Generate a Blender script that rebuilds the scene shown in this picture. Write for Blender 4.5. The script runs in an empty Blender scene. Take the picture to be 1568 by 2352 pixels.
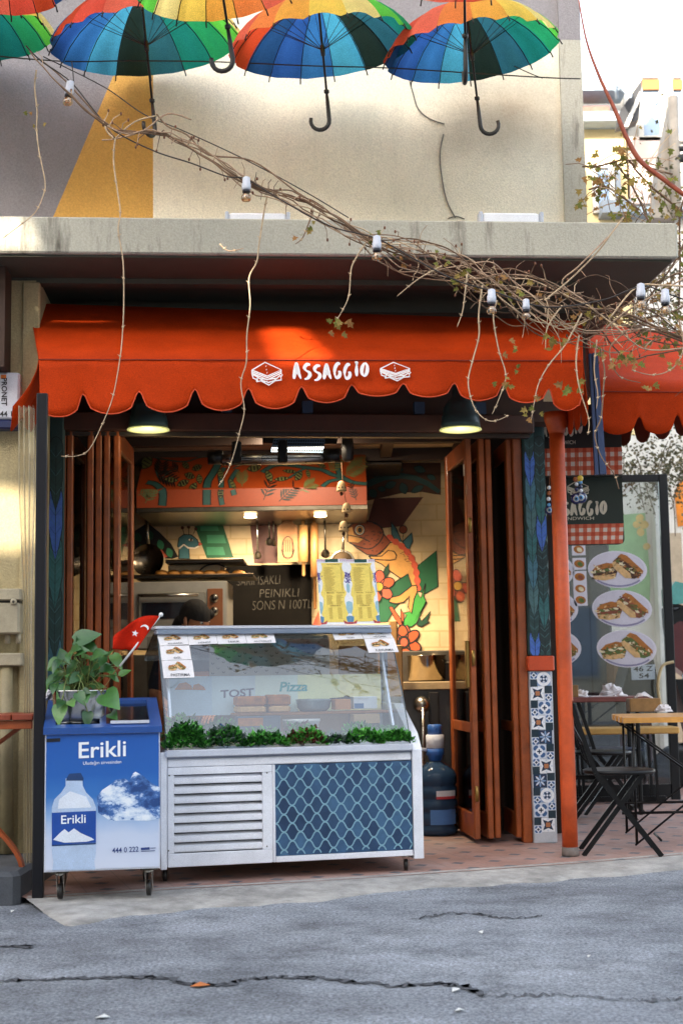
import bpy, bmesh, math, random
from mathutils import Vector, Matrix
R = math.radians
rng = random.Random(7)
sc = bpy.context.scene
COL = sc.collection
# ---------------------------------------------------------------- camera model (photo measured on a 1568 x 2352 grid)
F = 3267.0; EZ = 1.11; TILT = R(6.51); ROLL = 0.015
_f = Vector((0, math.cos(TILT), math.sin(TILT))); _u = Vector((0, -math.sin(TILT), math.cos(TILT))); _r = Vector((1, 0, 0))
CR = _r*math.cos(ROLL) - _u*math.sin(ROLL); CU = _r*math.sin(ROLL) + _u*math.cos(ROLL)
EYE = Vector((0, 0, EZ))
def ray(u, v): return CR*((u-784)/F) + CU*(-(v-1176)/F) + _f
class Pl:
    """vertical plane y = d + t*x"""
    def __init__(s, d, t=0.0): s.d, s.t = d, t; s.n = Vector((t, -1, 0)).normalized()
    def __call__(s, u, v, off=0.0):
        r = ray(u, v); d = s.d - off*math.sqrt(1+s.t*s.t)
        return EYE + r*(d/(r.y - s.t*r.x))
def PY(u, v, y): return Pl(y)(u, v)
def PZ(u, v, z):
    r = ray(u, v); return EYE + r*((z-EZ)/r.z)
class Fr:
    """upright local frame: s along the front, d into depth, z up"""
    def __init__(s, o, yaw): s.o = Vector((o[0], o[1], 0)); c, n = math.cos(yaw), math.sin(yaw); s.a = Vector((c, n, 0)); s.b = Vector((-n, c, 0)); s.yaw = yaw
    def w(s, a, d, z): return s.o + s.a*a + s.b*d + Vector((0, 0, z))
    def uv(s, u, v, d=0.0):
        r = ray(u, v); k = (d - (EYE-s.o).dot(s.b))/r.dot(s.b); p = EYE + r*k - s.o
        return p.dot(s.a), p.z
    def p(s, u, v, d=0.0): a, z = s.uv(u, v, d); return s.w(a, d, z)
def crop(x0, y0, srcw, outw=1568):
    k = srcw/outw
    return lambda x, y: ((x0+k*x)/1.7142857, (y0+k*y)/1.7142857)
# ---------------------------------------------------------------- materials
def lin(c):
    if isinstance(c, str): c = tuple(int(c[i:i+2], 16) for i in (0, 2, 4))
    return tuple(((x/255)/12.92 if x/255 <= .04045 else ((x/255+.055)/1.055)**2.4) for x in c)
def newmat(name):
    m = bpy.data.materials.new(name); m.use_nodes = True; nt = m.node_tree
    return m, nt, nt.nodes['Principled BSDF']
def N(nt, t, **k):
    n = nt.nodes.new(t)
    for a, b in k.items(): setattr(n, a, b)
    return n
def noise(nt, scale, detail=4, rough=.6, co=None):
    n = N(nt, 'ShaderNodeTexNoise'); n.inputs['Scale'].default_value = scale; n.inputs['Detail'].default_value = detail; n.inputs['Roughness'].default_value = rough
    if co is None: co = N(nt, 'ShaderNodeTexCoord').outputs['Object']
    nt.links.new(co, n.inputs['Vector']); return n
def ramp(nt, fac, stops):
    r = N(nt, 'ShaderNodeValToRGB'); e = r.color_ramp.elements
    while len(e) < len(stops): e.new(.5)
    for q, (p, c) in zip(e, stops): q.position = p; q.color = (*c, 1)
    nt.links.new(fac, r.inputs[0]); return r
def mixc(nt, fac, a, b, mode='MIX'):
    m = N(nt, 'ShaderNodeMix', data_type='RGBA', blend_type=mode)
    for s, v in ((0, fac), (6, a), (7, b)):
        if hasattr(v, 'is_output'): nt.links.new(v, m.inputs[s])
        else: m.inputs[s].default_value = v if s == 0 else (*v, 1)
    return m.outputs[2]
MC = {}
def M(name, col, rough=.6, metal=0., var=.12, scale=9., bump=0., bscale=80., spec=.5, emit=None, est=1., dirt=0., coat=0.):
    if name in MC: return MC[name]
    m, nt, b = newmat(name); c = lin(col)
    b.inputs['Roughness'].default_value = rough; b.inputs['Metallic'].default_value = metal
    b.inputs['Specular IOR Level'].default_value = spec; b.inputs['Coat Weight'].default_value = coat
    co = N(nt, 'ShaderNodeTexCoord').outputs['Object']
    if var > 0:
        n = noise(nt, scale, 5, .65, co)
        lo = tuple(x*(1-var) for x in c); hi = tuple(min(1, x*(1+var)) for x in c)
        col_s = ramp(nt, n.outputs[0], [(.3, lo), (.7, hi)]).outputs[0]
        if dirt > 0:
            n2 = noise(nt, scale*.3, 6, .7, co)
            r2 = ramp(nt, n2.outputs[0], [(.45, (1, 1, 1)), (.75, (1-dirt,)*3)])
            col_s = mixc(nt, 1., col_s, r2.outputs[0], 'MULTIPLY')
        nf = noise(nt, 330, 2, .6, co); col_s = mixc(nt, 1., col_s, ramp(nt, nf.outputs[0], [(.3, (.84,)*3), (.7, (1.12,)*3)]).outputs[0], 'MULTIPLY')
        nt.links.new(col_s, b.inputs['Base Color'])
        mr = N(nt, 'ShaderNodeMapRange'); mr.inputs[3].default_value = max(.02, rough-.12*var*5*.5); mr.inputs[4].default_value = min(1, rough+.12*var*5*.5)
        nt.links.new(n.outputs[0], mr.inputs[0]); nt.links.new(mr.outputs[0], b.inputs['Roughness'])
    else: b.inputs['Base Color'].default_value = (*c, 1)
    if bump > 0:
        n = noise(nt, bscale, 6, .7, co); bp = N(nt, 'ShaderNodeBump'); bp.inputs['Strength'].default_value = bump; bp.inputs['Distance'].default_value = .01
        nt.links.new(n.outputs[0], bp.inputs['Height']); nt.links.new(bp.outputs[0], b.inputs['Normal'])
    if emit: b.inputs['Emission Color'].default_value = (*lin(emit), 1); b.inputs['Emission Strength'].default_value = est
    MC[name] = m; return m
def Mglass(name, tint=(1, 1, 1), refl=.1, rough=.02):
    if name in MC: return MC[name]
    m, nt, b = newmat(name); nt.nodes.remove(b); out = nt.nodes['Material Output']
    t = N(nt, 'ShaderNodeBsdfTransparent'); t.inputs[0].default_value = (*tint, 1)
    g = N(nt, 'ShaderNodeBsdfGlossy'); g.inputs['Roughness'].default_value = rough
    lw = N(nt, 'ShaderNodeLayerWeight'); lw.inputs[0].default_value = .35
    ad = N(nt, 'ShaderNodeMath', operation='MULTIPLY_ADD', use_clamp=True); ad.inputs[1].default_value = .7; ad.inputs[2].default_value = refl
    nt.links.new(lw.outputs['Fresnel'], ad.inputs[0])
    mx = N(nt, 'ShaderNodeMixShader'); nt.links.new(ad.outputs[0], mx.inputs[0]); nt.links.new(t.outputs[0], mx.inputs[1]); nt.links.new(g.outputs[0], mx.inputs[2])
    nt.links.new(mx.outputs[0], out.inputs[0]); MC[name] = m; return m
def Mcloth(name, col, trans=.5, rough=.8):
    if name in MC: return MC[name]
    m, nt, b = newmat(name); out = nt.nodes['Material Output']; c = lin(col)
    n = noise(nt, 4, 6, .68); cs = ramp(nt, n.outputs[0], [(.28, tuple(x*.8 for x in c)), (.72, tuple(min(1, x*1.14) for x in c))]).outputs[0]
    nf = noise(nt, 240, 3, .75); cs = mixc(nt, 1., cs, ramp(nt, nf.outputs[0], [(.32, (.66,)*3), (.68, (1.3,)*3)]).outputs[0], 'MULTIPLY')
    b.inputs['Roughness'].default_value = rough; b.inputs['Specular IOR Level'].default_value = .12; nt.links.new(cs, b.inputs['Base Color'])
    wv = noise(nt, 420, 2, .5); w2 = noise(nt, 6, 4, .6); hh = N(nt, 'ShaderNodeMath', operation='MULTIPLY_ADD'); hh.inputs[1].default_value = 4.; nt.links.new(w2.outputs[0], hh.inputs[0]); nt.links.new(wv.outputs[0], hh.inputs[2])
    bp = N(nt, 'ShaderNodeBump'); bp.inputs['Strength'].default_value = .25; bp.inputs['Distance'].default_value = .004; nt.links.new(hh.outputs[0], bp.inputs['Height']); nt.links.new(bp.outputs[0], b.inputs['Normal'])
    t = N(nt, 'ShaderNodeBsdfTranslucent'); nt.links.new(cs, t.inputs[0])
    mx = N(nt, 'ShaderNodeMixShader'); mx.inputs[0].default_value = trans
    nt.links.new(b.outputs[0], mx.inputs[1]); nt.links.new(t.outputs[0], mx.inputs[2]); nt.links.new(mx.outputs[0], out.inputs[0])
    MC[name] = m; return m
# ---------------------------------------------------------------- mesh builder
class MB:
    def __init__(s): s.v = []; s.f = []; s.m = []; s.sm = []; s.mats = []
    def mi(s, mat):
        if mat not in s.mats: s.mats.append(mat)
        return s.mats.index(mat)
    def add(s, vs, fs, mat, smooth=False):
        o = len(s.v); s.v += [Vector(p) for p in vs]; k = s.mi(mat)
        for f in fs: s.f.append([o+i for i in f]); s.m.append(k); s.sm.append(smooth)
        return s
    def hexa(s, p, mat):   # 8 points: bottom ring 0-3, top ring 4-7
        return s.add(p, [(3, 2, 1, 0), (4, 5, 6, 7), (0, 1, 5, 4), (1, 2, 6, 5), (2, 3, 7, 6), (3, 0, 4, 7)], mat)
    def box(s, lo, hi, mat, fr=None):
        (x0, y0, z0), (x1, y1, z1) = lo, hi
        p = [(x0, y0, z0), (x1, y0, z0), (x1, y1, z0), (x0, y1, z0), (x0, y0, z1), (x1, y0, z1), (x1, y1, z1), (x0, y1, z1)]
        if fr: p = [fr.w(*q) for q in p]
        return s.hexa(p, mat)
    def bbox(s, lo, hi, mat, fr=None, r=.006):   # box with chamfered vertical + top edges
        (x0, y0, z0), (x1, y1, z1) = lo, hi; r = min(r, (x1-x0)*.4, (y1-y0)*.4, (z1-z0)*.4)
        ring = lambda i, z: [(x0+r+i, y0+i, z), (x1-r-i, y0+i, z), (x1-i, y0+r+i, z), (x1-i, y1-r-i, z), (x1-r-i, y1-i, z), (x0+r+i, y1-i, z), (x0+i, y1-r-i, z), (x0+i, y0+r+i, z)]
        k = r*.7; rs = [ring(k, z0), ring(0, z0+k), ring(0, z1-k), ring(k, z1)]
        vs = [q for q0 in rs for q in q0]
        if fr: vs = [fr.w(*q) for q in vs]
        fs = [tuple(reversed(range(8))), tuple(range(24, 32))]
        for a in range(3):
            for i in range(8): j = (i+1) % 8; fs.append((a*8+i, a*8+j, a*8+8+j, a*8+8+i))
        return s.add(vs, fs, mat)
    def quad(s, a, b, c, d, mat): return s.add([a, b, c, d], [(0, 1, 2, 3)], mat)
    def poly(s, pts, mat): return s.add(pts, [tuple(range(len(pts)))], mat)
    def slab(s, pts, vec, mat):   # polygon extruded along vec
        n = len(pts); vec = Vector(vec); a = [Vector(p) for p in pts]
        fs = [tuple(range(n)), tuple(reversed(range(n, 2*n)))] + [(i, i+n, (i+1) % n+n, (i+1) % n) for i in range(n)]
        return s.add(a+[p+vec for p in a], fs, mat)
    def tube(s, path, r, mat, n=8, cap=True):
        P = [Vector(p) for p in path]; m = len(P)
        rr = r if isinstance(r, (list, tuple)) else [r]*m
        vs = []; prev = None
        for i in range(m):
            t = (P[min(i+1, m-1)]-P[max(i-1, 0)]); t = t.normalized() if t.length > 1e-9 else Vector((0, 0, 1))
            if prev is None: a = t.orthogonal().normalized()
            else: a = prev - t*prev.dot(t); a = a.normalized() if a.length > 1e-6 else t.orthogonal().normalized()
            prev = a; b = t.cross(a)
            for k in range(n): q = 2*math.pi*k/n; vs.append(P[i] + (a*math.cos(q)+b*math.sin(q))*rr[i])
        fs = []
        for i in range(m-1):
            for k in range(n): l = (k+1) % n; fs.append((i*n+k, i*n+l, i*n+n+l, i*n+n+k))
        if cap: fs += [tuple(reversed(range(n))), tuple(range((m-1)*n, m*n))]
        return s.add(vs, fs, mat, n > 4)
    def bar(s, a, b, w, h, mat, up=(0, 0, 1)):   # rectangular bar between two points
        a, b = Vector(a), Vector(b); t = (b-a).normalized(); x = t.cross(Vector(up)); x = x.normalized() if x.length > 1e-5 else t.orthogonal().normalized(); y = x.cross(t).normalized()
        q = lambda p, i, j: p + x*(i*w/2) + y*(j*h/2)
        return s.hexa([q(a, -1, -1), q(a, 1, -1), q(a, 1, 1), q(a, -1, 1), q(b, -1, -1), q(b, 1, -1), q(b, 1, 1), q(b, -1, 1)], mat)
    def lathe(s, prof, c, mat, n=24, axis=(0, 0, 1), sx=1., smooth=True):   # prof: [(r, z)]
        c = Vector(c); ax = Vector(axis).normalized(); a = ax.orthogonal().normalized() if abs(ax.z) < .99 else Vector((1, 0, 0)); b = ax.cross(a)
        vs = []; fs = []
        for r, z in prof:
            for k in range(n): q = 2*math.pi*k/n; vs.append(c + ax*z + a*(r*sx*math.cos(q)) + b*(r*math.sin(q)))
        for i in range(len(prof)-1):
            for k in range(n): l = (k+1) % n; fs.append((i*n+k, i*n+l, i*n+n+l, i*n+n+k))
        if prof[0][0] > 1e-5: fs.append(tuple(reversed(range(n))))
        if prof[-1][0] > 1e-5: fs.append(tuple(range((len(prof)-1)*n, len(prof)*n)))
        return s.add(vs, fs, mat, smooth)
    def ball(s, c, r, mat, n=14, sc=(1, 1, 1)):
        m = max(5, n//2); c = Vector(c); vs = []; fs = []
        for i in range(m+1):
            th = math.pi*i/m
            for k in range(n): q = 2*math.pi*k/n; vs.append(c+Vector((r*sc[0]*math.sin(th)*math.cos(q), r*sc[1]*math.sin(th)*math.sin(q), r*sc[2]*math.cos(th))))
        for i in range(m):
            for k in range(n): l = (k+1) % n; fs.append((i*n+k, i*n+n+k, i*n+n+l, i*n+l))
        return s.add(vs, fs, mat, True)
    def grid(s, rows, mat, smooth=True, fm=None):
        o = len(s.v); w = len(rows[0])
        for r_ in rows: s.v += [Vector(p) for p in r_]
        for i in range(len(rows)-1):
            for j in range(w-1):
                s.f.append([o+i*w+j, o+i*w+j+1, o+(i+1)*w+j+1, o+(i+1)*w+j]); s.m.append(s.mi(fm(i, j) if fm else mat)); s.sm.append(smooth)
        return s
    def line(s, pts, w, nrm, mat):   # flat painted stroke lying on a surface with normal nrm; w number or list
        P = [Vector(p) for p in pts]; m = len(P); nrm = Vector(nrm).normalized(); ww = w if isinstance(w, (list, tuple)) else [w]*m
        vs = []
        for i in range(m):
            t = P[min(i+1, m-1)]-P[max(i-1, 0)]; x = t.cross(nrm); x = x.normalized() if x.length > 1e-9 else Vector((1, 0, 0))
            vs += [P[i]-x*ww[i]/2, P[i]+x*ww[i]/2]
        return s.add(vs, [(2*i, 2*i+1, 2*i+3, 2*i+2) for i in range(m-1)], mat)
    def build(s, name, parent=None, kind=None, solid=0, wn=False):
        me = bpy.data.meshes.new(name)
        off = Vector((0, 0, 0)); q = parent
        while q is not None: off += q.location; q = q.parent
        if parent is None and kind is None:
            xs = [p.x for p in s.v]; ys = [p.y for p in s.v]; zs = [p.z for p in s.v]
            off = Vector(((min(xs)+max(xs))/2, (min(ys)+max(ys))/2, min(zs)))
        me.from_pydata([tuple(p-off) for p in s.v], [], s.f)
        for m_ in s.mats: me.materials.append(m_)
        me.polygons.foreach_set('material_index', s.m); me.polygons.foreach_set('use_smooth', s.sm); me.update()
        o = bpy.data.objects.new(name, me); COL.objects.link(o)
        if parent is not None: o.parent = parent
        elif kind is None: o.location = off
        if kind: o['kind'] = kind
        if solid: md = o.modifiers.new('solid', 'SOLIDIFY'); md.thickness = solid; md.offset = 0
        return o
def thing(name, loc, label, cat, group=None):
    o = bpy.data.objects.new(name, None); o.empty_display_size = .1; COL.objects.link(o); o.location = Vector(loc)
    return tag(o, label, cat, group)
def tag(o, label, cat, group=None):
    o['label'] = label; o['category'] = cat
    if group: o['group'] = group
    return o
def dup(root, loc, label=None, group=None, rz=None, sc_=None):
    r = root.copy(); COL.objects.link(r); r.location = loc
    if rz is not None: r.rotation_euler.z = rz
    if sc_: r.scale = sc_
    if label: r['label'] = label
    if group: r['group'] = group
    for ch in list(root.children):
        c = ch.copy(); COL.objects.link(c); c.parent = r
        for g in list(ch.children): d = g.copy(); COL.objects.link(d); d.parent = c
    return r
def cm(pts, n=8):   # Catmull-Rom through points
    P = [Vector(p) for p in pts]; out = []
    for i in range(len(P)-1):
        a, b, c, d = P[max(i-1, 0)], P[i], P[i+1], P[min(i+2, len(P)-1)]
        for k in range(n):
            t = k/n; out.append(.5*((2*b)+(c-a)*t+(2*a-5*b+4*c-d)*t*t+(3*b-a-3*c+d)*t**3))
    out.append(P[-1]); return out
FONT = {}
def textmesh(mb, s, bl, br, tl, mat, depth=.0015, bold=0., shear=0.):
    """lettering set between bottom-left, bottom-right and top-left points"""
    cu = bpy.data.curves.new('t', 'FONT'); cu.body = s; cu.extrude = 0; cu.offset = bold; cu.shear = shear; cu.resolution_u = 3
    ob = bpy.data.objects.new('t', cu); COL.objects.link(ob)
    dg = bpy.context.evaluated_depsgraph_get(); me = bpy.data.meshes.new_from_object(ob.evaluated_get(dg))
    vs = [v.co.copy() for v in me.vertices]; fs = [tuple(p.vertices) for p in me.polygons]
    bpy.data.objects.remove(ob); bpy.data.curves.remove(cu); bpy.data.meshes.remove(me)
    x0 = min(v.x for v in vs); x1 = max(v.x for v in vs); y0 = min(v.y for v in vs); y1 = max(v.y for v in vs)
    bl, br, tl = Vector(bl), Vector(br), Vector(tl)
    if fs: mb.add([bl + (br-bl)*((v.x-x0)/(x1-x0)) + (tl-bl)*((v.y-y0)/(y1-y0)) for v in vs], fs, mat)
    return mb
def ell(cx, cy, a, b, rot=0, n=20):
    c, s_ = math.cos(rot), math.sin(rot)
    return [(cx+a*math.cos(t)*c-b*math.sin(t)*s_, cy+a*math.cos(t)*s_+b*math.sin(t)*c) for t in (2*math.pi*k/n for k in range(n))]
def leafp(cx, cy, L, w, rot, n=6):
    pts = []
    for i in range(n+1): t = i/n; pts.append((t-.5, .5*math.sin(math.pi*t)**.8*w/L if 0 < i < n else 0))
    pts += [(x, -y) for x, y in reversed(pts[1:-1])]
    c, s_ = math.cos(rot), math.sin(rot)
    return [(cx+L*(x*c-y*s_), cy+L*(x*s_+y*c)) for x, y in pts]
# ================================================================ world, light, camera
def world():
    w = bpy.data.worlds.new('World'); sc.world = w; w.use_nodes = True; nt = w.node_tree
    sk = nt.nodes.new('ShaderNodeTexSky'); sk.sky_type = 'NISHITA'; sk.sun_disc = False
    el, az = R(21), R(-152)          # warm lowish sun behind the viewer on the left, mostly kept off the shop by the houses opposite
    sk.sun_elevation = el; sk.sun_rotation = az; sk.air_density = 1.2; sk.dust_density = 3.5; sk.ozone_density = 1.0
    bg = nt.nodes['Background']; bg.inputs["Strength"].default_value = .14
    hs = nt.nodes.new('ShaderNodeHueSaturation'); hs.inputs['Saturation'].default_value = .55; nt.links.new(sk.outputs[0], hs.inputs['Color']); nt.links.new(hs.outputs[0], bg.inputs[0])   # hazy, milky sky
    L = bpy.data.lights.new('sun', 'SUN'); L.energy = 2.7; L.angle = R(.35); L.color = (1, .9, .74)
    global SUND
    o = bpy.data.objects.new('sun', L); COL.objects.link(o)
    d = Vector((math.sin(az)*math.cos(el), math.cos(az)*math.cos(el), math.sin(el)))   # towards the sun
    o.rotation_euler = (-d).to_track_quat('-Z', 'Y').to_euler(); o.location = d*30; SUND = d
    cam = bpy.data.cameras.new('camera'); co = bpy.data.objects.new('camera', cam); COL.objects.link(co)
    cam.sensor_fit = 'VERTICAL'; cam.sensor_height = 36; cam.lens = F/2352*36; cam.clip_end = 2000; cam.clip_start = .05
    m = Matrix((CR, CU, -_f)).transposed().to_4x4(); m.translation = EYE; co.matrix_world = m
    cam.dof.use_dof = True; cam.dof.focus_distance = 7.1; cam.dof.aperture_fstop = 4.0
    sc.camera = co
    sc.view_settings.view_transform = 'Standard'; sc.view_settings.look = 'None'; sc.view_settings.exposure = EXPO; sc.view_settings.gamma = 1
    sc.cycles.max_bounces = 10; sc.cycles.diffuse_bounces = 4; sc.cycles.glossy_bounces = 4; sc.cycles.transparent_max_bounces = 12
    sc.cycles.sample_clamp_indirect = 6; sc.cycles.caustics_reflective = False; sc.cycles.caustics_refractive = False
    sc.cycles.use_denoising = True
EXPO = 2.6
world()
# ================================================================ ground
FZ = .10; RZ = .068
def math_(nt, op, a, b=None, c=None):
    n = N(nt, 'ShaderNodeMath', operation=op)
    for i, x in enumerate((a, b, c)):
        if x is None: continue
        if hasattr(x, 'is_output'): nt.links.new(x, n.inputs[i])
        else: n.inputs[i].default_value = x
    return n.outputs[0]
def road_mat():
    m, nt, b = newmat('asphalt'); co = N(nt, 'ShaderNodeTexCoord').outputs['Object']
    n1 = noise(nt, .55, 6, .62, co); n2 = noise(nt, 3.2, 7, .75, co); n3 = noise(nt, 75, 4, .8, co)
    mp = N(nt, 'ShaderNodeMapping'); mp.inputs['Scale'].default_value = (.35, 1.6, 1); nt.links.new(co, mp.inputs[0])
    n4 = noise(nt, 1.1, 6, .7, mp.outputs[0])
    c1 = ramp(nt, n1.outputs[0], [(.3, lin('757880')), (.5, lin('9da1a9')), (.72, lin('babdc4'))]).outputs[0]
    c2 = mixc(nt, 1., c1, ramp(nt, n2.outputs[0], [(.3, (.5,)*3), (.5, (1,)*3), (.7, (1.35,)*3)]).outputs[0], 'MULTIPLY')
    c3 = mixc(nt, 1., c2, ramp(nt, n4.outputs[0], [(.35, (.8,)*3), (.6, (1.12,)*3)]).outputs[0], 'MULTIPLY')
    c4 = mixc(nt, 1., c3, ramp(nt, n3.outputs[0], [(.32, (.35,)*3), (.5, (1,)*3), (.66, (1.7,)*3)]).outputs[0], 'MULTIPLY')
    v = N(nt, 'ShaderNodeTexVoronoi'); v.inputs['Scale'].default_value = 42; nt.links.new(co, v.inputs['Vector'])
    st = math_(nt, 'LESS_THAN', v.outputs['Distance'], .13)
    n5 = noise(nt, 6, 3, .6, co); st2 = math_(nt, 'MULTIPLY', st, math_(nt, 'GREATER_THAN', n5.outputs[0], .56))
    c5 = mixc(nt, math_(nt, 'MULTIPLY', st2, .55), c4, lin('c3c4c6'))
    nt.links.new(c5, b.inputs['Base Color']); b.inputs['Roughness'].default_value = .88
    h = math_(nt, 'MULTIPLY_ADD', n2.outputs[0], 1.6, math_(nt, 'MULTIPLY', n3.outputs[0], .7))
    bp = N(nt, 'ShaderNodeBump'); bp.inputs['Strength'].default_value = 1.; bp.inputs['Distance'].default_value = .04
    nt.links.new(h, bp.inputs['Height']); nt.links.new(bp.outputs[0], b.inputs['Normal']); return m
def tile_mat():
    m, nt, b = newmat('terracotta_floor'); co = N(nt, 'ShaderNodeTexCoord').outputs['Object']
    mp = N(nt, 'ShaderNodeMapping'); mp.inputs['Rotation'].default_value = (0, 0, R(-17)); mp.inputs['Scale'].default_value = (1/.21,)*3; nt.links.new(co, mp.inputs[0])
    sx = N(nt, 'ShaderNodeSeparateXYZ'); nt.links.new(mp.outputs[0], sx.inputs[0])
    ax = math_(nt, 'ABSOLUTE', math_(nt, 'SUBTRACT', math_(nt, 'FRACT', sx.outputs[0]), .5)); ay = math_(nt, 'ABSOLUTE', math_(nt, 'SUBTRACT', math_(nt, 'FRACT', sx.outputs[1]), .5))
    dia = math_(nt, 'LESS_THAN', math_(nt, 'ADD', ax, ay), .2)
    gro = math_(nt, 'GREATER_THAN', math_(nt, 'MAXIMUM', ax, ay), .485)
    n1 = noise(nt, 2.2, 6, .7, co); n2 = noise(nt, 60, 3, .6, co)
    base = ramp(nt, n1.outputs[0], [(.3, lin('8f6a5e')), (.5, lin('a98478')), (.72, lin('b79f97'))]).outputs[0]
    base = mixc(nt, .5, base, ramp(nt, n2.outputs[0], [(.3, (.6,)*3), (.7, (1.,)*3)]).outputs[0], 'MULTIPLY')
    c = mixc(nt, math_(nt, 'MULTIPLY', gro, .5), base, lin('6e6560')); c = mixc(nt, math_(nt, 'MULTIPLY', dia, .85), c, lin('46545f'))
    dust = ramp(nt, noise(nt, .9, 7, .7, co).outputs[0], [(.5, (0,)*3), (.75, (.6,)*3)]).outputs[0]
    c = mixc(nt, dust, c, lin('9a938f'))
    nt.links.new(c, b.inputs['Base Color']); b.inputs['Roughness'].default_value = .6
    bp = N(nt, 'ShaderNodeBump'); bp.inputs['Strength'].default_value = .3; bp.inputs['Distance'].default_value = .01; nt.links.new(n1.outputs[0], bp.inputs['Height']); nt.links.new(bp.outputs[0], b.inputs['Normal'])
    return m
ASP = road_mat()
def ground():
    mb = MB(); mb.quad((-300, -200, RZ), (300, -200, RZ), (300, 500, RZ), (-300, 500, RZ), ASP); mb.build('road', kind='structure')
    up = [(60, 2063), (240, 2053), (420, 2041), (640, 2029), (860, 2015), (1020, 2004), (1180, 1993), (1370, 1979), (1568, 1962), (1900, 1930)]
    lo = [(96, 2098), (170, 2122), (300, 2100), (500, 2083), (700, 2069), (950, 2044), (1200, 2027), (1370, 2013), (1568, 1994), (1900, 1958)]
    jit = random.Random(3)
    A = cm([PZ(u, v, FZ) for u, v in up], 6)
    B = cm([PZ(u, v, RZ+.004) for u, v in lo], 6); B = [p + Vector((0, .035*math.sin(p.x*5.3)*math.sin(p.x*2.1+1)+.02*math.sin(p.x*17)+jit.uniform(-.02, .02), 0)) for p in B]
    mb = MB(); edge = [p.copy() for p in A]
    mb.poly([*edge, Vector((14, 40, FZ)), Vector((-1.6, 40, FZ)), Vector((-1.75, 7.2, FZ))], tile_mat()); mb.build('pavement', kind='structure')
    con = M('kerb_concrete', 'a8a49f', .95, var=.28, scale=9, bump=1., bscale=45, dirt=.5)
    mid = [a.lerp(b, .6)+Vector((0, jit.uniform(-.01, .01), .003)) for a, b in zip(A, B)]
    mb = MB(); mb.grid([[p+Vector((0, .05, .003)) for p in A], [p+Vector((0, 0, -.002)) for p in A], mid, B, [p+Vector((0, -.02, -.02)) for p in B]], con, True); mb.build('kerb', kind='structure')
    # long ragged crack across the road and two short ones
    dk = M('crack', '4a4b50', .95, var=.2, scale=30)
    def crack(name, pts, w, seed):
        j = random.Random(seed); P = cm([PZ(u, v, RZ+.004) for u, v in pts], 14)
        P = [p+Vector((j.uniform(-.012, .012), j.uniform(-.03, .03), 0)) for p in P]
        m_ = MB(); m_.line(P, [w*j.uniform(.25, 1.2)*(min(1, i/6, (len(P)-1-i)/6)+.08) for i in range(len(P))], (0, 0, 1), dk); m_.build(name, kind='structure')
    crack('road_crack', [(-30, 2252), (90, 2248), (200, 2246), (300, 2243), (380, 2246), (440, 2258), (500, 2262), (570, 2248), (680, 2243), (780, 2250), (900, 2262), (1000, 2258), (1060, 2264), (1110, 2288)], .034, 1)
    crack('road_crack', [(1110, 2288), (1230, 2284), (1360, 2290), (1480, 2296), (1600, 2292)], .014, 2)
    crack('road_crack', [(940, 2112), (1010, 2100), (1090, 2097), (1150, 2108), (1260, 2102)], .018, 5)
    crack('road_crack', [(-20, 2175), (40, 2172), (75, 2176)], .03, 6)
    wp = M('paper_scrap', 'd9d9d6', .8, var=.1)
    for i, (u, v, s) in enumerate([(1048, 2275, .03), (1056, 2322, .022), (1104, 2142, .02), (237, 2338, .03), (30, 2094, .018), (1352, 2198, .014)]):
        p = PZ(u, v, RZ+.003); s *= .7; a = rng.uniform(0, 3); q = [p+Vector((s*math.cos(a+t)*k, 1.6*s*math.sin(a+t)*k, z)) for t, k, z in ((0, 1, 0), (1.4, .8, .004), (2.9, 1.1, 0), (4.3, .7, .007))]
        tag(MB().slab(q, (0, 0, .002), wp).build('paper_scrap'), 'small pale paper scrap lying on the grey asphalt', 'litter', 'paper scraps on the road')
    p = PZ(458, 2266, RZ+.003); lf = M('dry_leaf_litter', 'c0703a', .8)
    tag(MB().slab([p+Vector(q) for q in ((-.03, 0, 0), (0, .03, .008), (.035, .01, .002), (.005, -.025, .006))], (0, 0, .002), lf).build('dry_leaf'), 'small orange dry leaf lying beside the long road crack', 'leaf')
ground()
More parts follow.
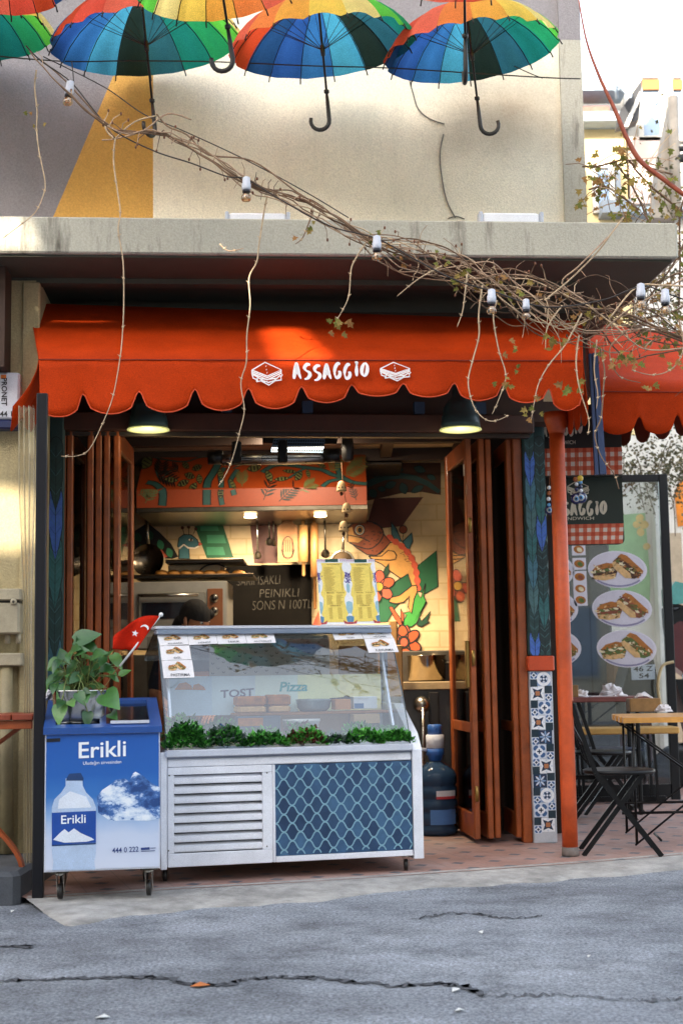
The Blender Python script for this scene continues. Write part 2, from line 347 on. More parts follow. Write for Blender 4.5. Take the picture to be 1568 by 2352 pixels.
# ================================================================ upper building
YB = math.atan(.079)
FB = Fr((0, 7.2), YB)          # frame of the slab and the painted facade
WD = 1.15                      # facade set back behind the slab front
def plaster(name, col, dirt=0., bump=.6, brown_patch=None):
    m, nt, b = newmat(name); co = N(nt, 'ShaderNodeTexCoord').outputs['Object']; c = lin(col)
    n1 = noise(nt, 1.1, 6, .65, co); n2 = noise(nt, 95, 4, .7, co)
    cs = ramp(nt, n1.outputs[0], [(.3, tuple(x*.9 for x in c)), (.7, tuple(min(1, x*1.05) for x in c))]).outputs[0]
    cs = mixc(nt, .8, cs, ramp(nt, n2.outputs[0], [(.3, (.72,)*3), (.68, (1.08,)*3)]).outputs[0], 'MULTIPLY')
    if dirt:
        mp = N(nt, 'ShaderNodeMapping'); mp.inputs['Scale'].default_value = (9, 9, 1.2); nt.links.new(co, mp.inputs[0])
        n3 = noise(nt, 1., 6, .7, mp.outputs[0]); sx = N(nt, 'ShaderNodeSeparateXYZ'); nt.links.new(co, sx.inputs[0])
        n4 = noise(nt, .8, 3, .5, co)
        k = ramp(nt, math_(nt, 'MULTIPLY', n3.outputs[0], math_(nt, 'ADD', n4.outputs[0], .45)), [(.5, (0,)*3), (.72, (dirt,)*3)]).outputs[0]
        cs = mixc(nt, k, cs, lin('5d574c'))
    if brown_patch:   # soft brown patch, strongest in the middle, with an uneven edge
        x0, z0, rx, rz = brown_patch; s2 = N(nt, 'ShaderNodeSeparateXYZ'); nt.links.new(co, s2.inputs[0]); n5 = noise(nt, 2.2, 5, .6, co)
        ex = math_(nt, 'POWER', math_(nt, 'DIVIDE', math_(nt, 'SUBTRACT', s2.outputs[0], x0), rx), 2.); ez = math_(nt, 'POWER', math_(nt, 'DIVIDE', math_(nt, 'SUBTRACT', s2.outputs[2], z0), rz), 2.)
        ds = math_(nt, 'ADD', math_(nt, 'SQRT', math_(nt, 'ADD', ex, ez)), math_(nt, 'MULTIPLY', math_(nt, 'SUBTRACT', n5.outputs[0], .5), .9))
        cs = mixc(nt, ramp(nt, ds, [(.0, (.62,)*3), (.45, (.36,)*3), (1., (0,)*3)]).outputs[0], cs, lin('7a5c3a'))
    nt.links.new(cs, b.inputs['Base Color']); b.inputs['Roughness'].default_value = .9
    bp = N(nt, 'ShaderNodeBump'); bp.inputs['Strength'].default_value = bump; bp.inputs['Distance'].default_value = .006
    nt.links.new(n2.outputs[0], bp.inputs['Height']); nt.links.new(bp.outputs[0], b.inputs['Normal']); return m
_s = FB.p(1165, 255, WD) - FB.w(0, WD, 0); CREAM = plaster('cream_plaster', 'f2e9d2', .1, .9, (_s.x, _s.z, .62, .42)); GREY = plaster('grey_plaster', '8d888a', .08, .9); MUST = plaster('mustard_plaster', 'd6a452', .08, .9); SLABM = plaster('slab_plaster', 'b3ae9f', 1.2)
SOF = M('soffit_dark', '4b4a3e', .8, var=.12, scale=3, bump=.3)  # darker tone than the rest of the slab
def building():
    zt = FB.uv(700, 503)[1]; zb = FB.uv(760, 591)[1]; sr = FB.uv(1556, 545)[0]
    root = thing('apartment_building', FB.w(0, WD, 0), 'cream apartment building with grey and mustard painted upper wall and a jutting concrete slab', 'building')
    g = lambda u, v: FB.p(u, v, WD)
    G = lambda s_, z: FB.w(s_, WD, z)
    mb = MB(); zt2 = zt - .02; ztop = 13.
    Ls = -16.; e = lambda u, v: FB.uv(u, v, WD)
    # boundary of grey and mustard, extended to the slab and to the top
    (a0, a1), (b0, b1) = e(275, 140), e(122, 500); k = (a0-b0)/(a1-b1); X = lambda z: a0+(z-a1)*k
    ym = e(352, 320)[0]; rs, rz = e(1336, 300)[0], e(1230, 95)[1]; gs = e(880, 60)[0]; zmeet = a1+(ym-a0)/k
    mb.poly([G(Ls, zt2), G(X(zt2), zt2), G(ym, zmeet), G(ym, ztop), G(Ls, ztop)], GREY)
    mb.poly([G(X(zt2), zt2), G(ym, zt2), G(ym, zmeet)], MUST)
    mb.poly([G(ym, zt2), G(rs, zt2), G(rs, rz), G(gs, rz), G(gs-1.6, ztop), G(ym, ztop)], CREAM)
    mb.poly([G(gs, rz), G(rs, rz), G(rs, ztop), G(gs-1.6, ztop)], GREY)
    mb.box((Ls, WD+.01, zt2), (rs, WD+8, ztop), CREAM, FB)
    mb.build('painted_wall', root)
    ps = e(1288, 300)[0]
    m2 = MB(); m2.box((ps, WD-.03, zt2), (rs+.004, WD+.2, rz), SLABM, FB); m2.box((ps, WD-.03, rz), (rs+.004, WD+.2, ztop), GREY, FB); m2.build('pilaster', root)
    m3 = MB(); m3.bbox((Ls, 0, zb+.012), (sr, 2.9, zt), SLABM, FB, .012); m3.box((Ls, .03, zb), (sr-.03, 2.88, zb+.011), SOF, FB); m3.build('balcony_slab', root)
    # front strip of the shop: fascia above the doors
    m4 = MB(); fas = M('dark_fascia', '3a2416', .7, var=.2)
    hz = FB.uv(700, 968, 1.1)[1]
    m4.box((Ls, 1.12, hz), (FB.uv(1345, 800, 1.1)[0], 1.3, zb), fas, FB); m4.build('fascia', root)
    k9 = MB(); k9.box((Ls, .2, FB.uv(10, 842, .2)[1]), (FB.uv(12, 700, .2)[0], .415, zb-.001), fas, FB); k9.build('shade_block', root)  # dark box added to stand for the deep shade under the slab
    # drip moulding under the slab
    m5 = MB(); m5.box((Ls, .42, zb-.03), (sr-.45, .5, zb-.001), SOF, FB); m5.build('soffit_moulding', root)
    return root, zb, zt
BLD, SLZB, SLZT = building()
def floodlights():
    wh = M('white_lamp_plastic', 'e9e9ee', .35, var=.05)
    for (u0, u1, lab) in ((517, 666, 'white tube light lying on the concrete slab below the mustard stripe side'), (1100, 1247, 'white tube light lying on the slab near the right wall corner')):
        t = thing('tube_light', FB.w(FB.uv((u0+u1)/2, 497, .5)[0], .5, SLZT), lab, 'light', 'tube lights on the slab')
        d = .3; a, z0 = FB.uv(u0, 505, d); b, z1 = FB.uv(u1, 489, d); z1 = max(z1, SLZT+.09)
        MB().bbox((a+.015, d, SLZT), (b-.015, d+.06, z1), wh, FB, .015).build('tube', t)
        for q in ((a, a+.02), (b-.02, b)): MB().bbox((q[0], d-.006, SLZT), (q[1], d+.066, z1+.006), M('lamp_cap', 'b9bdc9', .4), FB, .006).build('end_cap', t)
floodlights()
# ================================================================ awnings
AW = Mcloth('awning_canvas', 'b93807', .14, .75)
WHT = M('white_print', 'f2ecea', .6, var=.03)
def scallop(t):
    q = min(1, min(t, 1-t)/.15); q = q*q*(3-2*q); return q*(.42+.58*math.sin(math.pi*t)**.8)
def emblem(mb, T, mat, w, nrm):
    """sandwich drawing; T maps a 0..1 square (y down) to a surface point"""
    q = lambda pts: [T((x-180)/230, (y-150)/175) for x, y in pts]
    for pts in ([(180, 210), (280, 150), (403, 207), (298, 256), (180, 210)], [(180, 222), (298, 268), (403, 219)], [(186, 236), (298, 284), (403, 233)],
                [(180, 210), (181, 238), (190, 272), (213, 280), (216, 299), (250, 292), (310, 325), (358, 291), (405, 285), (400, 262), (413, 245), (403, 238), (403, 207)],
                [(190, 245), (222, 262), (222, 296)], [(222, 262), (262, 290), (310, 305), (350, 290), (398, 248)], [(262, 292), (280, 301), (295, 296), (305, 309), (320, 297), (335, 300), (352, 288)], [(240, 275), (300, 281), (365, 272)]):
        mb.line(q(pts), w, nrm, mat)
    for x, y in ((286, 178), (289, 205), (294, 228)): c = T((x-180)/230, (y-150)/175); mb.line([c, T((x-176)/230, (y-148)/175)], w*1.2, nrm, mat)
GLY = {'A': [[(.05, 1), (.12, .7), (.3, 0), (.36, 0), (.62, .55), (.95, 1)], [(.1, .68), (.5, .6), (.78, .66)]], 'S': [[(.85, .05), (.45, .02), (.12, .22), (.3, .42), (.7, .55), (.8, .75), (.5, .95), (.1, 1)]],
       'G': [[(.8, .08), (.5, .0), (.18, .3), (.12, .7), (.35, .98), (.7, .9), (.8, .62), (.55, .58)]], 'I': [[(.3, .06), (.52, .04), (.5, .5), (.55, 1)]], 'O': [[(.5, .02), (.18, .35), (.15, .75), (.45, 1), (.78, .75), (.82, .3), (.55, 0)]], }
def brush(mb, word, T, nrm, mat, w, seed=1):
    """brush lettering; T maps (0..1, 0..1) of the whole word, y down"""
    j = random.Random(seed); n = len(word); ad = [1 if c != 'I' else .7 for c in word]; tot = sum(ad); x = 0
    for c, a in zip(word, ad):
        dy = j.uniform(-.08, .08)
        for st in GLY[c]:
            P = cm([T((x+.08+px*a*.78)/tot, py+dy) for px, py in st], 5) if len(st) > 3 else [T((x+.08+px*a*.78)/tot, py+dy) for px, py in st]
            m = len(P); mb.line(P, [w*(.55+.75*abs(math.sin(2.1*i/m*math.pi+j.random()*.3)))*(1 if 0 < i < m-1 else .5) for i in range(m)], nrm, mat)
        x += a
def awning():
    seam = Pl(7.22, .079)
    root = thing('awning', seam(700, 826), 'orange scalloped awning with white sandwich lettering over the shop opening', 'awning')
    us = [90, 188, 317, 445, 568, 689, 804, 923, 1040, 1152, 1257, 1337]
    cv = [903, 905, 899, 894, 892, 888, 884, 881, 880, 882, 893, 893]
    bv = [957, 951, 947, 943, 939, 925, 910, 912, 920, 925, 943]
    su = lambda t: 90+t*(1337-90); sv = lambda u: 825+3*(u-90)/1247
    # canopy: from the soffit out to the seam, with a crease where the cassette ends
    bl = PY(68, 697, 7.77)+Vector((0, .16, .012)); br = PY(1335, 738, 7.92)+Vector((0, .16, .012))
    rows = [[], [], [], [], [], []]; n = 90
    for i in range(n+1):
        t = i/n; u = su(t); back = bl.lerp(br, t); top = back+Vector((0, -.16, -.012)); fr_ = seam(u, sv(u), .003*math.sin(u/55)*math.sin(u/23))
        rows[0].append(back+Vector((0, .06, -.03))); rows[1].append(back); rows[2].append(top)
        for k, w in ((3, .35), (4, .7)): rows[k].append(top.lerp(fr_, w)+Vector((0, 0, -.010*math.sin(w*3.14)-.003*math.sin(u/31+w*4))))
        rows[5].append(fr_)
    mb = MB(); mb.grid(rows, AW)
    # end cheeks (triangular sides)
    for t, uu in ((0, 90), (1, 1337)):
        a = bl.lerp(br, t); b = seam(uu, sv(uu)); top = a+Vector((0, -.16, -.012)); sag = Vector((0, .5*(a.y-b.y), -.02))
        mb.poly([a, top, b, b+Vector((0, .25, .02))], AW)
    mb.build('canopy', root, solid=.004)
    # valance: hangs from the seam, scalloped bottom, gentle billow
    cols = []
    for i in range(len(us)-1):
        m = 22
        for j in range(m+(i == len(us)-2)):
            t = j/m; u = us[i]+(us[i+1]-us[i])*t
            base = cv[i]+(cv[i+1]-cv[i])*t; vb = base+(bv[i]-base)*scallop(t)
            if i == 0 and t < .5: vb = 905+(bv[0]-905)*scallop(min(.5, t+.12))
            if i == len(us)-2 and t > .82: vb = vb + (t-.82)*60
            cols.append((u, vb))
    rows = []
    for k in range(7):
        w = k/6; row = []
        for u, vb in cols:
            b = .012*math.sin(u/48+.7)*w + .010*math.sin(u/19+1)*w*w + .012*w
            row.append(seam(u+w*3, sv(u)+(vb-sv(u))*w, b))
        rows.append(row)
    MB().grid(rows, AW).build('valance', root, solid=.003)
    # dark stitched seam and hem piping
    sm = M('seam_thread', '7a2207', .8, var=.1)
    MB().tube([seam(u, sv(u)+.5, .006+.003*math.sin(u/55)*math.sin(u/23)) for u in range(90, 1338, 9)], .0028, sm, 5).build('seam', root)
    MB().tube([seam(u+3, vb, .012*math.sin(u/48+.7)+.010*math.sin(u/19+1)+.012) for u, vb in cols], .0035, M('hem', 'c9481e', .8), 5).build('hem', root)
    # left side valance flaring outwards with its own scallops
    A = seam(90, 826); Bk = A+Vector((-.02, .66, .03)); rows = []
    for k in range(5):
        w = k/4; row = []
        for i in range(41):
            t = i/40; p = A.lerp(Bk, t); L = .30-.07*t+.12*(scallop((t*3) % 1)-.6); row.append(p+Vector((-.10*w*w-.03*w-.03*w*math.sin(t*9), 0, -L*w*1.05)))
        rows.append(row)
    MB().grid(rows, AW).build('side_valance', root, solid=.003)
    A = seam(1337, 828); Bk = A+Vector((0, .7, .05)); rows = []
    for k in range(5):
        w = k/4; rows.append([A.lerp(Bk, i/40)+Vector((.02*w, 0, -(.3+.09*(scallop((i/40*3) % 1)-.6))*w)) for i in range(41)])
    MB().grid(rows, AW).build('side_valance', root, solid=.003)
    # lettering and sandwich drawings
    c = crop(900, 1350, 800); P = lambda x, y: seam(*c(x, y), off=.034)
    mb = MB(); brush(mb, 'ASSAGGIO', lambda x, y: P(495+x*595, 285-38*x-118*(1-y)*(1-.12*x)+12*math.sin(x*3)), seam.n, WHT, .0145); mb.build('lettering', root)
    for x0, y0, w_, h_ in ((180, 150, 232, 176), (1170, 150, 230, 143)):
        mb = MB(); emblem(mb, lambda x, y: P(x0+x*w_, y0+y*h_), WHT, .0062, seam.n); mb.build('emblem', root)
    # folding arms and front bar under the cloth
    met = M('awning_arm', 'b06a3a', .5, var=.1)
    mb = MB(); mb.tube([seam(96, 838, -.03), seam(1332, 840, -.03)], .018, met, 10); mb.build('front_bar', root)
    for u in (300, 1010):
        f_ = seam(u, 842, -.05); b_ = FB.p(u+40, 800, 1.05); e_ = f_.lerp(b_, .5)+Vector((.28, 0, -.03))
        MB().tube([f_, e_, b_], .018, met, 8).build('folding_arm', root)
    return root
AWN = awning()
def awning2():
    seam = Pl(8.35, .05)
    root = thing('awning', seam(1480, 900), 'second orange scalloped awning at the right beyond the blue plank', 'awning')
    us = [1362, 1464, 1551, 1640, 1730, 1820]; cv = [955, 958, 953, 950, 948, 946]; bv = [1000, 998, 995, 992, 990]
    bl = PY(1345, 742, 9.6); br = PY(1830, 792, 9.9); n = 40; rows = [[] for _ in range(5)]
    for i in range(n+1):
        t = i/n; u = 1362+t*458; a = bl.lerp(br, t); b = seam(u, 898+4*t)
        for k in range(5): w = k/4; rows[k].append(a.lerp(b, w)+Vector((0, 0, -.03*math.sin(w*3.1)*(1+.2*math.sin(u/30)))))
    mb = MB(); mb.grid(rows, AW); mb.poly([bl, seam(1362, 898), seam(1362, 898)+Vector((0, 1.1, -.1))], AW); mb.build('canopy', root, solid=.004)
    cols = []
    for i in range(len(us)-1):
        for j in range(20+(i == len(us)-2)):
            t = j/20; base = cv[i]+(cv[i+1]-cv[i])*t; cols.append((us[i]+(us[i+1]-us[i])*t, base+(bv[i]-base)*scallop(t)))
    rows = [[seam(u+3*w, 898+4*(u-1362)/458+(vb-900)*w, .012*math.sin(u/37)*w+.012*w) for u, vb in cols] for w in (0, .25, .5, .75, 1)]
    MB().grid(rows, AW).build('valance', root, solid=.003)
    MB().tube([seam(u, 899+4*(u-1362)/458, .006) for u in range(1362, 1821, 12)], .0028, M('seam_thread', '7a2207'), 5).build('seam', root)
    # far side valance seen from inside: row of hanging tongues running back
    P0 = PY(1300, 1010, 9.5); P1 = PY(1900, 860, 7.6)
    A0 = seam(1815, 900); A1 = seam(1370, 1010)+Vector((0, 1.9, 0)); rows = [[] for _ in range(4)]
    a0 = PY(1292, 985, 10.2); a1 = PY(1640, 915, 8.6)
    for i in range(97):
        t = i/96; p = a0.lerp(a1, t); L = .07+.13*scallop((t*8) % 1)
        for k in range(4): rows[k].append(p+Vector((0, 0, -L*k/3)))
    MB().grid(rows, M('awning_shaded', '6a2408', .9)).build('side_valance', root, solid=.003)  # same canvas in a darker tone, for the shade inside the awning
    return root
awning2()
# ================================================================ umbrellas
PAN = ['de5542', 'e66c56', 'ec8848', 'efae4c', 'f2d05e', 'eede8e', '62c84a', '2a9a62', '1f7f74', '2f6878', '22332f', '4aa2c6', '346fae', '2b559c', '244a7c', 'c2482a']
UMB_M = [Mcloth('umbrella_cloth_%s' % c, c, .66, .7) for c in PAN]
BLK = M('black_metal', '1c1716', .4, .6, var=.1); BPL = M('black_plastic', '1a1614', .45, var=.15, scale=20)
def umbrella(label, rimc, rad, tilt, spin, shaft, hookrot, first=PAN, cols=None):
    """rimc: centre of the rim circle; tilt: (tx, ty) lean of the shaft; shaft: length from rim centre to handle tip"""
    root = thing('umbrella', rimc, label, 'umbrella', 'rainbow umbrellas hung over the street')
    ax = Vector((tilt[0], tilt[1], 1)).normalized(); a = Vector((1, 0, 0)); a = (a-ax*a.dot(ax)).normalized(); b = ax.cross(a)
    H = rad*.52; C = Vector(rimc); sag = lambda ph: 1-.05*abs(math.sin(8*ph))
    def pt(ph, w, dip=0): # w 0 apex, 1 rim
        th = w*1.12; r_ = rad*math.sin(th)/math.sin(1.12); h = H*(math.cos(th)-math.cos(1.12))/(1-math.cos(1.12))
        k = 1-.045*(1-abs(math.cos(8*ph)))*w*1.2-dip
        return C+(a*math.cos(ph)+b*math.sin(ph))*r_*k+ax*(h-.015*w*(1-abs(math.cos(8*ph))))
    mb = MB(); rows = []; seg = 6
    for i in range(9): rows.append([pt(2*math.pi*j/(16*seg)+spin, max(.02, i/8)) for j in range(16*seg+1)])
    mats = cols or UMB_M
    mb.grid(rows, mats[0], True, lambda i, j: mats[(j//seg) % 16]); mb.build('canopy', root)
    rb = MB()
    for k in range(16):
        ph = 2*math.pi*k/16+spin
        rb.tube([pt(ph, w/6, .012)-ax*.006 for w in range(7)], .0026, BLK, 5)
        rb.tube([pt(ph, .99), pt(ph, 1.0)-ax*.03+(a*math.cos(ph)+b*math.sin(ph))*.012], .004, BLK, 5)
    rb.build('ribs', root)
    sp = MB(); run = C+ax*(-.02)
    for k in range(16): ph = 2*math.pi*k/16+spin; sp.tube([run, pt(ph, .55, .02)], .0018, BLK, 4)
    sp.lathe([(.012, -.03), (.014, 0), (.011, .03)], run, BPL, 10, ax); sp.build('stretchers', root)
    st = MB(); tip = C-ax*shaft; st.tube([C+ax*(H+.06), tip+ax*.12], .0065, BLK, 8); st.build('shaft', root)
    hd = MB(); side = (a*math.cos(hookrot)+b*math.sin(hookrot)); r_ = .052; cc = tip+side*r_+ax*(r_*.9)
    path = [tip+ax*.2, tip+ax*.14, tip+ax*.09]+[cc-side*r_*math.cos(t)-ax*r_*math.sin(t) for t in [k*math.pi*1.12/10 for k in range(11)]]
    rr = [.008, .011, .012]+[.0125-.002*k/10 for k in range(11)]
    hd.tube(path, rr, BPL, 10); hd.lathe([(.009, .0), (.015, .004), (.015, .02), (.009, .024)], tip+ax*.195, BPL, 12, ax); hd.build('handle', root)
    return root
def umbrellas():
    def at(u, v, y): return PY(u, v, y)
    hs = UMB_M
    umbrella('rainbow umbrella rightmost in the hanging row, whole blue underside and hooked black handle below', at(1082, 118, 7.75), .505, (-.10, -.075), R(-162), .48, R(0))
    umbrella('rainbow umbrella third from the left, blue underside above the middle of the wall', at(740, 108, 7.65), .53, (-.08, -.10), R(-187), .46, R(180))
    umbrella('rainbow umbrella with coral top second from the left, its handle hanging before the mustard stripe', at(336, 98, 7.7), .545, (-.09, -.09), R(-130), .54, R(-120))
    umbrella('rainbow umbrella cut by the left picture edge with a yellow top', at(-98, 74, 7.6), .54, (-.02, -.13), R(-126), .45, R(180))
    umbrella('yellow and orange umbrella nearest the viewer, cut by the top edge above the coral one', at(508, -36, 6.55), .42, (-.14, -.06), R(16), .42, R(180))
    umbrella('umbrella with a red orange underside at the top edge above the rightmost one', at(1065, -78, 6.6), .47, (-.0, -.10), R(68), .55, R(90))
    umbrella('umbrella with a red orange rim peeking in at the top left corner', at(-40, -55, 6.5), .40, (.1, .0), R(60), .25, R(60))
umbrellas()
# ================================================================ shop shell, doors, posts, left side
SHY = math.atan(.12)
SD = Pl(8.25, .12)           # plane of the folding doors
WOOD = M('door_wood', '8e4416', .5, var=.35, scale=7, bump=.15, bscale=30, coat=.15)
WOODD = M('door_wood_dark', '3f2011', .5, var=.3, scale=6)
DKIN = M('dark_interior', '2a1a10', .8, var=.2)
YBK = 10.7
TANW = None
def brickwall(name, col, mort):
    m, nt, b = newmat(name); co = N(nt, 'ShaderNodeTexCoord').outputs['Object']
    mp = N(nt, 'ShaderNodeMapping'); mp.inputs['Rotation'].default_value = (R(90), 0, 0); nt.links.new(co, mp.inputs[0])
    bk = N(nt, 'ShaderNodeTexBrick'); nt.links.new(mp.outputs[0], bk.inputs['Vector']); c = lin(col)
    bk.inputs['Color1'].default_value = (*c, 1); bk.inputs['Color2'].default_value = (*[x*.86 for x in c], 1); bk.inputs['Mortar'].default_value = (*lin(mort), 1)
    bk.inputs['Scale'].default_value = 1; bk.inputs['Brick Width'].default_value = .24; bk.inputs['Row Height'].default_value = .12; bk.inputs['Mortar Size'].default_value = .006
    n = noise(nt, 5, 5, .6, co); cs = mixc(nt, 1., bk.outputs[0], ramp(nt, n.outputs[0], [(.3, (.8,)*3), (.7, (1.1,)*3)]).outputs[0], 'MULTIPLY')
    nt.links.new(cs, b.inputs['Base Color']); b.inputs['Roughness'].default_value = .55
    bp = N(nt, 'ShaderNodeBump'); bp.inputs['Strength'].default_value = .4; bp.inputs['Distance'].default_value = .006; bp.invert = True
    nt.links.new(bk.outputs['Fac'], bp.inputs['Height']); nt.links.new(bp.outputs[0], b.inputs['Normal']); return m
TANW = brickwall('painted_brick', 'dcc092', 'c8aa7a')
def shell():
    root = thing('shop_room', (0, 9.8, FZ), 'warm lit sandwich shop room with tan painted brick back wall and jungle mural', 'shop')
    zc = 2.72; xl, xr = -1.62, .80
    MB().box((xl-.1, YBK, FZ), (xr+.1, YBK+.12, zc), TANW).build('back_wall', root)
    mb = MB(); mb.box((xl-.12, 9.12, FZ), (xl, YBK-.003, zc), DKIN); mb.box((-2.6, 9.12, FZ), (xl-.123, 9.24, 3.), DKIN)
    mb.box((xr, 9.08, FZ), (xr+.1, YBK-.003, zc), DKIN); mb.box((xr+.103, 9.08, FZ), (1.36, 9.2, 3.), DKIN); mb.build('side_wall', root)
    MB().box((-2.6, 8.42, zc), (1.36, YBK+.12, zc+.1), M('room_ceiling', 'c9b08a', .8, var=.1)).build('ceiling', root)
    c6 = crop(1100, 1650, 900); bm_ = M('beam_brown', '2e1a0e', .6)
    mb = MB(); mb.box((xl, 9.3, zc-.09), (xr, 9.38, zc-.002), bm_); mb.box((xl, 10.1, zc-.09), (xr, 10.18, zc-.002), bm_)
    mb.box((.28, 9.0, zc-.07), (.36, YBK-.01, zc-.09-.003+.09), bm_); mb.build('ceiling_beam', root)
    a = PY(831, 1010, 10.3); b = PY(922, 1076, 10.3); MB().bbox((a.x, 10.1, b.z), (b.x, YBK-.01, zc-.1), M('cabinet_dark', '241a12', .5), None, .01).build('wall_cabinet', root)
    return root
SHELL = shell()
def header():
    t = thing('door_header', SD(660, 985), 'dark red wooden door head beam with track above the shop opening', 'door frame')
    f = Fr((0, 8.25), SHY); a = f.uv(140, 960)[0]; b = f.uv(1222, 960)[0]; z0 = f.uv(650, 993)[1]; z1 = f.uv(650, 952)[1]
    MB().bbox((a, -.04, z0), (b, .1, z1), WOODD, f, .008).build('beam', t)
    MB().box((a+.02, .0, z0-.025), (b-.02, .05, z0-.002), M('track', '3b3430', .4, .5), f).build('track', t)
    mb = MB()
    for u in (330, 520, 705, 960, 1100): s_ = f.uv(u, 970)[0]; mb.box((s_-.03, -.06, z1+.002), (s_+.03, .0, z1+.07), M('bracket_blue', '2b3f55', .5), f)
    mb.build('bracket', t)
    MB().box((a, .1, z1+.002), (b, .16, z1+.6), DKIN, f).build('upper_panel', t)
header()
DGL = Mglass('door_glass', (.62, .55, .48), .06, .04)
def leaf(root, p0, p1, zb, zt, depthface=.035):
    """one folded door leaf between two floor points"""
    d = (p1-p0); L = d.length; fr = Fr((p0.x, p0.y), math.atan2(d.y, d.x)); w = .075; th = depthface
    mb = MB(); mb.bbox((0, -th/2, zb), (w, th/2, zt), WOOD, fr, .006); mb.bbox((L-w, -th/2, zb), (L, th/2, zt), WOOD, fr, .006)
    mb.bbox((w+.001, -th/2+.002, zb), (L-w-.001, th/2-.002, zb+.14), WOOD, fr, .004); mb.bbox((w+.001, -th/2+.002, zt-.11), (L-w-.001, th/2-.002, zt), WOOD, fr, .004)
    mb.bbox((w+.001, -th/2+.003, zb+.62), (L-w-.001, th/2-.003, zb+.68), WOOD, fr, .004)
    lf = mb.build('door_leaf', root)
    m2 = MB(); m2.box((w-.004, -.003, zb+.142), (L-w+.004, .003, zb+.618), DGL, fr); m2.box((w-.004, -.003, zb+.682), (L-w+.004, .003, zt-.112), DGL, fr); m2.build('pane', lf)
    return lf, fr, L
def doors():
    zt = SD(660, 990).z
    def P(u, v): return PZ(u, v, FZ)
    t = thing('folding_door', P(1120, 1930), 'rust brown glazed folding doors stacked open on the right beside the tiled pillar', 'door')
    out = [(1084, 1942, 1042, 1912), (1116, 1941, 1066, 1908), (1137, 1939, 1096, 1904), (1190, 1935, 1150, 1900)]
    fls = []
    x0 = [1097, 1128, 1144, 1193]; xi = [1046, 1076, 1098, 1150]
    for k, (a, b) in enumerate(zip(x0, xi)):
        o = P(a, 1940-k*1.5); i = P(b, 1908); fls.append(leaf(t, i, o, FZ+.03, zt))
    lf, fr, L = fls[0]
    MB().bbox((L-.07, -.04, 1.02), (L-.02, -.0185, 1.3), M('brass', '9a7b43', .35, .8), fr, .004).build('handle', lf)
    hb = MB()
    for z in (.35, 1.15, 1.95): hb.tube([fr.w(L+.006, 0, z), fr.w(L+.006, 0, z+.09)], .011, M('brass', '9a7b43'), 8)
    hb.build('hinge', lf)
    zz = fr.uv(1054, 1090, -.02)
    a = SD(1053, 1056, .06); tg = M('tag_paper', 'd8d0c4', .7); MB().box((L-.06, -.0215, a.z-.05), (L-.035, -.0188, a.z+.02), tg, fr).build('tag', lf)
    pj = P(1213, 1936); f = Fr((pj.x, pj.y), SHY)
    MB().bbox((-.028, 0, FZ), (.028, .07, zt), WOOD, f, .006).build('jamb', t)
    # left stack
    t = thing('folding_door', PZ(220, 2010, FZ), 'rust brown glazed folding doors stacked open on the left behind the potted plant', 'door')
    f = Fr((0, 8.25), SHY)
    for u, inner in ((158, 190), (206, 236), (225, 252), (244, 268), (267, 301)):
        o = f.w(f.uv(u, 1500)[0], 0, 0); i = PY(inner, 1500, o.y+.68); i.z = 0; leaf(t, o, i, FZ+.03, zt)
    pj = f.w(f.uv(152, 1500)[0]-.02, 0, 0); MB().bbox((-.04, .0, FZ), (.012, .07, zt), WOOD, Fr((pj.x, pj.y), SHY), .006).build('jamb', t)
doors()
# ---- feather painted pillars
FEA = {k: M('feather_'+k, c, .6, var=.18, scale=25, bump=.2) for k, c in {'deep': '1d3c3c', 'teal': '2a5f60', 'slate': '3f6c7c', 'blue': '3f66b8', 'dark': '172c2c', 'grey': '46686a'}.items()}
LINE = M('feather_line', '12201f', .7); PALE = M('feather_pale', '4d7a80', .7)
def feather_face(mb, P, nrm, u0, u1, v0, v1, seq, seed):
    """rows of overlapping feather shapes; P(a, b) maps unit square to the face"""
    j = random.Random(seed); rows = 9
    mb_l = mb
    for r_ in range(rows, -1, -1):
        for c in range(2):
            cx = .27+.46*c; top = (r_+(.5 if c else 0))/rows; h = .17; w = .25
            if top > 1: continue
            key = seq[(r_*2+c) % len(seq)]; off = .0012+.0006*(rows-r_)
            pts = []
            for k in range(9): a = math.pi*k/8; pts.append((cx-w*math.cos(a), top+.03*(1-math.sin(a))))
            pts += [(cx+w, top+h*.55), (cx+w*.55, top+h*.8), (cx, top+h), (cx-w*.55, top+h*.8), (cx-w, top+h*.55)]
            pts = [(min(1, max(0, x)), min(1, y)) for x, y in pts]
            q = [P(x, y)+nrm*off for x, y in pts]
            mb.poly(q, FEA[key])
            mb.line([P(x, y)+nrm*(off+.0004) for x, y in pts+[pts[0]]], .004, nrm, LINE)
            mb.line([P(cx, min(1, top+.02))+nrm*(off+.0006), P(cx, min(1, top+h*.95))+nrm*(off+.0006)], .003, nrm, LINE)
            for k in range(7):
                y = top+.03+k*h/8
                if y+.02 > 1: break
                for sg in (-1, 1): mb.line([P(cx, y+.018)+nrm*(off+.0005), P(min(1, max(0, cx+sg*w*.8)), y)+nrm*(off+.0005)], .0016, nrm, PALE if (k+c) % 2 else LINE)
BLUEW = ['2e4a66', '5f7ea6', 'cfd6e2', '1f3450', '8ea6c4', 'e6e8ee', 'b5744e']
TW = {k: M('tile_'+k, c, .3, var=.12, scale=15) for k, c in {'navy': '1f3450', 'blue': '3d5f8e', 'pale': 'c9d2e0', 'white': 'e4e6ea', 'mid': '7f99bd', 'dark': '20333f', 'rust': 'b8794f'}.items()}
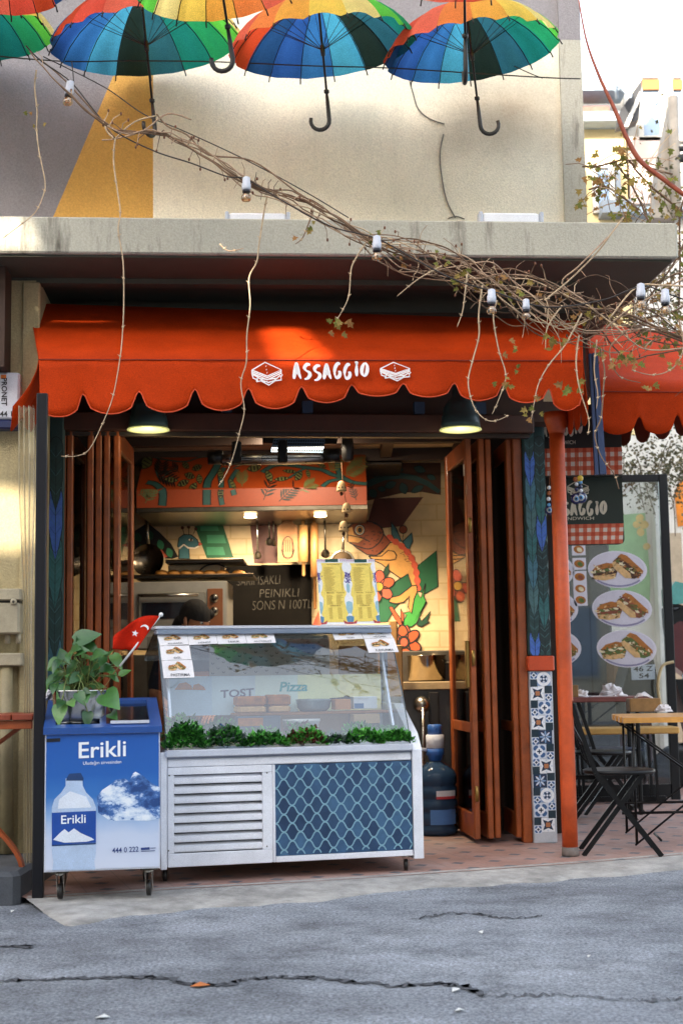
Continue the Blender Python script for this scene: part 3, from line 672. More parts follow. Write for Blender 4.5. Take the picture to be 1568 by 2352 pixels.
def tile_motif(mb, P, n, kind):
    """one square Mediterranean tile; P maps (-1..1)^2 (y down) to the surface"""
    q = lambda pts, o: [P(x, y)+n*o for x, y in pts]
    bg = {'ring': 'mid', 'star': 'white', 'cross': 'pale', 'burst': 'navy', 'plain': 'dark'}[kind]
    mb.poly(q([(-.97, -.97), (.97, -.97), (.97, .97), (-.97, .97)], .0006), TW[bg])
    rot = lambda pts, a: [(x*math.cos(a)-y*math.sin(a), x*math.sin(a)+y*math.cos(a)) for x, y in pts]
    if kind == 'ring':
        mb.line(q(ell(0, 0, .8, .8, 0, 24)+[(.8, 0)], .001), .018, n, TW['white'])
        for k in range(4): mb.poly(q(leafp(.34*math.cos(k*1.571+.785), .34*math.sin(k*1.571+.785), .62, .3, k*1.571+.785), .0012), TW['navy'])
        for k in range(4): mb.poly(q(ell(.42*math.cos(k*1.571), .42*math.sin(k*1.571), .13, .13, 0, 8), .0012), TW['white'])
        mb.poly(q(ell(0, 0, .14, .14, 0, 8), .0015), TW['white'])
    elif kind == 'star':
        mb.poly(q([(0, -.45), (.75, -.75), (.45, 0), (.75, .75), (0, .45), (-.75, .75), (-.45, 0), (-.75, -.75)], .001), TW['navy'])
        for k in range(4): mb.poly(q(ell(.2*math.cos(k*1.571+.785), .2*math.sin(k*1.571+.785), .2, .2, 0, 10), .0014), TW['rust'])
        for k in range(4): mb.poly(q(ell(.8*math.cos(k*1.571), .8*math.sin(k*1.571), .13, .13, 0, 8), .0012), TW['pale'])
    elif kind == 'cross':
        for k in range(4): mb.poly(q(ell(.72*math.cos(k*1.571+.785), .72*math.sin(k*1.571+.785), .3, .42, k*1.571+.785, 12), .001), TW['blue'])
        mb.poly(q(ell(0, 0, .55, .55, 0, 12), .0013), TW['white'])
        for k in range(2): mb.line(q([(-.32, 0), (.32, 0)] if k else [(0, -.32), (0, .32)], .0016), .008, n, TW['navy'])
    elif kind == 'burst':
        for k in range(8): mb.poly(q(leafp(.5*math.cos(k*.785), .5*math.sin(k*.785), .85, .26, k*.785), .001), TW['pale' if k % 2 else 'mid'])
        for k in range(4): mb.poly(q([(.95*math.cos(k*1.571+.785)*1.0, .95*math.sin(k*1.571+.785)), (.6*math.cos(k*1.571+.6), .75*math.sin(k*1.571+.6)), (.6*math.cos(k*1.571+.95), .75*math.sin(k*1.571+.95))], .0008), TW['rust'])
def pillars():
    # right pillar: feathers above, orange ledge, tiles below
    f = Fr((PZ(1253, 1936, FZ).x, PZ(1253, 1936, FZ).y), SHY); hw = .07; D_ = .30; zt = 2.62
    zl0 = f.uv(1236, 1541)[1]; zl1 = f.uv(1236, 1506)[1]
    t = thing('pillar', f.w(0, 0, FZ), 'slim pillar painted with teal and blue feathers above a blue and white tiled foot', 'pillar')
    MB().bbox((-hw, 0, zl1), (hw, D_, zt), FEA['deep'], f, .012).build('upper_post', t)
    fm = MB(); P = lambda a, b: f.w(-hw+.004+(2*hw-.008)*a, 0, zt-(zt-zl1)*b)
    feather_face(fm, P, -f.b, 0, 1, 0, 1, ['deep', 'dark', 'blue', 'deep', 'slate', 'teal', 'grey', 'blue', 'teal', 'dark', 'slate', 'deep', 'grey', 'teal'], 2)
    fm.build('feather_painting', t)
    MB().bbox((-hw-.012, -.02, zl0), (hw+.012, D_, zl1-.002), M('ledge_orange', 'b8431a', .45, var=.12), f, .008).build('ledge', t)
    MB().bbox((-hw, 0, FZ), (hw, D_-.01, zl0-.002), M('tile_grout', 'b9bcc4', .6), f, .004).build('tiled_foot', t)
    tm = MB(); n = -f.b; rows = 10; H = zl0-.004-FZ; big = H/rows
    ks = ['ring', 'star', 'cross', 'burst']; j = random.Random(4); z = zl0-.006
    k = 0; half = [('plain', 'star'), ('plain', 'cross')]
    T = lambda cx, cz, r_: (lambda x, y: f.w(cx+x*r_, 0, cz-y*r_))
    r1 = .042; r2 = .0245
    z = zl0-.006-r1; i = 0
    while z-r1 > FZ-.002+.0:
        kind = ['ring', 'star', 'cross', 'star', 'burst', 'cross', 'star', 'burst', 'ring', 'cross', 'star'][i % 11]
        left = i % 2 == 1
        cx = (-hw+r1+.004) if left else (hw-r1-.012)
        tile_motif(tm, T(cx, z, r1), n, kind)
        ox = (cx+r1+r2) if left else (cx-r1-r2)
        for q, kd in ((z+r2-.002, 'plain' if i % 3 else 'cross'), (z-r2-.001, 'cross' if i % 3 else 'plain')):
            w_ = min(r2, (hw-.002-abs(ox)) if False else r2)
            if abs(ox)+r2 <= hw+.012:
                oxx = max(-hw+r2+.001, min(hw-r2-.001, ox)); tile_motif(tm, T(oxx, q, r2*.96), n, kd)
        z -= 2*r1+.002; i += 1
    tm.build('tiles', t)
    # left pillar (feathers all the way down)
    f = Fr((0, 8.2), SHY); a = f.uv(102, 1400)[0]; b = f.uv(146, 1400)[0]
    t = thing('pillar', f.w((a+b)/2, 0, FZ), 'slim pillar painted with dark teal feathers behind the black pole on the left', 'pillar')
    MB().bbox((a-.06, .002, FZ), (b, .3, zt), FEA['deep'], f, .012).build('upper_post', t)
    fm = MB(); P = lambda x, y: f.w(a-.056+(b-a+.052)*x, 0.002, zt-(zt-FZ)*y)
    feather_face(fm, P, -f.b, 0, 1, 0, 1, ['dark', 'deep', 'deep', 'blue', 'grey', 'teal', 'slate', 'deep', 'dark', 'slate', 'teal', 'grey'], 5); fm.build('feather_painting', t)
pillars()
# ---- posts, left wall and the things on it
def posts():
    om = M('post_orange', 'bc4a18', .5, var=.3, scale=6, bump=.12, bscale=40, dirt=.25)
    b = PZ(1309, 1966, FZ); p = [b, b+Vector((0, 0, 2.55))]
    t = thing('awning_post', b, 'round orange post carrying the awning in front of the bistro chairs', 'post')
    MB().lathe([(.0435, 0), (.0435, .3), (.0425, 1.2), (.043, 2.45)], b, om, 20).build('shaft', t)
    MB().lathe([(.046, 0), (.048, .012), (.045, .05)], b, M('post_foot', '6d625c', .7, var=.3, scale=20), 20).build('foot', t)
    MB().lathe([(.044, 2.35), (.07, 2.43), (.07, 2.47)], b, om, 16).build('bracket', t)
    bk = M('pole_black', '15151c', .35, .3, var=.15)
    b = PZ(88, 2060, FZ); b.z = RZ
    t = thing('corner_pole', b, 'black square pole standing at the left end of the shop floor', 'pole')
    h = PY(96, 905, b.y).z; MB().bbox((-.026, -.026, 0.), (.026, .026, h), bk, Fr((b.x, b.y), .1), .004).build('shaft', t)
    MB().bbox((-.05, -.05, -.018), (.05, .05, -.001), bk, Fr((b.x, b.y), .1), .004).build('foot_plate', t)
posts()
def leftside():
    wl = Fr((0, 7.62), YB)   # left party wall plane
    pl = plaster('old_cream_plaster', 'b5a47c', .5, .8)
    a = wl.uv(-240, 1500)[0]; b = wl.uv(84, 1500)[0]
    t = thing('side_wall', wl.w(a+.5, 0, 0), 'stained cream plaster wall left of the shop with a meter box', 'wall')
    MB().bbox((a-2, 0, 0), (b, .5, SLZB-.004), pl, wl, .02).build('masonry', t)
    # vertical trim pilaster
    MB().bbox((wl.uv(44, 1500)[0], -.02, 0), (b+.004, -.001, SLZB-.03), pl, wl, .01).build('trim', t)
    # gathered clear vinyl curtain tied by the pole
    vm, nt, bs = newmat('clear_vinyl'); bs.inputs['Base Color'].default_value = (*lin('d8cdb0'), 1); bs.inputs['Roughness'].default_value = .12; bs.inputs['Transmission Weight'].default_value = .0; bs.inputs['Alpha'].default_value = .42
    z1 = PY(70, 935, 7.1).z; z0 = PY(70, 1990, 7.1).z; rows = []
    for i in range(31):
        w = i/30; v = 935+(1990-935)*w; half = 20 if w < .2 else 20-11*math.sin(min(1, (w-.2)/.35)*1.57) if w < .55 else 9+7*(w-.55)
        cx = 62+7*w; row = []
        for k in range(61):
            s_ = k/60*2-1; p = PY(cx+s_*half, v, 7.1); row.append(Vector((p.x, 7.1+.035*math.sin(s_*11+w*2)*(half/20+.35), z1+(z0-z1)*w)))
        rows.append(row)
    tag(MB().grid(rows, vm).build('vinyl_curtain'), 'clear vinyl weather curtain gathered in folds beside the black pole', 'curtain')
    # alarm siren box
    wb = M('siren_white', 'c9ced6', .4, var=.08); nb = M('siren_navy', '1b2752', .4); K = M('black_print', '14161c', .6, var=0)
    q = lambda u, v, d=-.10: wl.p(u, v, d)
    x0 = wl.uv(-60, 900, -.1)[0]; x1 = wl.uv(46, 900, -.1)[0]; zt = wl.uv(20, 855, -.1)[1]; zb = wl.uv(20, 962, -.1)[1]; zz = wl.uv(20, 984, -.1)[1]
    t = thing('alarm_siren', q(0, 984), 'white alarm siren box with navy bottom and vertical lettering on the cream wall', 'alarm box')
    MB().bbox((x0, -.1, zb), (x1, -.001, zt), wb, wl, .012).build('case', t); MB().bbox((x0+.004, -.095, zz), (x1-.004, -.004, zb-.002), nb, wl, .012).build('light_band', t)
    mb = MB(); textmesh(mb, 'PRONET', q(4, 868, -.1025), q(4, 932, -.1025), q(17, 868, -.1025), K, bold=.02)
    mb.build('lettering', t); mb = MB(); textmesh(mb, '444 1 5', q(-8, 957, -.1025), q(44, 957, -.1025), q(-8, 944, -.1025), K, bold=.02)
    mb.box((wl.uv(3, 870, -.1)[0], -.1025, wl.uv(3, 870, -.1)[1]), (wl.uv(15, 862, -.1)[0], -.1005, wl.uv(3, 861, -.1)[1]), M('logo_orange', 'd9772a', .6), wl); mb.build('lettering', t)
    # meter box
    mg = M('meter_cream', 'a89d84', .6, var=.18, scale=12, dirt=.3); mk = M('meter_dark', '3a3328', .6)
    x0 = wl.uv(-70, 1400, -.14)[0]; x1 = wl.uv(46, 1400, -.14)[0]; z1 = wl.uv(20, 1352, -.14)[1]; z0 = wl.uv(20, 1456, -.14)[1]
    t = thing('meter_box', wl.w((x0+x1)/2, -.07, z0), 'dented cream utility meter box with round lock on the side wall', 'meter box')
    zs = z1-.06
    MB().bbox((x0, -.14, z0), (x1, -.001, zs-.012), mg, wl, .012).build('case', t); MB().bbox((x0-.004, -.15, zs), (x1+.006, -.001, z1), mg, wl, .008).build('lid', t)
    MB().box((x0+.01, -.12, zs-.011), (x1-.004, -.01, zs-.001), mk, wl).build('gap', t)
    c = wl.p(32, 1382, -.142); mb = MB(); mb.lathe([(.017, 0), (.017, .008), (.008, .010)], c, mg, 16, -wl.b); mb.lathe([(.007, 0), (.006, .0015)], c-wl.b*.0102, mk, 10, -wl.b); mb.build('lock', t)
    mb = MB()
    for u in (18, 46-3): mb.tube([wl.p(u, 1455, -.08), wl.p(u, 1478, -.08)], .014, mg, 10)
    mb.build('pipe_stub', t)
    mb = MB()
    for u, r_ in ((14, .035), (-16, .03)): mb.tube([wl.p(u, 1500, -.05), wl.p(u+2, 1960, -.05)], r_, M('pipe_cream', '9c8e6c', .6, var=.2, dirt=.4), 12)
    tag(mb.build('drain_pipe'), 'pair of cream painted pipes running down the wall beneath the meter box', 'pipe')
    MB().bbox((x0, -.1, wl.uv(20, 1530, -.1)[1]), (x1+.01, -.001, wl.uv(20, 1500, -.1)[1]), mg, wl, .01).build('lower_case', t)
    # wall table
    tw = M('table_red_wood', '8a3d26', .45, var=.3, scale=8, bump=.15, bscale=30); fo = M('table_iron', '9c4a1e', .5, var=.25)
    f = Fr((PY(78, 1640, 6.85).x, 6.85), YB); zt = f.uv(40, 1641, 0)[1]
    t = thing('wall_table', f.w(-.3, .2, zt), 'small red slatted wood table on curved orange legs cut by the left edge', 'table')
    for k in range(7):
        x = -.105*(k+1); MB().bbox((x+.003, 0, zt-.028), (x+.102, .42, zt), tw, f, .005).build('slat', t)
    MB().bbox((-.75, .02, zt-.07), (-.01, .06, zt-.03), fo, f, .004).build('apron', t)
    mb = MB(); fl = f.w(-.02, .1, .06); pts = [f.w(-.62, .1, zt-.07), f.w(-.45, .1, zt-.28), f.w(-.2, .1, .62-.2), f.w(-.07, .1, .25), f.w(-.035, .1, .03)]
    for a_, b_ in zip(cm(pts, 5)[:-1], cm(pts, 5)[1:]): mb.bar(a_, b_, .018, .045, fo, (0, 1, 0))
    mb.build('leg', t)
    mb = MB(); mb.bar(f.w(-.05, .3, zt-.03), f.w(-.42, .38, .95-.3), .018, .04, fo, (0, 1, 0)); mb.build('brace', t)
    # concrete step at the wall foot
    cs = M('step_concrete', '55585e', .9, var=.25, scale=4, bump=.6, dirt=.4)
    x1 = PY(72, 1990, 7.0).x
    tag(MB().bbox((x1-1.2, 6.75, RZ-.02), (x1, 7.6, .22), cs, None, .03).build('concrete_step'), 'rough grey concrete step at the foot of the cream wall', 'step')
leftside()
# ================================================================ inside the shop
class PN:
    def __init__(s, p, n): s.p, s.n = Vector(p), Vector(n).normalized(); s.n = -s.n if s.n.y > 0 else s.n
    def __call__(s, u, v, off=0.0): r = ray(u, v); return EYE + r*(((s.p+s.n*off)-EYE).dot(s.n)/r.dot(s.n))
c5 = crop(400, 1650, 1000); c6 = crop(1100, 1650, 900); c8 = crop(850, 1700, 650); c9 = crop(1500, 2400, 400, 990)
PT = lambda n, c: M('paint_'+n, c, .55, var=.14, scale=12)
MUR = {k: PT(k, c) for k, c in {'rust': '8a3f1a', 'tan': 'd69a50', 'redor': 'c4552a', 'black': '17130f', 'teal': '3f6f78', 'dteal': '244a48', 'green': '175c38', 'dgreen': '12442c', 'leaf': '3f9a3f', 'maroon': '5a2618', 'white': 'e3dccb', 'coral': 'd2583c', 'yellow': 'd9a437', 'olive': '5d6038', 'brown': '4c2a14', 'lgreen': '3b8a62'}.items()}
STEEL = M('steel', 'b5b1a8', .28, 1., var=.12, scale=14); STEELD = M('steel_dark', '5f5a52', .35, 1., var=.2, scale=14)
PINE = M('light_wood', 'b98a54', .55, var=.22, scale=9, bump=.1); PINED = M('mid_wood', '8f6136', .55, var=.25, scale=9)
def mural():
    W = Pl(YBK); n = W.n
    root = thing('wall_mural', W(900, 1560, .004), 'jungle wall painting of an orange chameleon, a teal bird and flowers on tan brick', 'mural')
    def P(c, pts, off): return [W(*c(x, y), off) for x, y in pts]
    def fill(mb, c, pts, col, off, outline=None): mb.poly(P(c, pts, off), MUR[col]); (mb.line(P(c, list(pts)+[pts[0]], off+.0008), outline, n, MUR['black']) if outline else None)
    # stripes and the dim painted arch
    mb = MB()
    fill(mb, c5, [(513, 500), (700, 500), (815, 855), (650, 858)], 'green', .002)
    for k in range(4):
        y = 640+k*75; x0 = 560+k*20; fill(mb, c5, [(x0+48, y), (x0+150, y), (x0+165, y+50), (x0+52, y+50)] if k % 2 == 0 else [(x0+70, y), (x0+175, y), (x0+190, y+52), (x0+72, y+52)], 'lgreen', .003)
    fill(mb, c5, [(900, 500), (1070, 500), (1095, 890), (942, 890)], 'maroon', .002)
    fill(mb, c6, [(650, 545), (985, 535), (840, 735), (590, 760)], 'maroon', .002)
    fill(mb, c6, [(560, 300), (1105, 300), (1105, 520), (1060, 515), (980, 500), (850, 505), (700, 540), (600, 560)], 'brown', .003)
    mb.line(P(c6, [(x, y) for x, y in ((560, 470), (640, 430), (720, 400), (830, 388), (930, 405), (1020, 445), (1095, 500))], .005), [.05, .05, .045, .045, .04, .04, .03], n, MUR['dteal'])
    for x, y, L, w, a in ((760, 452, 90, 50, -.4), (850, 475, 85, 60, 1.2), (945, 480, 100, 45, -.5), (660, 370, 110, 60, .3), (810, 345, 80, 45, .1), (960, 345, 90, 50, .3), (640, 510, 70, 60, .9), (700, 480, 60, 40, .2), (1040, 400, 70, 40, .4)): fill(mb, c6, leafp(x, y, L, w, a), 'dteal', .0055, .004)
    fill(mb, c5, [(285, 640), (360, 700), (430, 770), (474, 850), (440, 862), (205, 862), (205, 690)], 'black', .002)
    for x, y in ((228, 730), (300, 715), (365, 775), (420, 825), (250, 800), (330, 830)): fill(mb, c5, leafp(x, y, 70, 46, 1.2), 'lgreen' if x > 300 else 'dgreen', .003, .004)
    fill(mb, c5, [(365, 800), (410, 850), (370, 862)], 'coral', .003)
    mb.build('painted_ground', root)
    # bird
    mb = MB(); fill(mb, c5, [(478, 862), (480, 800), (505, 778), (540, 800), (545, 862)], 'teal', .004, .006)
    fill(mb, c5, [(470, 785), (478, 735), (508, 712), (555, 715), (592, 745), (602, 775), (575, 795), (535, 792), (508, 768), (480, 795)], 'teal', .005, .007)
    mb.line(P(c5, [(478, 800), (508, 775), (535, 795), (575, 798), (600, 785)], .0065), .012, n, MUR['white'])
    fill(mb, c5, [(600, 760), (626, 771), (600, 784)], 'coral', .006, .003); fill(mb, c5, leafp(551, 746, 34, 18, .1), 'white', .007, .004); fill(mb, c5, ell(553, 746, 7, 7), 'black', .008)
    for x, y, xb in ((500, 671, 510), (538, 666, 540), (583, 678, 566)): mb.line(P(c5, [(xb, 712), (x, y)], .005), .005, n, MUR['black']); fill(mb, c5, ell(x, y, 9, 9), 'maroon', .006, .003)
    mb.build('painted_bird', root)
    # chameleon
    mb = MB()
    fill(mb, c6, [(740, 850), (800, 840), (850, 885), (905, 945), (938, 1020), (950, 1100), (942, 1180), (905, 1140), (880, 1062), (830, 1092), (760, 1045), (700, 995), (625, 960), (610, 940), (690, 925), (720, 885)], 'tan', .006, .008)
    sp = [(735, 800), (775, 830), (815, 855), (855, 890), (890, 930), (915, 975), (932, 1025), (940, 1075), (945, 1130), (948, 1178)]
    mb.line(P(c6, cmp2(sp), .0075), [.02+.03*abs(math.sin(i*.62)) for i in range(len(cmp2(sp)))], n, MUR['coral'])
    fill(mb, c6, [(466, 748), (495, 722), (540, 705), (600, 698), (660, 714), (702, 745), (714, 790), (760, 845), (722, 890), (665, 935), (600, 930), (530, 885), (490, 850), (466, 840)], 'rust', .008, .008)
    fill(mb, c6, [(466, 748), (500, 738), (512, 790), (580, 820), (540, 850), (470, 842)], 'tan', .009, .004)
    mb.line(P(c6, cmp2([(467, 795), (520, 805), (580, 822), (620, 842)]), .0105), .007, n, MUR['black']); mb.line(P(c6, cmp2([(480, 850), (550, 878), (620, 890), (680, 850), (712, 790), (690, 738), (640, 712)]), .0105), .009, n, MUR['black'])
    fill(mb, c6, ell(549, 760, 34, 36), 'white', .010, .007); fill(mb, c6, ell(549, 760, 24, 26), 'tan', .0115, .004); fill(mb, c6, ell(551, 762, 15, 18), 'black', .0125)
    j = random.Random(9)
    for k in range(34):
        x, y = j.uniform(560, 700), j.uniform(770, 915); mb.line(P(c6, [(x, y), (x+14, y+j.uniform(-8, 8))], .0095), .004, n, MUR['black'])
    for k in range(26):
        x, y = j.uniform(730, 900), j.uniform(900, 1050)
        if y < 820+(900-x)*-.2+ (x-730)*.9+40: mb.line(P(c6, [(x, y), (x+12, y+5)], .008), .004, n, MUR['maroon'])
    fill(mb, c6, [(612, 942), (700, 940), (745, 900), (785, 908), (802, 935), (795, 962), (760, 968), (700, 966), (640, 962)], 'tan', .010, .008)
    fill(mb, c6, [(940, 1140), (905, 1145), (862, 1180), (822, 1210), (762, 1225), (752, 1255), (800, 1267), (852, 1256), (890, 1212), (882, 1290), (905, 1335), (922, 1235), (945, 1180)], 'tan', .009, .008)
    mb.build('painted_chameleon', root)
    # plants and flowers
    mb = MB()
    for k, (pts, col) in enumerate([([(810, 1105), (900, 1045), (1075, 903), (1086, 1150), (1000, 1198), (950, 1182), (850, 1232), (790, 1300), (740, 1390), (670, 1395), (690, 1200), (760, 1150)], 'green'), ([(765, 705), (800, 750), (838, 842), (792, 832), (768, 790)], 'teal'), ([(842, 842), (908, 778), (912, 840), (884, 898)], 'teal'),
                    ([(705, 1075), (720, 1030), (748, 990), (752, 1050), (722, 1105)], 'dgreen'), ([(1000, 1128), (988, 1215), (1008, 1260), (984, 1300), (962, 1330), (1005, 1250), (940, 1398), (905, 1425), (828, 1420), (872, 1345), (850, 1330), (902, 1318), (918, 1240), (942, 1185), (968, 1230)], 'leaf'), ([(940, 1412), (962, 1362), (975, 1385), (1036, 1318), (1012, 1388), (1030, 1390), (972, 1424)], 'dgreen')]):
        fill(mb, c6, pts, col, .004+.001*k if k else .0035, .007)
    fill(mb, c6, ell(847, 758, 27, 27), 'rust', .009, .006); mb.line(P(c6, [(848, 785), (842, 842)], .008), .005, n, MUR['black'])
    for a, col in ((-1.5, 'coral'), (-.4, 'redor'), (.7, 'coral'), (1.8, 'redor'), (2.9, 'coral')): fill(mb, c6, ell(680+62*math.cos(a), 1150+62*math.sin(a), 52, 36, a), col, .012, .008)
    fill(mb, c6, ell(680, 1150, 32, 32), 'yellow', .0135, .009)
    for a in range(6): q = a*1.047+.4; fill(mb, c9, ell(222+92*math.cos(q), 318+85*math.sin(q), 85, 50, q), 'redor', .012+.0003*a, .012)
    fill(mb, c9, ell(222, 318, 48, 52), 'coral', .0145, .02); fill(mb, c9, [(215, 230), (225, 165), (255, 150), (280, 200), (270, 240)], 'coral', .011, .01)
    for pts in ([(750, 1290), (770, 1285), (850, 1400), (830, 1425), (790, 1370)], [(830, 1300), (850, 1340), (850, 1420), (835, 1400)]): fill(mb, c6, pts, 'redor', .0125, .006)
    fill(mb, c5, [(1300, 1275), (1340, 1180), (1355, 1275)], 'coral', .003)
    mb.build('painted_plants', root)
def cmp2(pts, n=5): return [(p.x, p.y) for p in cm([(x, y, 0) for x, y in pts], n)]
mural()
def hood():
    yf = 9.75; pb = Pl(yf); x0 = pb(314, 1150).x; x1 = pb(842, 1150).x; zb = pb(560, 1163).z; zm = pb(560, 1122).z; zt = 2.69; yt = 10.12
    om = M('hood_orange', '85330c', .5, var=.1, scale=6)
    t = thing('extractor_hood', (-.7, 10.2, zb), 'orange kitchen extractor hood painted with dark vines and leaves', 'hood')
    mb = MB(); prof = [(yf, zb), (yf, zm), (yt, zt), (YBK-.02, zt), (YBK-.02, zb)]
    mb.slab([(x0, y, z) for y, z in prof], (x1-x0, 0, 0), om); mb.build('shell', t)
    MB().bbox((x0-.004, yf-.012, zb-.035), (x1+.01, YBK-.03, zb-.001), STEELD, None, .006).build('rim', t)
    up = PN((0, yf, zm), Vector((0, -(zt-zm), (yt-yf)))); lo = pb
    vs = lambda v: v < 1122.5
    def P(c, x, y, off=.002): u, v = c(x, y); return (up if vs(v) else lo)(u, v, off)
    LF = MUR['olive']; LB = MUR['dteal']; K = MUR['black']; mb = MB()
    def stroke(c, pts, w, mat, off=.002):
        Q = cmp2(pts, 6)
        for seg in (lambda v: v < 1122.5, lambda v: v >= 1122.5):
            run = []
            for x, y in Q+[(None, None)]:
                if x is not None and seg(c(x, y)[1]): run.append((x, y))
                else:
                    if len(run) > 1: mb.line([P(c, a, b, off) for a, b in run], w, up.n if seg(0) else lo.n, mat)
                    run = []
    def lf(c, x, y, L, w, a, mat=LF):
        for grow, m_, off in ((1.18, K, .0024), (1., mat, .0032)):
            pts = leafp(x, y, L*grow, w*grow, a)
            v0 = vs(c(x, y)[1]); pl = up if v0 else lo
            q = [c(px, py) for px, py in pts]; q = [(u, min(v, 1122) if v0 else max(v, 1123)) for u, v in q]
            mb.poly([pl(u, v, off) for u, v in q], m_)
        for k in (-.25, 0, .25):
            cx, cy = x+k*L*math.cos(a), y+k*L*math.sin(a); ww = w*.36
            if vs(c(cx, cy)[1]) == v0: mb.line([pl(*c(cx-ww*math.sin(a), cy+ww*math.cos(a)), .004), pl(*c(cx+ww*math.sin(a), cy-ww*math.cos(a)), .004)], .012, pl.n, K)
    # branches
    for c, pts, w in ((c8, [(440, 385), (490, 350), (560, 318), (700, 318), (860, 340), (1000, 360), (1100, 405), (1200, 435), (1300, 480), (1430, 495)], .035), (c8, [(1160, 250), (1155, 330), (1170, 400), (1200, 440), (1080, 470), (1010, 520)], .03), (c8, [(860, 345), (800, 370), (740, 410), (690, 440)], .016), (c8, [(160, 350), (230, 318), (330, 300)], .012),
                      (c5, [(650, 530), (650, 460), (655, 390), (690, 330), (720, 270), (700, 230)], .045), (c5, [(745, 530), (735, 470), (740, 400), (735, 340), (760, 300)], .03), (c5, [(820, 470), (800, 400), (800, 370), (840, 310)], .03), (c5, [(375, 535), (380, 470), (370, 435), (330, 400), (280, 390)], .045),
                      (c5, [(215, 190), (300, 230), (420, 255), (520, 262), (620, 235), (720, 240)], .014), (c5, [(330, 300), (360, 370), (410, 330), (470, 300)], .008)):
        stroke(c, pts, w*1.35, K, .0016); stroke(c, pts, w, LB, .0022)
    for c, x, y, L, w, a in ((c8, 365, 345, 125, 62, -.15), (c8, 505, 420, 110, 58, 1.1), (c8, 700, 375, 120, 34, .1), (c8, 625, 447, 130, 38, -.1), (c8, 785, 420, 95, 58, -.9), (c8, 875, 395, 80, 36, 1.3), (c8, 45, 400, 95, 50, 1.4), (c8, 1000, 315, 90, 40, .5), (c8, 45, 585, 90, 52, 1.5), (c8, 160, 500, 120, 40, 1.1),
                             (c5, 505, 395, 70, 36, -.4), (c5, 545, 350, 60, 38, .3), (c5, 605, 370, 55, 34, 1.4), (c5, 430, 375, 80, 30, .1), (c5, 565, 425, 70, 40, -1.), (c5, 280, 265, 90, 60, -1.), (c5, 520, 285, 50, 34, .8), (c5, 590, 300, 60, 36, -.4)):
        lf(c, x, y, L, w, a)
    def fern(c, x, y, L, a, n, l, mat=K):
        e = (x+L*math.cos(a), y+L*math.sin(a)); stroke(c, [(x, y), ((x+e[0])/2, (y+e[1])/2), e], .006, mat)
        for k in range(n):
            t = (k+1)/(n+.5); px, py = x+L*t*math.cos(a), y+L*t*math.sin(a); ll = l*(1.15-.6*abs(t-.4))
            for sg in (-1, 1):
                pts = leafp(px+ll*.5*math.cos(a+sg*.85), py+ll*.5*math.sin(a+sg*.85), ll, ll*.2, a+sg*.85, 4); v0 = vs(c(px, py)[1]); pl = up if v0 else lo
                q = [c(*p_) for p_ in pts]; mb.poly([pl(u, min(v, 1122) if v0 else max(v, 1123), .0027+.0002*(k % 3)) for u, v in q], mat)
    for c, x, y, L, a, n, l in ((c8, 600, 660, 200, -.75, 6, 95), (c8, 800, 560, 150, -.5, 7, 80), (c8, 1330, 650, 160, -1.9, 6, 52), (c8, 1220, 420, 200, -.6, 7, 95), (c8, 1250, 300, 170, -.2, 6, 60), (c8, 250, 520, 130, -1.6, 5, 80), (c5, 330, 330, 130, .4, 6, 60), (c5, 225, 470, 110, -.35, 6, 52), (c5, 360, 360, 90, -1.4, 5, 60), (c5, 270, 520, 90, -1.1, 4, 55), (c5, 480, 330, 60, -2.4, 4, 40), (c5, 1000, 500, 120, -1.2, 4, 60), (c5, 1400, 330, 110, -.9, 5, 55)):
        fern(c, x, y, L, a, n, l, MUR['olive'] if (x+y) % 3 else K)
    mb.build('leaf_painting', t)
    # lit hood lamps
    gl = M('lit_lamp', 'fff0d0', .4, var=0, emit='ffdca0', est=4.)
    for u in (575, 735):
        p = PY(u, 1160, 9.98); c = Vector((p.x, 9.98, zb-.04)); k = MB(); k.lathe([(.04, 0), (.045, -.012), (.0, -.02)], c, gl, 14); k.build('hood_lamp', t)
        L = bpy.data.lights.new('hood_light', 'SPOT'); L.energy = 14*LK; L.color = (1, .8, .55); L.spot_size = R(150); L.spot_blend = .6; L.shadow_soft_size = .05
        o = bpy.data.objects.new('hood_light', L); COL.objects.link(o); o.location = c+Vector((0, .02, -.04)); o.rotation_euler = (R(22), 0, 0)
    return zb
LK = 1.0
HZB = hood()
def lamp(kind, name, loc, rot, e, col, size, spot=None):
    L = bpy.data.lights.new(name, kind); L.energy = e*LK; L.color = col
    if kind == 'AREA': L.size = size
    else: L.shadow_soft_size = size
    if kind == 'SPOT': L.spot_size = R(spot); L.spot_blend = .7
    o = bpy.data.objects.new(name, L); COL.objects.link(o); o.location = loc; o.rotation_euler = rot; return o
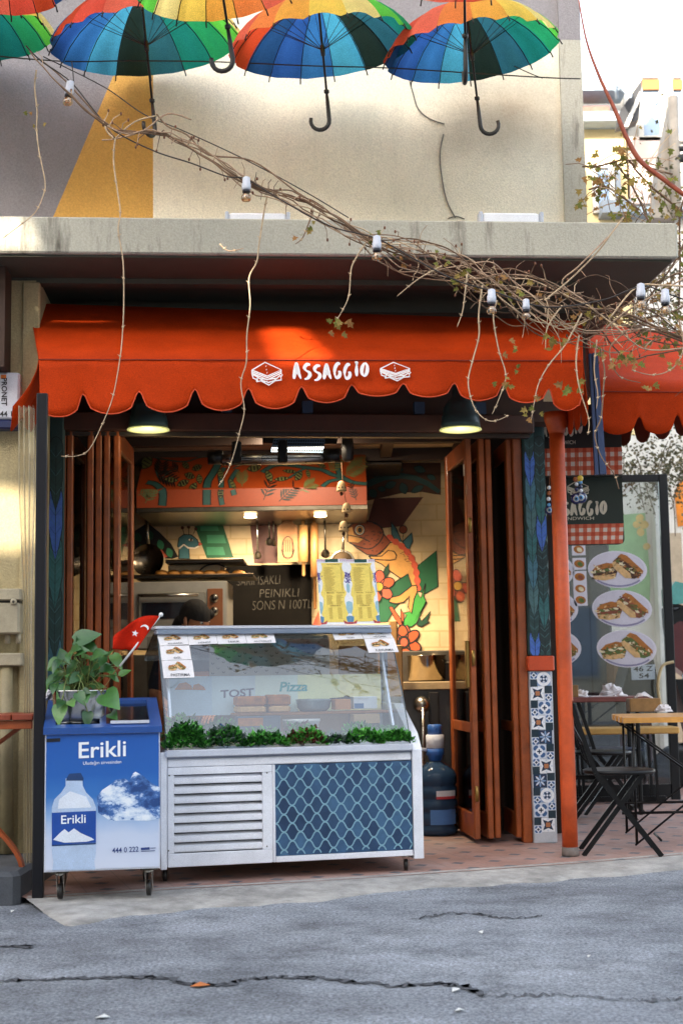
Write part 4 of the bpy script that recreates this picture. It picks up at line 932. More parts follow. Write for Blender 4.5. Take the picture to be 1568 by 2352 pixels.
def ceiling_things():
    # infrared heater hung below the header
    Y = 8.75; p = lambda u, v: PY(u, v, Y)
    t = thing('patio_heater', p(640, 1062), 'black infrared heater with wire grille hung beneath the door header', 'heater')
    a, b = p(478, 1050), p(780, 1050); z = p(640, 1048).z; bk = M('heater_black', '12100f', .4, .3)
    MB().tube([Vector((a.x, Y, z)), Vector((p(512, 1048).x, Y, z))], .045, bk, 12).build('end_cap', t); MB().tube([Vector((p(742, 1048).x, Y, z)), Vector((b.x, Y, z))], .045, bk, 12).build('end_cap', t)
    rf = MB(); rows = []
    for k in range(11): q = math.pi*(.15+k*.07)+.9; rows.append([Vector((x, Y-.045*math.sin(q)*.9, z+.052*math.cos(q))) for x in (p(511, 1048).x, p(743, 1048).x)])
    rf.grid(rows, STEEL); rf.build('reflector', t, solid=.002)
    mb = MB()
    for k in range(44): x = p(530, 1048).x+(p(728, 1048).x-p(530, 1048).x)*k/43; mb.tube([(x, Y-.05, z-.028), (x, Y-.055, z-.012)], .0022, STEEL, 4)
    mb.tube([(p(520, 1048).x, Y-.052, z-.02), (p(736, 1048).x, Y-.052, z-.02)], .004, bk, 6); mb.build('guard', t)
    for u in (545, 650): MB().bbox((p(u, 1048).x-.03, Y-.07, z-.05), (p(u, 1048).x+.03, Y-.04, z+.09), bk, None, .01).build('bracket', t)
    hb = MB(); q = [p(622, 1034), p(741, 1036), p(745, 1006), p(628, 1005)]; gm = M('grille_blue', '4f6680', .6, .0)
    hb.slab([v+Vector((0, .06, 0)) for v in q], (0, .05, 0), bk)
    hb.slab([p(600, 1010)+Vector((0, .13, 0)), p(772, 1012)+Vector((0, .13, 0)), p(778, 985)+Vector((0, .13, 0)), p(600, 980)+Vector((0, .13, 0))], (0, .05, 0), bk); hb.build('housing', t)
    gb = MB()
    for k in range(22): x = k/21; gb.tube([q[0].lerp(q[1], x)+Vector((0, .055, 0)), q[3].lerp(q[2], x)+Vector((0, .055, 0))], .003, gm, 4)
    for k in range(5): x = k/4; gb.tube([q[0].lerp(q[3], x)+Vector((0, .054, 0)), q[1].lerp(q[2], x)+Vector((0, .054, 0))], .0045, gm, 4)
    gb.build('grille', t)
    # black track spot
    p = PY(798, 1028, 8.9); t = thing('ceiling_spot', p, 'small black ceiling spotlight hanging above the bell string', 'spotlight')
    MB().lathe([(.02, -.09), (.036, -.075), (.04, 0), (.034, .06), (.02, .085)], p, BPL, 16).build('body', t); MB().tube([p+Vector((0, 0, .08)), p+Vector((0, 0, .16))], .012, BPL, 8).build('stem', t)
    lamp('SPOT', 'spot_light', PY(798, 1040, 8.98), (R(34), 0, R(-16)), 42, (1, .8, .54), .06, 80)
    lamp('AREA', 'room_light', (-.3, 9.0, 2.6), (R(20), 0, 0), 6, (1, .82, .58), .5)
    # bell chime
    cx = lambda v: 786+(v-1090)*.04
    t = thing('bell_chime', PY(790, 1225, 8.9), 'string of small patterned clay bells hanging in the shop opening', 'wind chime')
    cl = M('bell_clay', 'c9a878', .6, var=.15); dk = M('bell_dots', '4a2c16', .7); Y = 8.9
    MB().tube([PY(784, 1062, Y), PY(787, 1110, Y), PY(795, 1160, Y), PY(789, 1210, Y), PY(790, 1268, Y)], .0025, M('cord_brown', '7a5230', .8), 5).build('cord', t)
    for u, v in ((784, 1128), (796, 1178), (789, 1220)):
        c = PY(u, v, Y-.01); mb = MB(); mb.lathe([(.034, 0), (.031, .008), (.027, .035), (.02, .055), (.008, .064)], c, cl, 16)
        for k in range(8):
            a = k*.785+.2; w = Vector((math.cos(a), math.sin(a), 0)); mb.poly([c+w*.0305+Vector((0, 0, .02))+Vector((0, 0, 1))*.006*math.sin(q)+w.cross(Vector((0, 0, 1)))*.006*math.cos(q) for q in (0, 1, 2, 3, 4, 5, 6)], dk)
        b = mb.build('bell', t); MB().ball(c+Vector((0, 0, -.016)), .011, dk, 8, (1, 1, 1.3)).build('clapper', b)
ceiling_things()
def pendants():
    sh = M('lamp_green_black', '35504e', .4, .0, var=.2); rim = M('lamp_inside', 'd8d8a0', .5, var=.05, emit='dfe08a', est=.1)
    for (u, v, lab) in ((341, 985, 'dark green metal bell lamp under the awning on the left, near the heater'), (1057, 985, 'dark green metal bell lamp under the awning on the right, near the door stack')):
        Y = 8.0; c = PY(u, v, Y); t = thing('pendant_lamp', c, lab, 'lamp', 'bell lamps under the awning')
        MB().lathe([(.114, 0), (.112, .03), (.104, .075), (.099, .078), (.096, .12), (.07, .16), (.045, .18), (.04, .24), (.02, .26)], c, sh, 28).build('shade', t)
        mb = MB(); mb.lathe([(.119, -.002), (.121, -.008), (.1, -.006), (.06, .03), (.0, .06)], c, rim, 28); mb.build('rim', t)
        MB().bbox((-.008, -.135, -.02), (.008, -.1, .1), BPL, Fr((c.x, c.y), 0), .003).build('clip', t) if False else None
        MB().tube([c+Vector((0, 0, .255)), c+Vector((0, .02, .42))], .01, BPL, 8).build('stem', t)
        lamp('POINT', 'pendant_light', c+Vector((0, 0, -.06)), (0, 0, 0), .2, (1, .85, .5), .05)
pendants()
def utensils():
    Y = 10.45; P = lambda u, v, o=0: PY(u, v, Y-o)
    t = thing('utensil_rail', P(600, 1170), 'steel hanging rail beneath the orange hood holding ladles and boards', 'rail')
    MB().tube([P(330, 1176), P(800, 1166)], .009, STEEL, 8).build('bar', t)
    mb = MB()
    for u in (345, 785): mb.box((P(u, 1170).x-.01, Y, P(u, 1172).z-.01), (P(u, 1170).x+.01, YBK-.003, P(u, 1172).z+.01), STEELD)
    mb.build('bracket', t)
    # pan
    c = P(341, 1287, .06); t = thing('frying_pan', c, 'steel frying pan hanging by its handle at the left of the kitchen wall', 'pan')
    MB().lathe([(.0, -.012), (.098, -.012), (.115, .03), (.119, .031), (.102, -.018), (0, -.018)], c, M('pan_steel', '6d6459', .25, 1., var=.2), 30, (0, -1, 0)).build('bowl', t)
    MB().tube([c+Vector((0, -.01, .11)), c+Vector((-.002, -.03, .19)), c+Vector((-.008, -.02, .33))], [.012, .01, .014], STEEL, 8).build('handle', t); 
    def ladle(u, vt, vb, r_, lab, dark=False):
        m = STEELD if dark else STEEL; a, b = P(u, vt, .02), P(u+2, vb, .03); t = thing('ladle', b, lab, 'ladle')
        MB().tube([a, a.lerp(b, .5), b], [.006, .006, .007], m, 8).build('handle', t)
        MB().lathe([(0, -.02), (r_*.7, -.014), (r_, 0), (r_*.75, .03), (0, .05)], b+Vector((0, 0, -r_)), m, 16, (0, -.9, .4)).build('bowl', t)
    ladle(590, 1172, 1268, .028, 'shiny steel ladle hanging low left of the wooden board'); ladle(617, 1172, 1236, .03, 'steel ladle with dark bowl hanging beside the wooden board', True); ladle(627, 1172, 1242, .022, 'thin steel spoon hanging tight against the wooden board', True)
    ladle(745, 1172, 1262, .034, 'black serving spoon hanging right of the rolling pins', True)
    # cutting board with carved hand
    z = lambda v: P(660, v).z
    pts = [(651, 1166), (660, 1163), (668, 1166), (672, 1200), (684, 1212), (686, 1290), (638, 1292), (637, 1212), (648, 1200)]
    t = thing('cutting_board', P(660, 1290, .02), 'wooden cutting board with a carved hand emblem hanging on the rail', 'cutting board')
    MB().slab([P(u, v, .03) for u, v in pts], (0, .025, 0), PINED).build('board', t)
    mb = MB(); q = lambda pts: [P(u, v, .0315) for u, v in pts]; cv = M('carving', '3f2612', .7); nn = (0, -1, 0)
    mb.line(q(ell(661, 1258, 13, 26, 0, 20)+[(674, 1258)]), .008, nn, cv)
    for u in (651, 656, 661, 666, 671): mb.line(q([(u, 1240), (u, 1268)]), .006, nn, cv)
    mb.line(q([(646, 1262), (652, 1280), (670, 1280), (676, 1262)]), .01, nn, cv); mb.build('carving', t)
    for u, v0, v1, v2, v3, lab in ((697, 1180, 1206, 1291, 1324, 'pale wooden rolling pin hanging directly right of the carved board'), (722, 1176, 1203, 1325, 1400, 'longer darker rolling pin hanging second right of the carved board')):
        m = PINE if u < 700 else PINED; t = thing('rolling_pin', P(u, v3, .04), lab, 'rolling pin'); zz = [PY(u, q, Y-.04).z for q in (v3, v2, v1, v0)]; x = P(u, 1250).x+.0
        r_ = .034 if u < 700 else .03
        MB().lathe([(.004, zz[0]), (.012, zz[0]+.01), (.011, zz[1]-.002), (r_, zz[1]), (r_, zz[2]), (.012, zz[2]+.002), (.013, zz[3]-.01), (.005, zz[3])], (x, Y-.045, 0), m, 16).build('pin', t)
    # round sieve rim peeking above the menu
    c = P(786, 1292, .05); t = thing('sieve', c, 'round wire sieve hanging behind the yellow menu sheets', 'sieve')
    MB().tube([c+Vector((.085*math.cos(a), 0, .085*math.sin(a))) for a in [k*math.pi*2/28 for k in range(29)]], .008, STEEL, 8).build('rim', t)
    MB().lathe([(.082, .0), (.06, .03), (0, .045)], c, M('mesh_dark', '5a4a38', .5, .6), 20, (0, 1, 0)).build('mesh', t); MB().tube([c+Vector((0, 0, .085)), P(790, 1215, .05)], .008, STEEL, 8).build('handle', t)
utensils()
def oven():
    Y = 9.75; f = Fr((0, Y), 0); s = lambda u, v, d=0: f.uv(u, v, d)
    x0, z1 = s(300, 1337); x1, _ = s(522, 1337); z0 = s(400, 1490)[1]
    t = thing('oven', ((x0+x1)/2, Y+.2, z0), 'stainless steel countertop oven with dark window and control panel', 'oven')
    OVS = M('oven_steel', 'aaa69d', .35, .45, var=.1); MB().bbox((x0, 0, z0), (x1, .5, z1), OVS, f, .01).build('body', t)
    a, b = s(318, 1362, -.012); c, d = s(474, 1440, -.012); dr = MB().bbox((a, -.02, d), (c, -.001, b), M('oven_door', '8b8880', .35, .4, var=.12), f, .006).build('door', t)
    a, b = s(326, 1385, -.02); c, d = s(460, 1420, -.02); MB().box((a, -.024, d), (c, -.0205, b), M('oven_window', '171c26', .12, var=.1), f).build('window', dr)
    a, b = s(320, 1368, -.05); c, _ = s(455, 1368, -.05); h = MB(); h.tube([f.w(a, -.055, b), f.w(c, -.055, b)], .011, STEEL, 10); h.build('handle', dr)
    a, b = s(476, 1352, -.012); c, d = s(512, 1438, -.012); pn = MB().bbox((a, -.012, d), (c, -.001, b), M('panel_rust', '7a4a2c', .5), f, .003).build('control_panel', t)
    for v in (1374, 1404): p = f.p(492, v, -.013); k = MB(); k.lathe([(.03, 0), (.03, .004)], p, STEEL, 18, (0, -1, 0)); k.lathe([(.019, .0045), (.016, .024), (0, .024)], p, BPL, 16, (0, -1, 0)); k.build('knob', pn)
    # trays above
    def tray(u0, u1, v, lab, depth=.45, h=.02):
        a, z = s(u0, v, .02); b, _ = s(u1, v, .02); t = thing('baking_tray', f.w((a+b)/2, .2, z), lab, 'tray')
        MB().bbox((a, .02, z-h), (b, depth, z), M('tray_black', '17130f', .5, .3), f, .005).build('pan', t); MB().tube([f.w(a, .02, z), f.w(b, .02, z)], .005, M('tray_edge', '6b5a48', .4, .6), 6).build('edge', t)
        return z
    z = tray(306, 582, 1322, 'black oven tray with round bread rolls above the steel oven')
    br = M('bread_crust', 'c4863c', .6, var=.3, scale=18)
    for k, u in enumerate((372, 400, 428, 455, 482, 510, 548)):
        p = f.p(u, 1322, .12); tag(MB().ball(p+Vector((0, 0, .012)), .05, br, 14, (1, .9, .55)).build('bread_roll'), 'golden round bread roll in a row on the black tray', 'bread', 'bread rolls on the tray')
    z2 = tray(380, 560, 1287, 'upper dark tray standing empty above the bread rolls', .4)
    tb = MB(); m = M('bin_cream', 'c9b189', .5, var=.1); a, zz = s(385, 1316, .1); b, _ = s(470, 1316, .1); z3 = s(420, 1293, .1)[1]
    t = thing('food_bin', f.w((a+b)/2, .25, z), 'cream food container with a wire handle between the two trays', 'container')
    MB().bbox((a, .14, z+.001), (b+.12, .36, z2-.021), m, f, .01).build('tub', t); MB().tube(cm([f.p(452, 1318, .1), f.p(472, 1300, .1), f.p(500, 1296, .1), f.p(522, 1306, .1), f.p(528, 1318, .1)], 5), .006, BPL, 6).build('handle', t)
    # blackboard
    p0 = PY(519, 1299, 10.62); p1 = PY(716, 1450, 10.62); cb = M('chalkboard', '0f0d0b', .95, spec=.08, var=.25, scale=6); ch = M('chalk', '343029', .9, var=.3, scale=90)
    t = thing('chalkboard', ((p0.x+p1.x)/2, 10.65, p1.z), 'black chalkboard with faint hand lettered prices on the kitchen wall', 'chalkboard')
    MB().box((p0.x, 10.62, p1.z), (p1.x, 10.65, p0.z), cb).build('slate', t)
    W = Pl(10.617); mb = MB()
    for s_, x0, y0, x1, y1, h in (('SARIMSAKLI', 835, 1030, 1100, 1018, 55), ('PEINIKLI', 975, 1102, 1215, 1095, 50), ('SONS N 100TL', 930, 1180, 1296, 1168, 56)):
        textmesh(mb, s_, W(*c5(x0, y0)), W(*c5(x1, y1)), W(*c5(x0+4, y0-h)), ch, bold=-.012)
    mb.build('lettering', t)
    # oven stand / back worktop
    MBt = MB().bbox((-1.6, 9.62, FZ), (.78, 10.4, 1.26), M('cabinet_steel', '6b655c', .4, .7, var=.15), None, .01)
    tag(MBt.build('kitchen_cabinet'), 'long steel kitchen cabinet carrying the oven along the back wall', 'cabinet')
oven()
def rightworktop():
    Y = 9.35; f = Fr((0, Y), 0); a, z1 = f.uv(905, 1567); b, z0 = f.uv(1036, 1583); 
    t = thing('worktop', f.w((a+b)/2, .3, FZ), 'narrow steel worktop cabinet behind the water bottle', 'worktop')
    MB().bbox((a-.3, 0, z0), (b, .55, z1), M('worktop_cream', 'b29a74', .5, var=.2), f, .006).build('top', t); MB().box((a-.3, .03, FZ), (b, .55, z0-.002), M('cabinet_grey', '4f4c49', .4, .6, var=.2), f).build('carcass', t)
    k = MB(); p = f.p(968, 1618, .0); k.lathe([(.055, 0), (.05, .03), (.025, .055), (0, .06)], p, STEEL, 20, (0, -1, 0)); k.build('chrome_dial', t); MB().tube([p+Vector((.005, -.05, -.02)), f.p(972, 1800, -.05)], .011, STEEL, 8).build('rod', t)
    MB().bbox((f.uv(984, 1600)[0], -.025, f.uv(984, 1790)[1]), (f.uv(1006, 1600)[0], .02, f.uv(990, 1590)[1]), M('panel_dark', '2e2b2a', .45, .4), f, .004).build('door_panel', t)
    # stock pot
    c = f.p(980, 1568, .2); c.z = z1; t = thing('stock_pot', c, 'polished steel stock pot standing on the worktop at the right', 'pot')
    zt = f.uv(980, 1505, .2)[1]-z1; MB().lathe([(.11, .002), (.125, .012), (.127, zt-.01), (.134, zt-.004), (.134, zt), (.12, zt), (.118, .02), (0, .02)], c, M('pot_steel', 'a39782', .14, 1., var=.15), 32).build('body', t)
    MB().tube([c+Vector((.12, -.05, zt-.05)), c+Vector((.15, -.06, zt-.05)), c+Vector((.15, .04, zt-.05)), c+Vector((.12, .04, zt-.05))], .006, STEEL, 6).build('handle', t)
    # upright boards
    for u0, u1, v0, v1, d, lab in ((893, 915, 1425, 1575, -.12, 'tall pale chopping board standing upright behind the counter end'), (868, 926, 1482, 1600, -.3, 'wide beige chopping board leaning behind the glass at the counter end')):
        a_, zt = f.uv(u0, v0, d); b_, zb = f.uv(u1, v1, d); tag(MB().bbox((a_, d, zb), (b_, d+.025, zt), PINE, f, .008).build('chopping_board'), lab, 'cutting board')
rightworktop()
# ---------------------------------------------------------------- person
def person():
    sk = M('skin', 'b07a58', .55, var=.12, scale=12); hr = M('hair_dark', '120e0c', .85, var=.4, scale=60, bump=.5, bscale=120); cl = M('navy_cloth', '1a2233', .85, var=.25, scale=20, bump=.2)
    hc = PY(448, 1420, 8.95); base = Vector((hc.x-.03, hc.y+.02, FZ))
    t = thing('person', base, 'person with tied back dark hair in navy work clothes bending behind the display counter', 'person')
    bm = bmesh.new()
    def skin_mesh(name, verts, edges, radii, mat, sub=2):
        me = bpy.data.meshes.new(name); off = base; me.from_pydata([tuple(Vector(v)-off) for v in verts], edges, []); o = bpy.data.objects.new(name, me); COL.objects.link(o); o.parent = t
        o.modifiers.new('skin', 'SKIN'); o.modifiers.new('sub', 'SUBSURF').levels = sub; o.modifiers['sub'].render_levels = sub
        lay = me.skin_vertices[0].data
        for i, r_ in enumerate(radii): lay[i].radius = r_ if isinstance(r_, tuple) else (r_, r_)
        lay[0].use_root = True; me.materials.append(mat)
        return o
    B = base; z = lambda a, b, c: B+Vector((a, b, c))
    H = hc - B   # head centre
    sh = H+Vector((-.02, .1, -.2))
    V = [z(-.02, .2, .86), z(-.02, .2, 1.02), (B+sh+Vector((0, .02, -.12))), (B+sh), (B+H+Vector((-.01, .05, -.1))), (B+H+Vector((0, 0, -.06))),
         z(-.11, .2, .82), z(-.12, .19, .45), z(-.12, .22, .06), z(.08, .2, .82), z(.09, .19, .45), z(.09, .22, .06),
         B+sh+Vector((-.18, 0, -.03)), B+sh+Vector((-.24, -.06, -.28)), B+sh+Vector((-.13, -.24, -.36)),
         B+sh+Vector((.17, 0, -.03)), B+sh+Vector((.25, -.06, -.28)), B+sh+Vector((.16, -.24, -.36)), z(-.12, .12, .03), z(.09, .12, .03)]
    E = [(0, 1), (1, 2), (2, 3), (3, 4), (4, 5), (0, 6), (6, 7), (7, 8), (0, 9), (9, 10), (10, 11), (3, 12), (12, 13), (13, 14), (3, 15), (15, 16), (16, 17), (8, 18), (11, 19)]
    Rr = [.13, .12, .13, .1, .055, .05, .09, .06, .045, .09, .06, .045, .06, .045, .032, .06, .045, .032, .035, .035]
    body = skin_mesh('body', V, E, Rr, sk)
    # head: ovoid turned down and to the right, with nose, brow, ear
    fwd = Vector((.74, -.52, -.38)).normalized(); up = Vector((.2, -.25, .9)); up = (up-fwd*up.dot(fwd)).normalized(); rt = fwd.cross(up)
    hb = MB(); n = 20; vs = []; fs = []
    for i in range(15):
        th = math.pi*i/14
        for k in range(n):
            q = 2*math.pi*k/n; x = math.sin(th)*math.cos(q); y = math.sin(th)*math.sin(q); w = math.cos(th)
            fz = .098*y; jaw = 1-.22*max(0, -w); px = .076*x*jaw; pz = .112*w-(.012 if w < 0 and y > 0 else 0)
            if y > .8 and abs(w+.12) < .25: fz += .02*(1-abs(w+.12)/.25)*(1 if abs(x) < .35 else 0)
            vs.append(B+H+rt*px+fwd*fz+up*pz)
    for i in range(14):
        for k in range(n): l = (k+1) % n; fs.append((i*n+k, i*n+n+k, i*n+n+l, i*n+l))
    hb.add(vs, fs, sk, True)
    for sg in (-1, 1): hb.ball(B+H+rt*sg*.078-up*.015, .03, sk, 10, (.5, .8, 1.1))
    hd = hb.build('head', t)
    e = MB()
    for sg in (-1, 1): e.ball(B+H+rt*sg*.031+fwd*.086+up*.005, .011, M('eye', 'e8e2da', .3, var=0), 8); e.ball(B+H+rt*sg*.031+fwd*.094+up*.004, .006, BPL, 8)
    e.tube([B+H+rt*-.022+fwd*.088-up*.06, B+H+fwd*.094-up*.061, B+H+rt*.022+fwd*.088-up*.06], .005, M('lip', '9a5546', .5), 6); e.build('face', hd)
    # hair cap, bun and ear-high hairline
    h = MB(); vs = []; fs = []
    for i in range(10):
        th = math.pi*.62*i/9
        for k in range(72):
            q = 2*math.pi*k/72; y = math.sin(q); lim = .76 if y > .3 else 1.; t_ = th*lim; x = math.sin(t_)*math.cos(q); yy = math.sin(t_)*y; w = math.cos(t_); wob = 1+.016*math.sin(13*q+.6*i)+.014*math.sin(31*q+.3*i)
            vs.append(B+H+rt*(.086*x*wob)+fwd*(.108*yy*wob-.006)+up*(.12*w+.003))
    for i in range(9):
        for k in range(72): l = (k+1) % 72; fs.append((i*72+k, i*72+72+k, i*72+72+l, i*72+l))
    h.tube(cm([B+H-fwd*.07-up*.02, B+H-fwd*.13-up*.09, B+H-fwd*.14-up*.2], 4), [.04]*4+[.032]*4+[.012], hr, 10)
    h.add(vs, fs, hr, True); h.ball(B+H-fwd*.09+up*.02+rt*.0+Vector((.15, -.02, -.03)), .034, hr, 12); h.build('hair', t)
    # clothes: shirt and apron over the same skeleton, slightly larger
    tb = MB(); cs = [V[0]+Vector((0, 0, -.06)), V[0], V[1], V[1].lerp(V[2], .5), V[2], V[3], V[3]+Vector((0, -.0, .05)), V[3].lerp(V[4], .5)]; rx = [.185, .185, .17, .18, .2, .215, .15, .075]; ry = [.14, .14, .13, .135, .15, .13, .09, .07]
    tb.grid([[c_+Vector((a_*math.cos(q), b_*math.sin(q), 0)) for q in [k*math.pi/12 for k in range(25)]] for c_, a_, b_ in zip(cs, rx, ry)], cl); tb.build('shirt', t)
    for i0 in (12, 15): skin_mesh('sleeve', [V[3].lerp(V[i0], .6), V[i0], V[i0+1]], [(0, 1), (1, 2)], [.085, .078, .06], cl)
    skin_mesh('trousers', [V[6], V[7], V[8]], [(0, 1), (1, 2)], [.1, .075, .06], cl); skin_mesh('trousers', [V[9], V[10], V[11]], [(0, 1), (1, 2)], [.1, .075, .06], cl)
    # hands
    for s_, wi in ((-1, 14), (1, 17)):
        w = Vector(V[wi]); d = Vector((-.35*s_, -.8, -.45)).normalized(); side = Vector((1, -.3*s_, 0)).normalized(); pv = [w, w+d*.05]; pe = [(0, 1)]; pr = [(.03, .02), (.038, .016)]
        for k in range(4):
            L = (.062, .072, .068, .052)[k]; b0 = w+d*.085+side*(-.03+.02*k); i0 = len(pv); pv += [b0, b0+d*L*.5+Vector((0, 0, -.008)), b0+d*L*.85+Vector((0, 0, -.03))]; pe += [(1, i0), (i0, i0+1), (i0+1, i0+2)]; pr += [.009, .0085, .007]
        i0 = len(pv); b0 = w+d*.03+side*(.035*-s_); pv += [b0+side*(.012*-s_), b0+d*.03+side*(.022*-s_)+Vector((0, 0, -.015))]; pe += [(0, i0), (i0, i0+1)]; pr += [.011, .008]
        skin_mesh('hand', pv, pe, pr, sk, 1)
person()
# ================================================================ display counter, cooler and what stands on them
FC = Fr((0, 7.37), math.atan(.27))
WP = M('white_paint', 'e6e7ee', .32, var=.09, scale=5, bump=.03, dirt=.15); WPS = M('white_alu', 'd2d6e2', .3, .35, var=.06)
GAP = M('gap_black', '120f0f', .8, var=0)
c4 = crop(580, 2900, 1120); cg1 = crop(600, 2420, 550); cg2 = crop(1150, 2420, 550); cg3 = crop(600, 2600, 550); cg4 = crop(1100, 2600, 600); c2 = crop(0, 2350, 700, 1317); c7 = crop(1200, 2150, 360)
CGL = Mglass('counter_glass', (.94, .98, .98), .13, .015)
def caster(mb_f, mb_w, c, r_=.03):
    """fork and wheel under a point c (mount height)"""
    mb_f.lathe([(.022, -.012), (.022, 0)], c, STEEL, 12); z0 = c.z-FZ
    for sx in (-.016, .016): mb_f.slab([c+Vector((sx, -.018, -.012)), c+Vector((sx, .018, -.012)), c+Vector((sx, .012+.015, -(z0-r_*.7))), c+Vector((sx, -.002+.015, -(z0-r_*.7)))], (.003, 0, 0), STEEL)
    mb_w.lathe([(r_*.4, -.011), (r_, -.009), (r_, .009), (r_*.4, .011)], Vector((c.x, c.y+.015, FZ+r_)), BPL, 18, (1, 0, 0))
SND = {k: M('food_'+k, c, .6, var=.25, scale=30) for k, c in {'crust': 'b06d2c', 'bread': 'd9b078', 'dark': '4a2a16', 'green': '5a6e34', 'red': '8c4a32', 'cream': 'e8d9b4', 'lilac': 'c9c0da', 'brown': '7a5028', 'olive': '7a6a2c'}.items()}
def sandwich(mb, T, n, seed, o=.0):
    """two cut sandwich halves printed flat; T maps the unit square (y down)"""
    j = random.Random(seed); q = lambda pts, k: [T(x+j.uniform(-.008, .008), y+j.uniform(-.008, .008))+n*(o+k*.0004) for x, y in pts]
    fill = ['dark', 'olive', 'red', 'green'][seed % 4]
    mb.poly(q([(.05, .58), (.12, .5), (.3, .42), (.47, .45), (.5, .6), (.46, .78), (.3, .84), (.1, .82)], 1), SND[fill])
    mb.poly(q([(.06, .56), (.14, .42), (.32, .34), (.48, .38), (.47, .46), (.3, .5), (.12, .57)], 2), SND['crust']); mb.poly(q([(.08, .72), (.3, .70), (.47, .66), (.46, .80), (.28, .86), (.1, .83)], 2), SND['bread'])
    for k in range(5): x = .08+.08*k; mb.poly(q(leafp(x, .62-.02*k, .12, .07, .4), 3), SND['green'] if k % 2 else SND['cream'])
    mb.poly(q([(.42, .3), (.52, .16), (.62, .22), (.92, .62), (.9, .74), (.8, .82), (.66, .78), (.45, .45)], 3), SND[fill])
    mb.poly(q([(.5, .16), (.56, .08), (.66, .14), (.95, .58), (.94, .68), (.84, .6), (.6, .26)], 4), SND['crust']); mb.poly(q([(.4, .34), (.46, .3), (.72, .66), (.74, .8), (.64, .8), (.44, .5)], 4), SND['bread'])
    for k in range(6): t = k/5; mb.poly(q(leafp(.5+.32*t, .3+.4*t, .12, .06, .9), 5), SND[['green', 'cream', 'brown'][k % 3]])
    if o > .001:
        for k in range(70):   # crumbs, herbs and toasted spots
            if k % 2: x, y = j.uniform(.08, .47), j.uniform(.4, .82)
            else: t = j.random(); x, y = .47+.4*t+j.uniform(-.06, .08), .2+.5*t+j.uniform(-.08, .1)
            mb.poly(q(leafp(x, y, j.uniform(.03, .09), j.uniform(.015, .04), j.uniform(0, 3)), 6+k % 3), SND[j.choice(['dark', 'brown', 'bread', 'crust', 'green', 'cream', 'olive'])])
def counter():
    uv = FC.uv; sL = uv(385, 1860)[0]; sR = uv(946, 1850)[0]; sO = uv(969, 1850)[0]; zof = lambda y, x=780: uv(*c4(x, y))[1]
    zb, zl, zg = zof(690), zof(95), zof(57); zband = zof(152); D_ = .86
    t = thing('display_counter', FC.w((sL+sO)/2, .4, FZ), 'white refrigerated sandwich display counter with louvre and blue wave tile front', 'display counter')
    # base carcass and frame
    mb = MB(); mb.box((sL-.03, .03, zb+.004), (sO-.004, D_, zl-.002), WP, FC); mb.build('carcass', t)
    MB().bbox((sL, -.004, zband+.002), (sR, .029, zl-.012), WP, FC, .005).build('upper_band', t)
    MB().bbox((sL-.012, -.028, zl), (sR+.004, D_, zg), WPS, FC, .006).build('ledge', t)
    MB().box((sL, -.002, zl-.0115), (sR, .028, zl-.0005), M('shadow_grey', '8d93a3', .5), FC).build('ledge_shadow', t)  # grey strip drawn in for the shadow line below the ledge lip
    MB().bbox((sL-.035, -.004, zb-.01), (sL-.002, .04, zg-.01), WP, FC, .004).build('corner_post', t)
    # right end panel with the sloping shoulder
    e = uv(*c4(1505, 60))[1]; ang = [(-.012, zb-.015), (-.012, e-.01), (.05, zg+.05), (.3, zg+.2), (D_, zg+.2), (D_, zb-.015)]
    MB().slab([FC.w(sR+.003, d, z) for d, z in ang], FC.a*(sO-sR-.003), WP).build('end_panel', t)
    # louvre
    x = lambda p, y=400: uv(*c4(p, y))[0]; zz = lambda y: zof(y, 390)
    sV = x(690); sT = x(705)
    m = MB(); m.bbox((sL, -.006, zb), (sV, .0285, zz(635)), WP, FC, .004); m.bbox((sL, -.006, zz(205)), (sV, .0285, zband), WP, FC, .004)
    m.bbox((sL, -.0055, zz(634.5)), (x(148), .0285, zz(205.5)), WP, FC, .003); m.bbox((x(634), -.0055, zz(634.5)), (sV, .0285, zz(205.5)), WP, FC, .003); m.build('louvre_frame', t)
    m = MB(); m.box((sL+.01, .0292, zz(632)), (sV-.01, .0298, zz(207)), GAP, FC); m.build('louvre_back', t)
    h = (zz(207)-zz(632))/8
    for k in range(8):
        z0 = zz(632)+h*k; q = [FC.w(0, d, z) for d, z in ((-.002, z0+.004), (-.004, z0+.01), (-.003, z0+h*.62), (.024, z0+h*.93), (.027, z0+h*.9), (.004, z0+.03))]
        MB().slab([p+FC.a*(x(149)) for p in q], FC.a*(x(633)-x(149)), WP).build('louvre_slat', t)
    m = MB(); 
    for px, py in ((122, 215), (660, 200), (118, 630), (660, 605)): m.lathe([(.004, 0), (.003, .002)], FC.p(*c4(px, py), -.0065), STEELD, 8, -FC.b)
    m.build('screws', t)
    # tiled half
    m = MB(); m.bbox((sV+.001, -.008, zb), (sT, .0285, zband), WP, FC, .004); m.bbox((sT+.001, -.008, zb), (sR, .0285, zof(660, 730)), WP, FC, .004); m.build('tile_frame', t)
    z0 = zof(658, 730); z1 = zband-.001; s0 = sT+.001; s1 = sR-.001; tp = MB(); P = lambda s_, z, o=0: FC.w(s_, -.001-o, z)
    navs = [M('wave_navy%d' % i, c, .22, var=.2, scale=14) for i, c in enumerate(('2e4767', '345273', '29405f', '3b5b7d', '304a6a', '426485'))]
    tp.box((s0, -.001, z0), (s1, .028, z1), M('wave_base', '2a3f5e', .3, var=.15), FC); j = random.Random(5)
    ogee = lambda c: 1.3*c-.3*c**3
    per = (s1-s0)/8.45; rh = (z1-z0)/10.35; am = rh*.47
    wav = lambda r_, s_: z1-rh*.2-r_*rh+(am if r_ % 2 else -am)*ogee(math.cos(2*math.pi*(s_-s0)/per))
